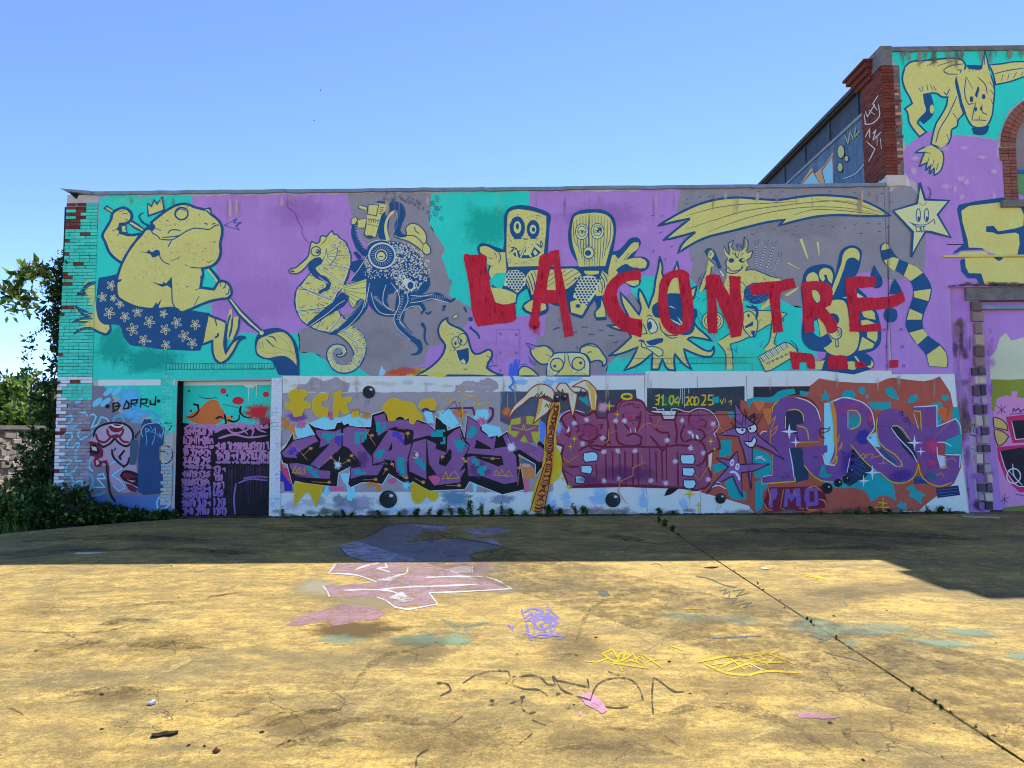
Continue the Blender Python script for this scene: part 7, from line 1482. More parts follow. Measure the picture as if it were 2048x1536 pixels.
# ------------------------------------------------------------------ worn paint on the concrete
STRONG = {'e2c400', 'ecc930', '8d7fd0', 'd79ab4', 'e6e2de', '55604c', '5f7a8a'}
FAINT = {'4b4530', '5f9a8c', 'f0d488', '54462e', '6b5a3e', 'a89c7c', '8d8f7c', '8fa884', '7fae94', '6f9a80', '6f5630', '55503f', '7d6a44'}
def gpaint(hexc, wear=.5):
    key = ('gpaint', hexc, wear)
    if key in MATS: return MATS[key]
    mt, t, b = nodes_of('worn_paint_' + hexc); v = coords(t); c = tuple(.72 * x for x in lin(hexc))
    n = noise(t, v, 34, 12, .88); n2 = noise(t, v, 5, 10, .8); big = noise(t, v, 1.5, 4)
    ad = N(t, 'ShaderNodeMath', operation='ADD'); L(t, n, ad.inputs[0]); L(t, n2, ad.inputs[1]); hf = N(t, 'ShaderNodeMath', operation='MULTIPLY', i_1=.5); L(t, ad.outputs[0], hf.inputs[0])
    a_ = mixc(t, ramp(t, big, [(.3, g1(0)), (.7, g1(1))]).outputs[0], tuple(x * .8 for x in c), tuple(x * 1.1 for x in c))
    lo, hi = (.44, .53) if hexc in FAINT else ((.515, .61) if hexc in STRONG else (.485, .56))
    mask = ramp(t, hf.outputs[0], [(lo, g1(.12 if hexc not in FAINT else .35)), (hi, g1(1))]).outputs[0]
    L(t, a_, b.inputs['Base Color']); b.inputs['Roughness'].default_value = .8; b.inputs['Specular IOR Level'].default_value = .2
    tr = N(t, 'ShaderNodeBsdfTransparent'); mx = N(t, 'ShaderNodeMixShader'); L(t, mask, mx.inputs[0]); L(t, b.outputs[0], mx.inputs[1]); L(t, tr.outputs[0], mx.inputs[2]); L(t, mx.outputs[0], t.nodes['Material Output'].inputs[0])
    bump(t, b, n, .4, .008); MATS[key] = mt; return mt
U_, V_, W_, X_ = Reg(540, 1020, 3.657), Reg(800, 1150, 3.413), Reg(1300, 1000, 2.738), Reg(0, 1000, 2.866)
def GA(name, reg, base=.0026): return Art(name, reg, base=base, surf='ground', matf=gpaint)
a = GA('painted_grey_halo', U_)
for x, y, rx, ry, c_, st_ in ((350, 560, 260, 90, 'b0a88c', .7), (700, 680, 420, 90, '9c8f6c', .7), (1500, 440, 380, 90, 'a89c7c', .6), (1700, 560, 260, 70, 'a39a78', .6), (620, 880, 480, 90, '6a5028', .85), (900, 300, 600, 90, 'a8a49a', .6), (1100, 950, 300, 60, '7f9a80', .7), (1360, 960, 160, 60, '84ae8c', .7), (500, 950, 260, 50, '8aa48c', .5)): a.mist(c_, x, y, rx, ry, 0, st_)
a.build(yard, kind='stuff')
a = GA('painted_pink_piece', U_, .0036)
a._put('b28f98', [ragged(U_('480,398 800,386 1630,386 1610,430 1540,480 1580,490 1765,575 1170,605 1225,690 910,712 850,660 780,640 440,635 395,555 560,545 780,530 640,480 430,465'), 2, 8, 31)])
a.poly('b08890', '110,850 200,790 420,720 520,690 700,710 850,740 800,800 600,830 470,850 400,820 200,850', sm=False)
a.poly('ddd0e2', '505,265 560,245 720,205 890,105 1100,108 1300,122 1270,150 1120,160 1060,210 1000,235 1200,220 1380,212 1640,220 1710,270 1600,290 1450,325 1480,378 690,378 560,330', sm=False)
a.poly('d6c6da', '1400,140 1700,135 1780,155 1600,185 1480,180', sm=False)
a.lines('e6e2de', '480,398 430,465 640,480 780,530|385,555 420,600 435,640|780,640 850,665 910,712 1225,692 1165,608 1400,600 1765,578 1690,530 1580,490|800,390 700,410 620,440|860,500 940,480 1000,460 1010,420|540,590 760,585 900,600 980,640|800,585 1000,565 1200,560 1520,545|1140,495 1300,490 1560,488|1480,410 1480,470|840,390 860,420 780,430 880,455', 2.6, jit=.3)
a.poly('e3dcdc', '870,640 960,600 1060,660 980,675', sm=False); a.poly('dcd0d2', '760,520 860,490 960,480 880,520', sm=False); a.poly('e0dada', '1280,440 1400,410 1480,420 1470,460 1360,465', sm=False)
a.lines('d5d6e6', '700,255 870,225|760,255 870,315 1030,318|880,255 1100,255 1580,250|1120,130 1280,145|880,190 1110,140|1330,300 1420,360', 1.2)
a.lines('5a6280', '690,205 890,108 1300,122|1000,235 1380,212 1710,270|505,265 560,330 690,375', 1.6); a.build(yard, label='pink and violet lettering with white outline on the concrete, worn')
a = GA('painted_teal_smears', U_, .0036)
for q in ('1250,800 1310,805 1400,855 1380,880 1290,840', '1400,860 1580,820 1600,830 1440,875'): a.poly('6f9a80', q, sm=False)
a.reg = W_
for x, y, rx, ry, st_ in ((200, 640, 260, 40, .5), (480, 660, 160, 60, .5), (900, 700, 220, 90, .75), (1150, 720, 240, 50, .7), (1600, 790, 260, 36, .85), (1750, 730, 220, 34, .75), (2020, 860, 90, 40, .8), (1300, 700, 200, 30, .6), (1100, 790, 60, 40, .6)): a.mist('86ac94', x, y, rx * 1.1, ry * .8, .08, st_ * .7)
a.build(yard, kind='stuff')
a = GA('painted_scribble', V_, .0036)
a.lines('8d7fd0', '830,230 850,300 900,260 920,320 960,240 950,310 930,300|1010,210 1020,260 990,280 1090,300|740,340 770,380 770,345|860,330 880,390 860,380|1060,300 1050,380 1030,400|880,420 900,450 880,430 950,410 1120,420 1080,440|860,320 920,280 1050,310 960,340 1000,400|840,260 900,230 980,250 940,300 1040,330|900,330 980,300 1080,330 1000,370 900,360|880,300 960,380 1060,340|1010,230 1080,290 1010,330|850,400 960,430 1090,400|930,250 920,400|1000,250 1040,420', 3.2, jit=.3); a.build(yard, label='pale violet scribble, crown-like, on the concrete')
a = GA('painted_black_tag', V_, .0036)
a.lines('4b4530', '620,850 640,880 600,890|1100,560 1180,540 1220,560|640,1050 700,1040|1180,1030 1260,1120 1350,1170|1380,1030 1480,1050 1640,1060 1720,1060|1760,1070 1860,1140 2000,1260|1440,1290 1520,1230 1600,1210 1680,1250', 5, jit=.5, taper=.5)
a.lines('3f3b2c', '430,740 530,680 650,655 740,660 750,710 720,750|1040,690 1060,750 1010,750 960,700 860,690 780,720 760,750 850,780 960,790 1010,830|1050,690 1100,780 1210,830 1300,860 1340,760 1400,720 1500,705 1580,720 1640,790 1660,860|1060,720 1200,750 1290,770 1280,710|1420,660 1500,690|1730,960 1720,850 1730,700 1790,740 1880,800 1940,800|1400,900 1480,910 1560,900|250,740 330,750 350,790 270,830|840,840 830,900 860,940 930,940|750,880 830,850|300,1050 430,965|900,990 1000,1030|820,1150 910,1080|110,1310 120,1240 200,1190', 3.2, jit=.35)
for x, y in ((270, 740), (440, 795), (1080, 815), (630, 860), (770, 880), (838, 836), (1150, 910), (780, 700)): a.dot('3c382c', x, y, 18, 10, n=8)
a.build(yard, label='looping grey-black tag on the near concrete')
a = GA('painted_yellow_tags', V_, .0036)
a.lines('e2c400', '1340,600 1420,570 1380,540 1450,510 1480,560 1540,520 1520,590 1590,540 1620,600 1560,580|1450,600 1560,620 1700,640|1640,540 1680,630|1650,540 1780,630|1700,590 1770,575|1260,590 1340,600|1480,600 1520,660|1400,560 1480,600 1440,620|1500,540 1480,600 1560,560|1600,560 1660,600|1540,600 1640,560', 3.2); a.reg = W_
a.lines('ecc930', '260,890 400,860 520,850 640,840 720,870 800,900|420,940 560,890 640,870|300,900 420,950 520,960 640,940 820,950|480,870 560,920|440,870 520,930|560,860 700,830 740,890 600,890|540,970 620,930|320,880 460,850 600,880|380,920 480,880 600,910|520,840 580,900|600,850 660,930|700,850 640,900|340,905 440,890', 4.2); a.line('e8e2c8', '480,865 620,935', 3); a.lines('ecc930', '840,405 960,430|850,415 970,438|190,595 300,600|110,800 180,825|0,870 60,915', 3.4); a.build(yard, label='yellow scrawled tags on the sunlit concrete')
a = GA('painted_pink_dashes', W_, .0036)
a._put('d79ab4', [ragged(W_('795,1170 860,1165 960,1178 1060,1190 960,1200 820,1195'), 1.2, 6, 3), ragged(V_('1220,830 1310,805 1370,860 1415,930 1380,950 1290,900'), 2.5, 8, 4), ragged(V_('1220,935 1240,930 1240,960 1220,965'), 1, 5, 4)]); a.lines('b86a80', '0,355 40,350 70,365|1540,710 1660,715|170,290 240,295', 2); a.build(yard, kind='stuff')
a = GA('painted_dark_tag', W_, .0036)
a.lines('55604c', '250,420 320,430 400,465 470,480|380,500 420,490 400,520 440,500 430,540|450,500 520,490 470,530 540,510|410,540 480,540 440,570 520,550|470,580 560,560 510,590 570,580', 2); a.lines('5f7a8a', '340,760 460,752 610,745|870,740 960,770 920,780 990,760|950,830 1000,850|1060,860 1150,885|1060,550 1080,585', 2.8); a._put('5f7f8a', [V_('1345,110 1410,108 1435,140 1380,152')]); a.build(yard, label='dark green tag and blue dabs beside the slab joint')
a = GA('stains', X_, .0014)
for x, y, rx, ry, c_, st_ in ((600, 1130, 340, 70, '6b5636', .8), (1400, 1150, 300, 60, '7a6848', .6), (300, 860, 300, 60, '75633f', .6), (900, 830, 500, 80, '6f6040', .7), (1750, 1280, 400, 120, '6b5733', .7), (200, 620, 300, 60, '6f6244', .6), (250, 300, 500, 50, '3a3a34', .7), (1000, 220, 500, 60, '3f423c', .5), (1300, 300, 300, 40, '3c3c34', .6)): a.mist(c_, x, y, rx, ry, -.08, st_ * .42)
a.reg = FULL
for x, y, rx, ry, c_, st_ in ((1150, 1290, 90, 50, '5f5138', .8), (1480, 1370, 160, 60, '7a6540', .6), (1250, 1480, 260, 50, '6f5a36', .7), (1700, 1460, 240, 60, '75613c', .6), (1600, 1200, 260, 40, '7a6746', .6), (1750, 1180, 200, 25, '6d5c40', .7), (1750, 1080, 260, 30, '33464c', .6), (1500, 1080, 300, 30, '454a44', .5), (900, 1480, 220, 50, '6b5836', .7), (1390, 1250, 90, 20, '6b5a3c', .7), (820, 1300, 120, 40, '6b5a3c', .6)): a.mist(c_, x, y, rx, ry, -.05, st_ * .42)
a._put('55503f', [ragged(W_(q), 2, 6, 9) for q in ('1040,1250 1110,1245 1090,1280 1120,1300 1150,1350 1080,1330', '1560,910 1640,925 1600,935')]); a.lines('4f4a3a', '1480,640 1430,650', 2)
a.lines('7d6a44', '0,700 200,660 500,620 900,590|0,860 120,900 240,1000', 2.5, jit=.4)
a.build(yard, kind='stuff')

# sweeps left by turning vehicles: pale dust and rubber, each a faint broken film
a = GA('dust_sweeps', X_, .0022)
for q, w_ in (('0,490 150,452 350,440 560,452', 9), ('0,595 100,565 250,500 420,470 700,420', 8), ('420,980 560,905 700,850 850,720 1000,600', 9), ('890,1005 1000,962 1130,900', 8), ('1000,445 1120,432 1240,422', 7), ('1210,575 1280,588 1340,578', 6), ('1200,560 1290,500 1380,482 1340,515 1220,545', 7), ('0,640 160,600 330,590', 12), ('500,925 560,915 620,900', 14), ('0,930 120,900 200,840 180,800', 10), ('660,1085 760,1060 860,1010', 8), ('0,1480 160,1400 300,1340', 16), ('330,1160 460,1130 640,1120', 10), ('100,780 260,770 420,800', 10)): a.line('f0d488', q, w_, jit=.3, taper=.8)
a.reg = FULL
for q, w_ in (('900,1330 1050,1260 1200,1230', 22), ('1250,1300 1420,1240 1560,1250', 18), ('700,1440 780,1380 860,1360', 18), ('1500,1480 1640,1420 1800,1420', 22), ('1100,1160 1260,1150 1420,1160', 9), ('1560,1190 1700,1170 1850,1200', 12)): a.line('f0d488', q, w_, jit=.3, taper=.9)
a.build(yard, kind='stuff')
a = GA('rubber_sweeps', X_, .0024)
for q, w_ in (('0,752 200,757 450,762 620,750 800,700', 4), ('660,612 900,592 1100,577 1300,540 1560,520', 5), ('1250,1110 1400,1102 1560,1082', 5), ('370,1122 560,1102 800,1092 900,1110', 16), ('380,860 500,830 640,800', 10), ('0,1180 80,1200 200,1290', 4), ('720,830 900,830 1200,850', 14), ('560,720 700,690 900,700', 9), ('1500,1300 1700,1240 1960,1200', 12), ('1560,1420 1800,1380 2000,1380', 18)): a.line('54462e', q, w_, jit=.4, taper=.8)
a.reg = FULL
for q, w_ in (('560,1490 700,1440 900,1450', 16), ('1150,1290 1180,1220 1280,1180 1400,1200', 9), ('680,1420 740,1330 860,1290', 10), ('1290,1440 1420,1410 1560,1440 1660,1500', 16), ('1600,1330 1760,1300 1900,1330', 14), ('1100,1500 1240,1490 1380,1520', 18), ('20,1085 200,1075 420,1080', 10), ('120,1102 330,1098 520,1108', 8), ('1460,1062 1600,1060 1800,1070 1990,1080', 12), ('1560,1100 1700,1095 1860,1100', 8), ('480,1052 600,1060 700,1050', 9), ('1120,1060 1240,1075 1330,1090', 8)): a.line('6b5a3e', q, w_, jit=.4, taper=.8)
a.build(yard, kind='stuff')

a = GA('teal_streaks', W_, .0030)
a.lines('5f9a8c', '1400,760 1520,740 1640,790 1800,800|1620,695 1760,715 1900,755|1960,835 2048,870|1240,690 1330,720 1420,760 1440,800|820,660 960,690 1100,680 1240,690|60,650 240,615 420,650 560,690|870,735 930,760 980,750', 5, jit=.5, taper=.6)
a.reg = U_; a.lines('5f9a8c', '1250,800 1330,830 1420,870 1480,940|1400,865 1500,840 1600,822|900,950 1060,940 1240,900 1440,905|1680,515 1830,530|200,860 420,830|360,960 600,930 760,950', 5, jit=.5, taper=.6); a.build(yard, kind='stuff')
# ------------------------------------------------------------------ plants
def leaf_mat(name, c1, c2, tr=.35):
    mt, t, b = nodes_of(name); v = coords(t); n = noise(t, v, 5, 4); 
    a_ = mixc(t, ramp(t, n, [(.35, g1(0)), (.65, g1(1))]).outputs[0], lin(c1), lin(c2))
    L(t, a_, b.inputs['Base Color']); b.inputs['Roughness'].default_value = .55; b.inputs['Specular IOR Level'].default_value = .25
    tl = N(t, 'ShaderNodeBsdfTranslucent'); L(t, a_, tl.inputs[0]); mx = N(t, 'ShaderNodeMixShader', i_0=tr); out = t.nodes['Material Output']
    L(t, b.outputs[0], mx.inputs[1]); L(t, tl.outputs[0], mx.inputs[2]); L(t, mx.outputs[0], out.inputs[0]); return mt
LV = [leaf_mat('leaf_dark', '253a18', '334c22'), leaf_mat('leaf_mid', '3f5c22', '53722c'), leaf_mat('leaf_light', '7d9a3c', '94a84a'), leaf_mat('leaf_dry', '8a7a3a', '6f5f2a')]
M_BARK = simple('bark', '4a3a2a', '62503a', 12, .9, .6, .01)
M_STEM = simple('green_stem', '4a5a2a', '5f6a34', 12, .8)
def leaf_mesh(pts, size, name, parent, weights=(.5, .35, .12, .03), seed=0, long=1.5, up=.3, **props):
    r = random.Random(seed); V = []; F = []; MI = []
    for p in pts:
        s = size * r.choice((.5, .75, .9, 1.0, 1.2, 1.6)) * r.uniform(.8, 1.2); d = Vector((r.gauss(0, 1), r.gauss(0, 1), r.gauss(0, 1) + up)).normalized()
        n = d.cross(Vector((r.gauss(0, 1), r.gauss(0, 1), r.gauss(0, 1)))).normalized(); u = d.cross(n)
        p = Vector(p); k = len(V); m_ = r.choices(range(4), weights)[0]
        V += [tuple(p), tuple(p + d * s * long * .45 + n * s * .42 + u * s * .10), tuple(p + d * s * long), tuple(p + d * s * long * .45 - n * s * .42 + u * s * .10)]
        F += [(k, k + 1, k + 2), (k, k + 2, k + 3)]; MI += [m_, m_]
    return mesh_obj(name, V, F, LV, parent, MI, **props)
def clump(r, n, c, rad, shell=.55):
    out = []
    for _ in range(n):
        d = Vector((r.gauss(0, 1), r.gauss(0, 1), r.gauss(0, 1))).normalized() * (shell + (1 - shell) * r.random())
        out.append((c[0] + d.x * rad[0], c[1] + d.y * rad[1], c[2] + d.z * rad[2]))
    return out
# climbing vine at the building's end
rv = random.Random(41)
vine = empty('climbing_vine', (-9.0, .6, 0), label='dark climbing vine growing up the left end of the painted workshop', category='vine')
vine.location = (0, 0, 0)
mb = MB()
for k in range(7):
    x, y = -8.86 - .12 * k * .5 + rv.uniform(-.03, .03), .15 + .2 * k; pts = [(x + .1 * math.sin(i * .9 + k), y + .08 * math.sin(i * .7 + 2 * k), i * .42) for i in range(int(rv.uniform(7, 13)))]
    mb.tube(pts, [.035 * (1 - .8 * i / len(pts)) for i in range(len(pts))], 6)
mb.build('stem', [M_BARK], vine)
P = []
prof = [(0.0, -10.4, -8.7), (.6, -10.1, -8.78), (1.2, -9.65, -8.8), (1.8, -9.6, -8.8), (2.4, -9.5, -8.8), (3.0, -9.3, -8.82), (3.5, -9.12, -8.82), (3.9, -9.3, -8.82), (4.3, -9.4, -8.82), (4.7, -9.08, -8.8), (5.0, -8.92, -8.8)]
for i in range(len(prof) - 1):
    z0, a0, b0 = prof[i]; z1, a1, b1 = prof[i + 1]; n = int(1500 * (abs(a0 - b0) + .25) * (1.15 if z0 > 2.6 else 1.1))
    for c in range(n // 26):
        u = rv.random(); zz = z0 + (z1 - z0) * u; a_ = a0 + (a1 - a0) * u; b_ = b0 + (b1 - b0) * u
        cx = a_ + (b_ - a_) * rv.random() ** .75; cy = rv.uniform(.05, 1.5)
        P += clump(rv, 26, (cx, cy, zz), (.16, .2, .16), .2)
P = [p for p in P if not (p[0] > -8.80 and p[1] > -.02)]
leaf_mesh(P, .058, 'foliage', vine, (.75, .22, .03, 0), 5)  # mostly dark leaves: the vine's shade is put into the colour mix
P = []
for i in range(260):
    t_ = rv.random(); P.append((-8.95 - .95 * t_ + rv.gauss(0, .05), -.1 + .2 * t_ + rv.gauss(0, .06), 4.55 - .25 * t_ + .35 * math.sin(3.1 * t_) + rv.gauss(0, .06)))
for i in range(170): P += [(-9.62 + rv.gauss(0, .16), .1 + rv.gauss(0, .12), 4.35 + rv.gauss(0, .10) - .3 * rv.random())]
leaf_mesh(P, .075, 'hanging_sprig', vine, (.1, .4, .4, .1), 6, 2.0, kind='stuff')  # paler leaves: sunlight on the sprig is put into its colours
MB().tube([(-8.9, 0, 4.5), (-9.2, -.02, 4.72), (-9.5, .05, 4.6), (-9.66, .1, 4.38), (-9.72, .1, 4.1)], [.012, .01, .008, .006, .003], 5).build('branch', [M_BARK], vine)
for x0, z0, h in ((-8.95, 4.8, .45), (-9.15, 4.5, .5), (-9.05, 4.6, .62), (-9.3, 4.35, .35), (-9.6, 3.0, .3), (-9.5, 3.4, .25)):
    mb = MB(); pts = [(x0 - .1 * math.sin(i), .3, z0 + h * i / 5) for i in range(6)]; mb.tube(pts, .006, 4); tw = mb.build('twig', [M_STEM], vine)
    leaf_mesh([(p[0] + rv.gauss(0, .06), .3 + rv.gauss(0, .06), p[2] + rv.gauss(0, .04)) for p in pts for _ in range(6)], .05, 'leaves', tw, seed=int(h * 100))
# low bramble bank in front of the left bay
def bush(name, label, c, rad, n, size, weights, seed, group=None):
    r = random.Random(seed); root = empty(name, (c[0], c[1], 0), label=label, category='bush')
    if group: root['group'] = group
    mb = MB()
    for k in range(7):
        a_ = 6.283 * k / 7 + r.random(); mb.tube([(0, 0, -.12), (.4 * rad[0] * math.cos(a_), .4 * rad[1] * math.sin(a_), c[2] * .8), (.8 * rad[0] * math.cos(a_), .8 * rad[1] * math.sin(a_), c[2] + rad[2] * .3)], [.014, .01, .004], 5)
    mb.build('stem', [M_BARK], root)
    P = []
    for k in range(n // 24):
        d = Vector((r.gauss(0, 1), r.gauss(0, 1), r.gauss(0, 1))).normalized() * r.uniform(.35, 1)
        P += clump(r, 24, (d.x * rad[0], d.y * rad[1], max(.02, c[2] + d.z * rad[2])), (.13, .13, .10), .2)
    P = [(x, min(y, -.06 - c[1]) if c[0] > -8.75 else y, max(z, -.1)) for x, y, z in P]
    leaf_mesh(P, size, 'foliage', root, weights, seed); return root
for i, (px, py, rx, rz, lab, wts) in enumerate((
    (30, 1046, 1.0, .42, 'sunlit bramble bush at the far left edge of the slab', (.3, .4, .27, .03)),
    (105, 1047, .8, .46, 'dark bramble bush at the foot of the climbing vine', (.6, .33, .06, .01)),
    (185, 1043, .5, .2, 'dark bramble bush below the brick pier', (.6, .33, .06, .01)),
    (250, 1040, .34, .11, 'bramble bush below the maroon mushroom figure', (.6, .32, .07, .01)),
    (322, 1037, .22, .07, 'low bramble bush beside the recessed door', (.5, .4, .09, .01)))):
    g = on_ground((px, py)); bush('bramble_bush', lab, (g[0], g[1] + .1, rz * .6), (rx, .42, rz), int(2300 * rx), .052, wts, 50 + i)
# weeds at the wall foot
def weed_template(kind, seed):
    r = random.Random(seed); root = bpy.data.objects.new('weed', None); P = []; mb = MB()
    ns = {0: 5, 1: 9, 2: 22}[kind]
    for k in range(ns):
        a_ = r.uniform(0, 6.283); l = r.uniform(.5, 1.0) * {0: .42, 1: .2, 2: .2}[kind]; ln = r.uniform(.1, .5)
        pts = [(ln * l * math.cos(a_) * u * u, ln * l * .6 * math.sin(a_) * u * u, l * u) for u in (0, .33, .66, 1)]
        mb.tube(pts, [.005, .004, .003, .001], 4)
        if kind != 2:
            for u in [i / 12 for i in range(2, 13)]:
                i = min(2, int(u * 3)); f = u * 3 - i; q = [pts[i][j] + (pts[i + 1][j] - pts[i][j]) * f for j in range(3)]
                for _ in range(3): P.append((q[0] + r.gauss(0, .02), q[1] + r.gauss(0, .02), q[2] + r.gauss(0, .015)))
        else:
            for _ in range(3): P.append((pts[0][0] + r.gauss(0, .05), r.gauss(0, .03), .01))
    st = mb.build('stem', [M_STEM], None); lf = leaf_mesh(P, .032 if kind != 2 else .04, 'leaves', None, (.45, .4, .12, .03), seed, 1.7, .5)
    return [st, lf]
TPL = [weed_template(k, 90 + k) for k in (0, 1, 2)]
used = set()
def weed(kind, x, y, s, rz, label, group):
    root = empty('weed', (x, y, 0), label=label, category='weed', group=group); root.scale = (s, s * .8, s); root.rotation_euler.z = rz
    for o in TPL[kind]:
        c = o if kind not in used else o.copy()
        if kind in used: COL.objects.link(c)
        c.parent = root
    used.add(kind)
rw = random.Random(19)
def nth(i): return str(i) + ('th' if 10 < i % 100 < 14 else {1: 'st', 2: 'nd', 3: 'rd'}.get(i % 10, 'th'))
for wi, (px, k, s) in enumerate(sorted(((568, 0, 1.0), (610, 1, .7), (640, 2, .8), (672, 2, .9), (688, 1, .9), (705, 1, .6), (760, 1, .8), (800, 1, .9), (833, 1, 1.0), (858, 0, .5), (880, 1, 1.1), (905, 0, .8), (925, 1, 1.0), (942, 0, .9), (962, 0, 1.0), (985, 1, .9), (1003, 0, .75), (1022, 1, .9), (1050, 2, 1.0), (1075, 2, 1.1), (1098, 1, 1.0), (1120, 1, .9), (1152, 0, .8), (1170, 1, .9), (1225, 1, .6), (1258, 2, .6), (1318, 1, .8), (1345, 1, .6), (1530, 2, .7), (1600, 2, .6), (1640, 2, .8), (1690, 2, .9), (1715, 2, 1.1), (1738, 1, 1.0), (1758, 2, 1.3), (1775, 1, 1.1), (1800, 2, .9), (1850, 2, 1.2), (1875, 1, 1.2), (1895, 2, 1.1), (420, 1, .6), (470, 2, .6), (350, 1, 1.1), (372, 2, .8)))):
    weed(k, WX(px, 1031), -.05 - rw.random() * .07, s * (rw.uniform(.6, 1.15) if 840 < px < 1180 else rw.uniform(.4, .85)), rw.uniform(0, 6.28), '%s leafy weed from the left along the foot of the graffiti wall' % nth(wi + 1), 'weeds along the wall foot')
for wi, (px, py, k, s) in enumerate(((1320, 1045, 1, .9), (1332, 1053, 1, 1.1), (1345, 1063, 1, .9), (1352, 1070, 2, .6), (1425, 1118, 2, .3), (1460, 1142, 2, .35), (1482, 1158, 2, .4), (1500, 1168, 1, .35), (1520, 1180, 2, .4), (1553, 1201, 2, .35), (1576, 1216, 2, .35), (1612, 1240, 1, .45), (1622, 1246, 1, .5), (1632, 1252, 2, .45), (1668, 1276, 1, .4), (1676, 1280, 2, .4), (1702, 1298, 2, .35), (1780, 1346, 2, .3), (1832, 1382, 1, .42), (1846, 1389, 2, .4), (1872, 1408, 1, .45), (1888, 1418, 1, .45), (1902, 1426, 2, .4), (1945, 1455, 2, .35), (1975, 1475, 2, .4), (2010, 1498, 2, .35))):
    weed(2 if k == 2 else 1, JX + rw.gauss(0, .02), on_ground((px, py))[1], s * (.5 if px < 1360 else .3), rw.uniform(0, 6.28), '%s weed tuft from the wall in the slab joint' % nth(wi + 1), 'tufts in the slab joint')
# ------------------------------------------------------------------ beyond the left end
M_STONE = [simple('pale_stone_%d' % i, a_, b_, 9, .9, .6, .012) for i, (a_, b_) in enumerate((('a8988a', 'c4b6a6'), ('94867a', 'b3a496'), ('7f7468', '9c9084'), ('b8a898', 'd0c2b4')))]
bw = empty('boundary_wall', (-12.6, 3, 0), label='pale rough stone boundary wall in sun behind the vine', category='wall'); bw.location = (0, 0, 0)
WXB = -12.6
MB().box(WXB - .35, WXB - .02, 2.5, 16, -.14, 1.72).build('core', [M_STONE[2]], bw)
MB().box(WXB - .42, WXB + .06, 2.5, 16, 1.72, 1.82).build('coping', [M_CONC], bw)
rs = random.Random(3); z = -.12; st = []
def stone_obj(x0, x1, y0, y1, z0, z1, mt):
    o = bpy.data.objects.new('stone', BRICKS[rs.randrange(6)]); o.location = ((x0 + x1) / 2, (y0 + y1) / 2, (z0 + z1) / 2); o.rotation_euler.z = math.pi / 2
    o.scale = (y1 - y0, x1 - x0, z1 - z0); link(o, bw); o.material_slots[0].link = 'OBJECT'; o.material_slots[0].material = mt
while z < 1.62:
    h = min(rs.uniform(.12, .2), 1.7 - z); y = 3.5
    while y < 9.5:
        l = rs.uniform(.12, .42); dz = rs.uniform(-.03, .03)
        stone_obj(WXB - .08, WXB + rs.uniform(-.03, .05), y + .01, y + l - .01, z + dz + .01, z + h + dz * .5 - .006, rs.choice(M_STONE)); bpy.context.scene.collection.objects[-1].rotation_euler = (rs.uniform(-.08, .08), rs.uniform(-.12, .12), math.pi / 2 + rs.uniform(-.08, .08)); y += l
    z += h
fp = empty('fence_post', (WXB - .2, 5.0, 1.82), label='rusty angle-iron fence post with a brace on the boundary wall', category='post')
MB().tube([(0, 0, 0), (0, 0, 1.1), (.14, .05, 1.26)], .022, 6).build('post', [M_RUST], fp); MB().tube([(0, .02, .55), (.05, .6, .0)], .014, 6).build('brace', [M_RUST], fp)
def tree(name, label, loc, h, rad, n, size, weights, seed, dead=0):
    r = random.Random(seed); root = empty(name, (loc[0], loc[1], -.14), label=label, category='tree', group='trees beyond the left end')
    mb = MB(); top = h * .62
    mb.tube([(0, 0, 0), (.05, .03, top * .5), (.0, .1, top)], [.16, .12, .06], 8)
    tips = []
    for k in range(9):
        a_ = 6.283 * k / 9 + r.random(); z0 = top * r.uniform(.35, .95); e = (rad * .65 * math.cos(a_), rad * .65 * math.sin(a_), z0 + r.uniform(.1, .4) * h)
        mb.tube([(0, .03, z0), (e[0] * .5, e[1] * .5, (z0 + e[2]) / 2 + .1), e], [.06, .04, .015], 6); tips.append(e)
    mb.build('trunk', [M_BARK], root)
    P = []
    for k in range(n // 40):
        d = Vector((r.gauss(0, 1), r.gauss(0, 1), r.gauss(0, 1))).normalized() * r.uniform(.35, 1.0)
        P += clump(r, 40, (d.x * rad, d.y * rad, h * .62 + d.z * h * .40), (.34, .34, .26), .3)
    leaf_mesh(P, size, 'crown', root, weights, seed); return root
for i, (x, y, h, rad, lab, wts) in enumerate((
    (-16.2, 9.5, 3.5, 1.6, 'bright green tree leaning over the boundary wall', (.2, .4, .38, .02)),
    (-20.5, 13, 4.0, 2.2, 'leafy tree at the far left edge of the picture', (.3, .45, .24, .01)),
    (-17.0, 16, 4.2, 2.0, 'darker tree standing behind the boundary wall', (.5, .4, .1, 0)),
    (-14.6, 7.5, 2.5, 1.1, 'small sunlit tree directly behind the fence post', (.2, .4, .38, .02)),
    (-25, 20, 5.0, 2.8, 'distant tree rising furthest left', (.4, .42, .18, 0)),
    (-13.4, 13, 4.0, 1.6, 'tall tree half hidden behind the climbing vine', (.5, .38, .12, 0)))):
    tree('tree', lab, (x, y), h, rad, int(5200 * (rad / 2)), .13, wts, 200 + i)
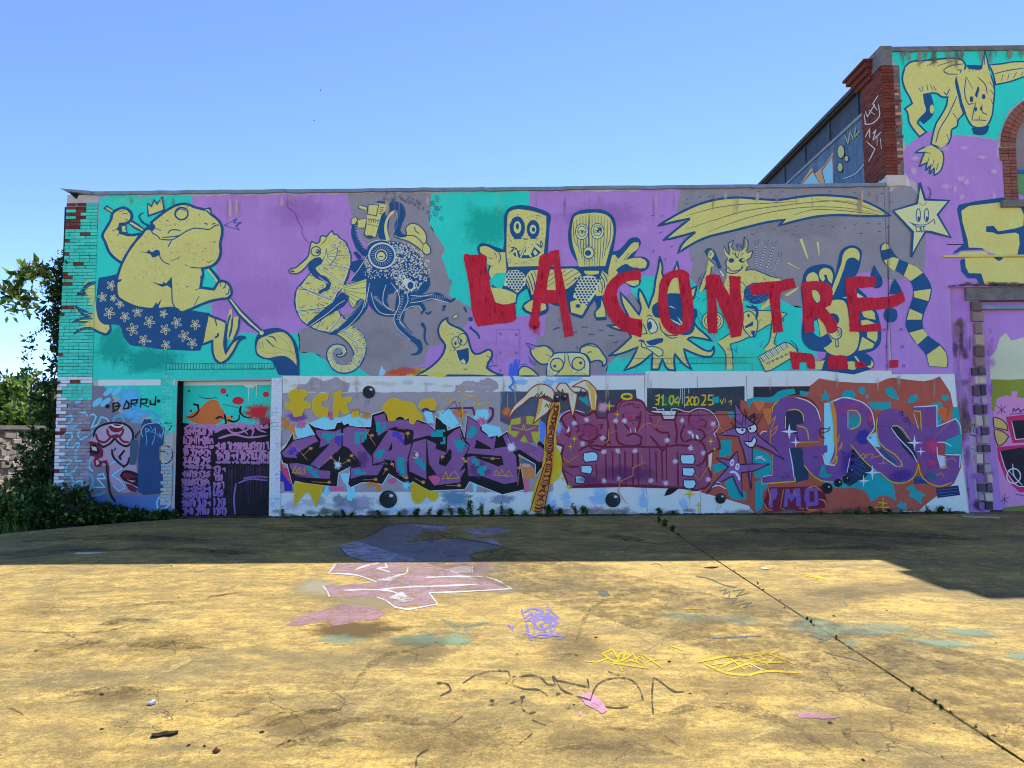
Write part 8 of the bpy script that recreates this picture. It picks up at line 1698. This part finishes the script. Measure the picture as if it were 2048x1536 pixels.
# rough grass on the verge
r = random.Random(8); V = []; F = []; MI = []
for i in range(9000):
    x = r.uniform(-14.5, -8.6); y = r.uniform(-3.2, 5.5)
    if inside(x, y, [(-8.6, 5.5), (-8.7, -.2)] + [(q[0], q[1]) for q in le[2:]] + [(-8.6, -9)]) and y < 0 and x > -8.0: continue
    edge = -1.2 - (-8.4 - x) * .62
    if y < edge: continue
    if x > -8.8 and y > -.2: continue
    h = r.uniform(.08, .28); a_ = r.uniform(0, 6.283); w_ = .012; k = len(V); dx, dy = math.cos(a_), math.sin(a_)
    V += [(x - dx * w_, y - dy * w_, -.14), (x + dx * w_, y + dy * w_, -.14), (x + dy * h * .4, y + dx * h * .4, h - .1)]; F.append((k, k + 1, k + 2)); MI.append(r.choices(range(4), (.2, .45, .3, .05))[0])
mesh_obj('grass', V, F, LV, None, MI, kind='stuff', label='rough grass on the verge left of the slab')
# ------------------------------------------------------------------ litter
def scrap(name, label, px, py, outline, th, mt, rz, cat):
    g = on_ground((px, py)); n = len(outline); r = random.Random(px); V = [(x, y, th * r.uniform(.4, 1.6)) for x, y in outline] + [(x * .97, y * .97, .001) for x, y in outline] + [(0, 0, th * 1.8)]
    F = [[i, (i + 1) % n, 2 * n] for i in range(n)] + [[(i + 1) % n, i, n + i, n + (i + 1) % n] for i in range(n)]
    o = mesh_obj(name, V, F, [mt], None, label=label, category=cat); o.location = (g[0], g[1], .003); o.rotation_euler.z = rz; return o
M_PAPER = simple('white_paper', 'c8ccd0', 'dfe2e4', 6, .7); M_BROWNB = simple('dark_bark_scrap', '2a2018', '453628', 20, .9, .8, .02)
scrap('paper_strip', 'white paper strip lying in the shade at the left', 176, 1107, [(-.17, -.03), (0, -.05), (.17, -.02), (.18, .03), (0, .02), (-.16, .05)], .006, M_PAPER, .1, 'paper')
scrap('bark_scrap', 'dark ragged bark scrap on the near left concrete', 331, 1470, [(-.11, -.04), (-.06, -.05), (0, -.03), (.06, -.045), (.11, -.01), (.10, .03), (.04, .02), (0, .04), (-.06, .02), (-.12, .02)], .010, M_BROWNB, .25, 'bark').scale = (.58, .58, .8)
scrap('crumpled_paper', 'tiny crumpled white paper on the left concrete', 304, 1408, [(-.02, -.018), (.01, -.022), (.024, 0), (.008, .02), (-.018, .016)], .014, M_PAPER, 0, 'paper')
scrap('brick_chip', 'small red brick chip near the bottom left', 433, 1504, [(-.018, -.01), (.014, -.014), (.02, .008), (-.01, .014)], .012, M_RED[0], 0, 'brick chip')
scrap('paper_scrap', 'small white scrap left of the yellow dashes', 1529, 1138, [(-.05, -.03), (.03, -.04), (.05, .02), (-.02, .04)], .006, M_PAPER, .3, 'paper')
scrap('dark_leaf', 'dark dry leaf near the sunlit middle of the slab', 1422, 1136, [(-.09, 0), (0, -.03), (.09, 0), (0, .03)], .008, M_BROWNB, .1, 'leaf')
MB().box(-.28, .28, -.02, .02, .0, .03).build('timber_strip', [simple('pale_timber', 'a09484', 'b8ac9c', 20, vscale=(.2, 1, 1))], None, label='pale timber strip at the foot of the recessed bay', category='timber')
ts = bpy.data.objects['timber_strip']; g = on_ground((1962, 1036)); ts.location = (g[0], g[1], .004); ts.rotation_euler.z = -.35
rp = random.Random(66)
pb = []
for i in range(46): pb.append(on_ground((rp.uniform(0, 2048), rp.uniform(1060, 1530))))
mb = MB()
for x, y in pb:
    s = rp.uniform(.006, .018); mb.add([(x + s * math.cos(k * 1.05) * rp.uniform(.6, 1.2), y + s * math.sin(k * 1.05) * rp.uniform(.6, 1.2), .001) for k in range(6)] + [(x, y, s * .7)], [(k, (k + 1) % 6, 6) for k in range(6)])
mb.build('grit', [M_BROWNB], None, kind='stuff', label='scattered dark grit on the concrete yard')

# two birds far up over the roof
for (px, py, dist, lab) in ((641, 181, 34, 'upper of two tiny dark birds in the blue sky'), (628, 241, 36, 'lower of two tiny dark birds in the blue sky')):
    v_ = ray(px, py).normalized(); p_ = CAM_P + v_ * dist
    root = empty('bird', tuple(p_), label=lab, category='bird', group='birds in the sky'); root.rotation_euler.z = .5; root.scale = (.45, .45, .45)
    MB().tube([(-.09, 0, 0), (-.05, 0, .004), (0, 0, .008), (.05, 0, .006), (.1, 0, .0)], [.004, .018, .024, .015, .004], 8).build('body', [M_BROWNB], root)
    for sy in (-1, 1): mesh_obj('wing', [(.03, 0, .01), (-.03, 0, .012), (-.02, sy * .1, .05), (.02, sy * .1, .045), (-.03, sy * .2, .03), (.03, 0, .004), (-.03, 0, .004)], [(0, 1, 2, 3), (3, 2, 4), (0, 3, 5), (1, 6, 2)], [M_BROWNB], root)
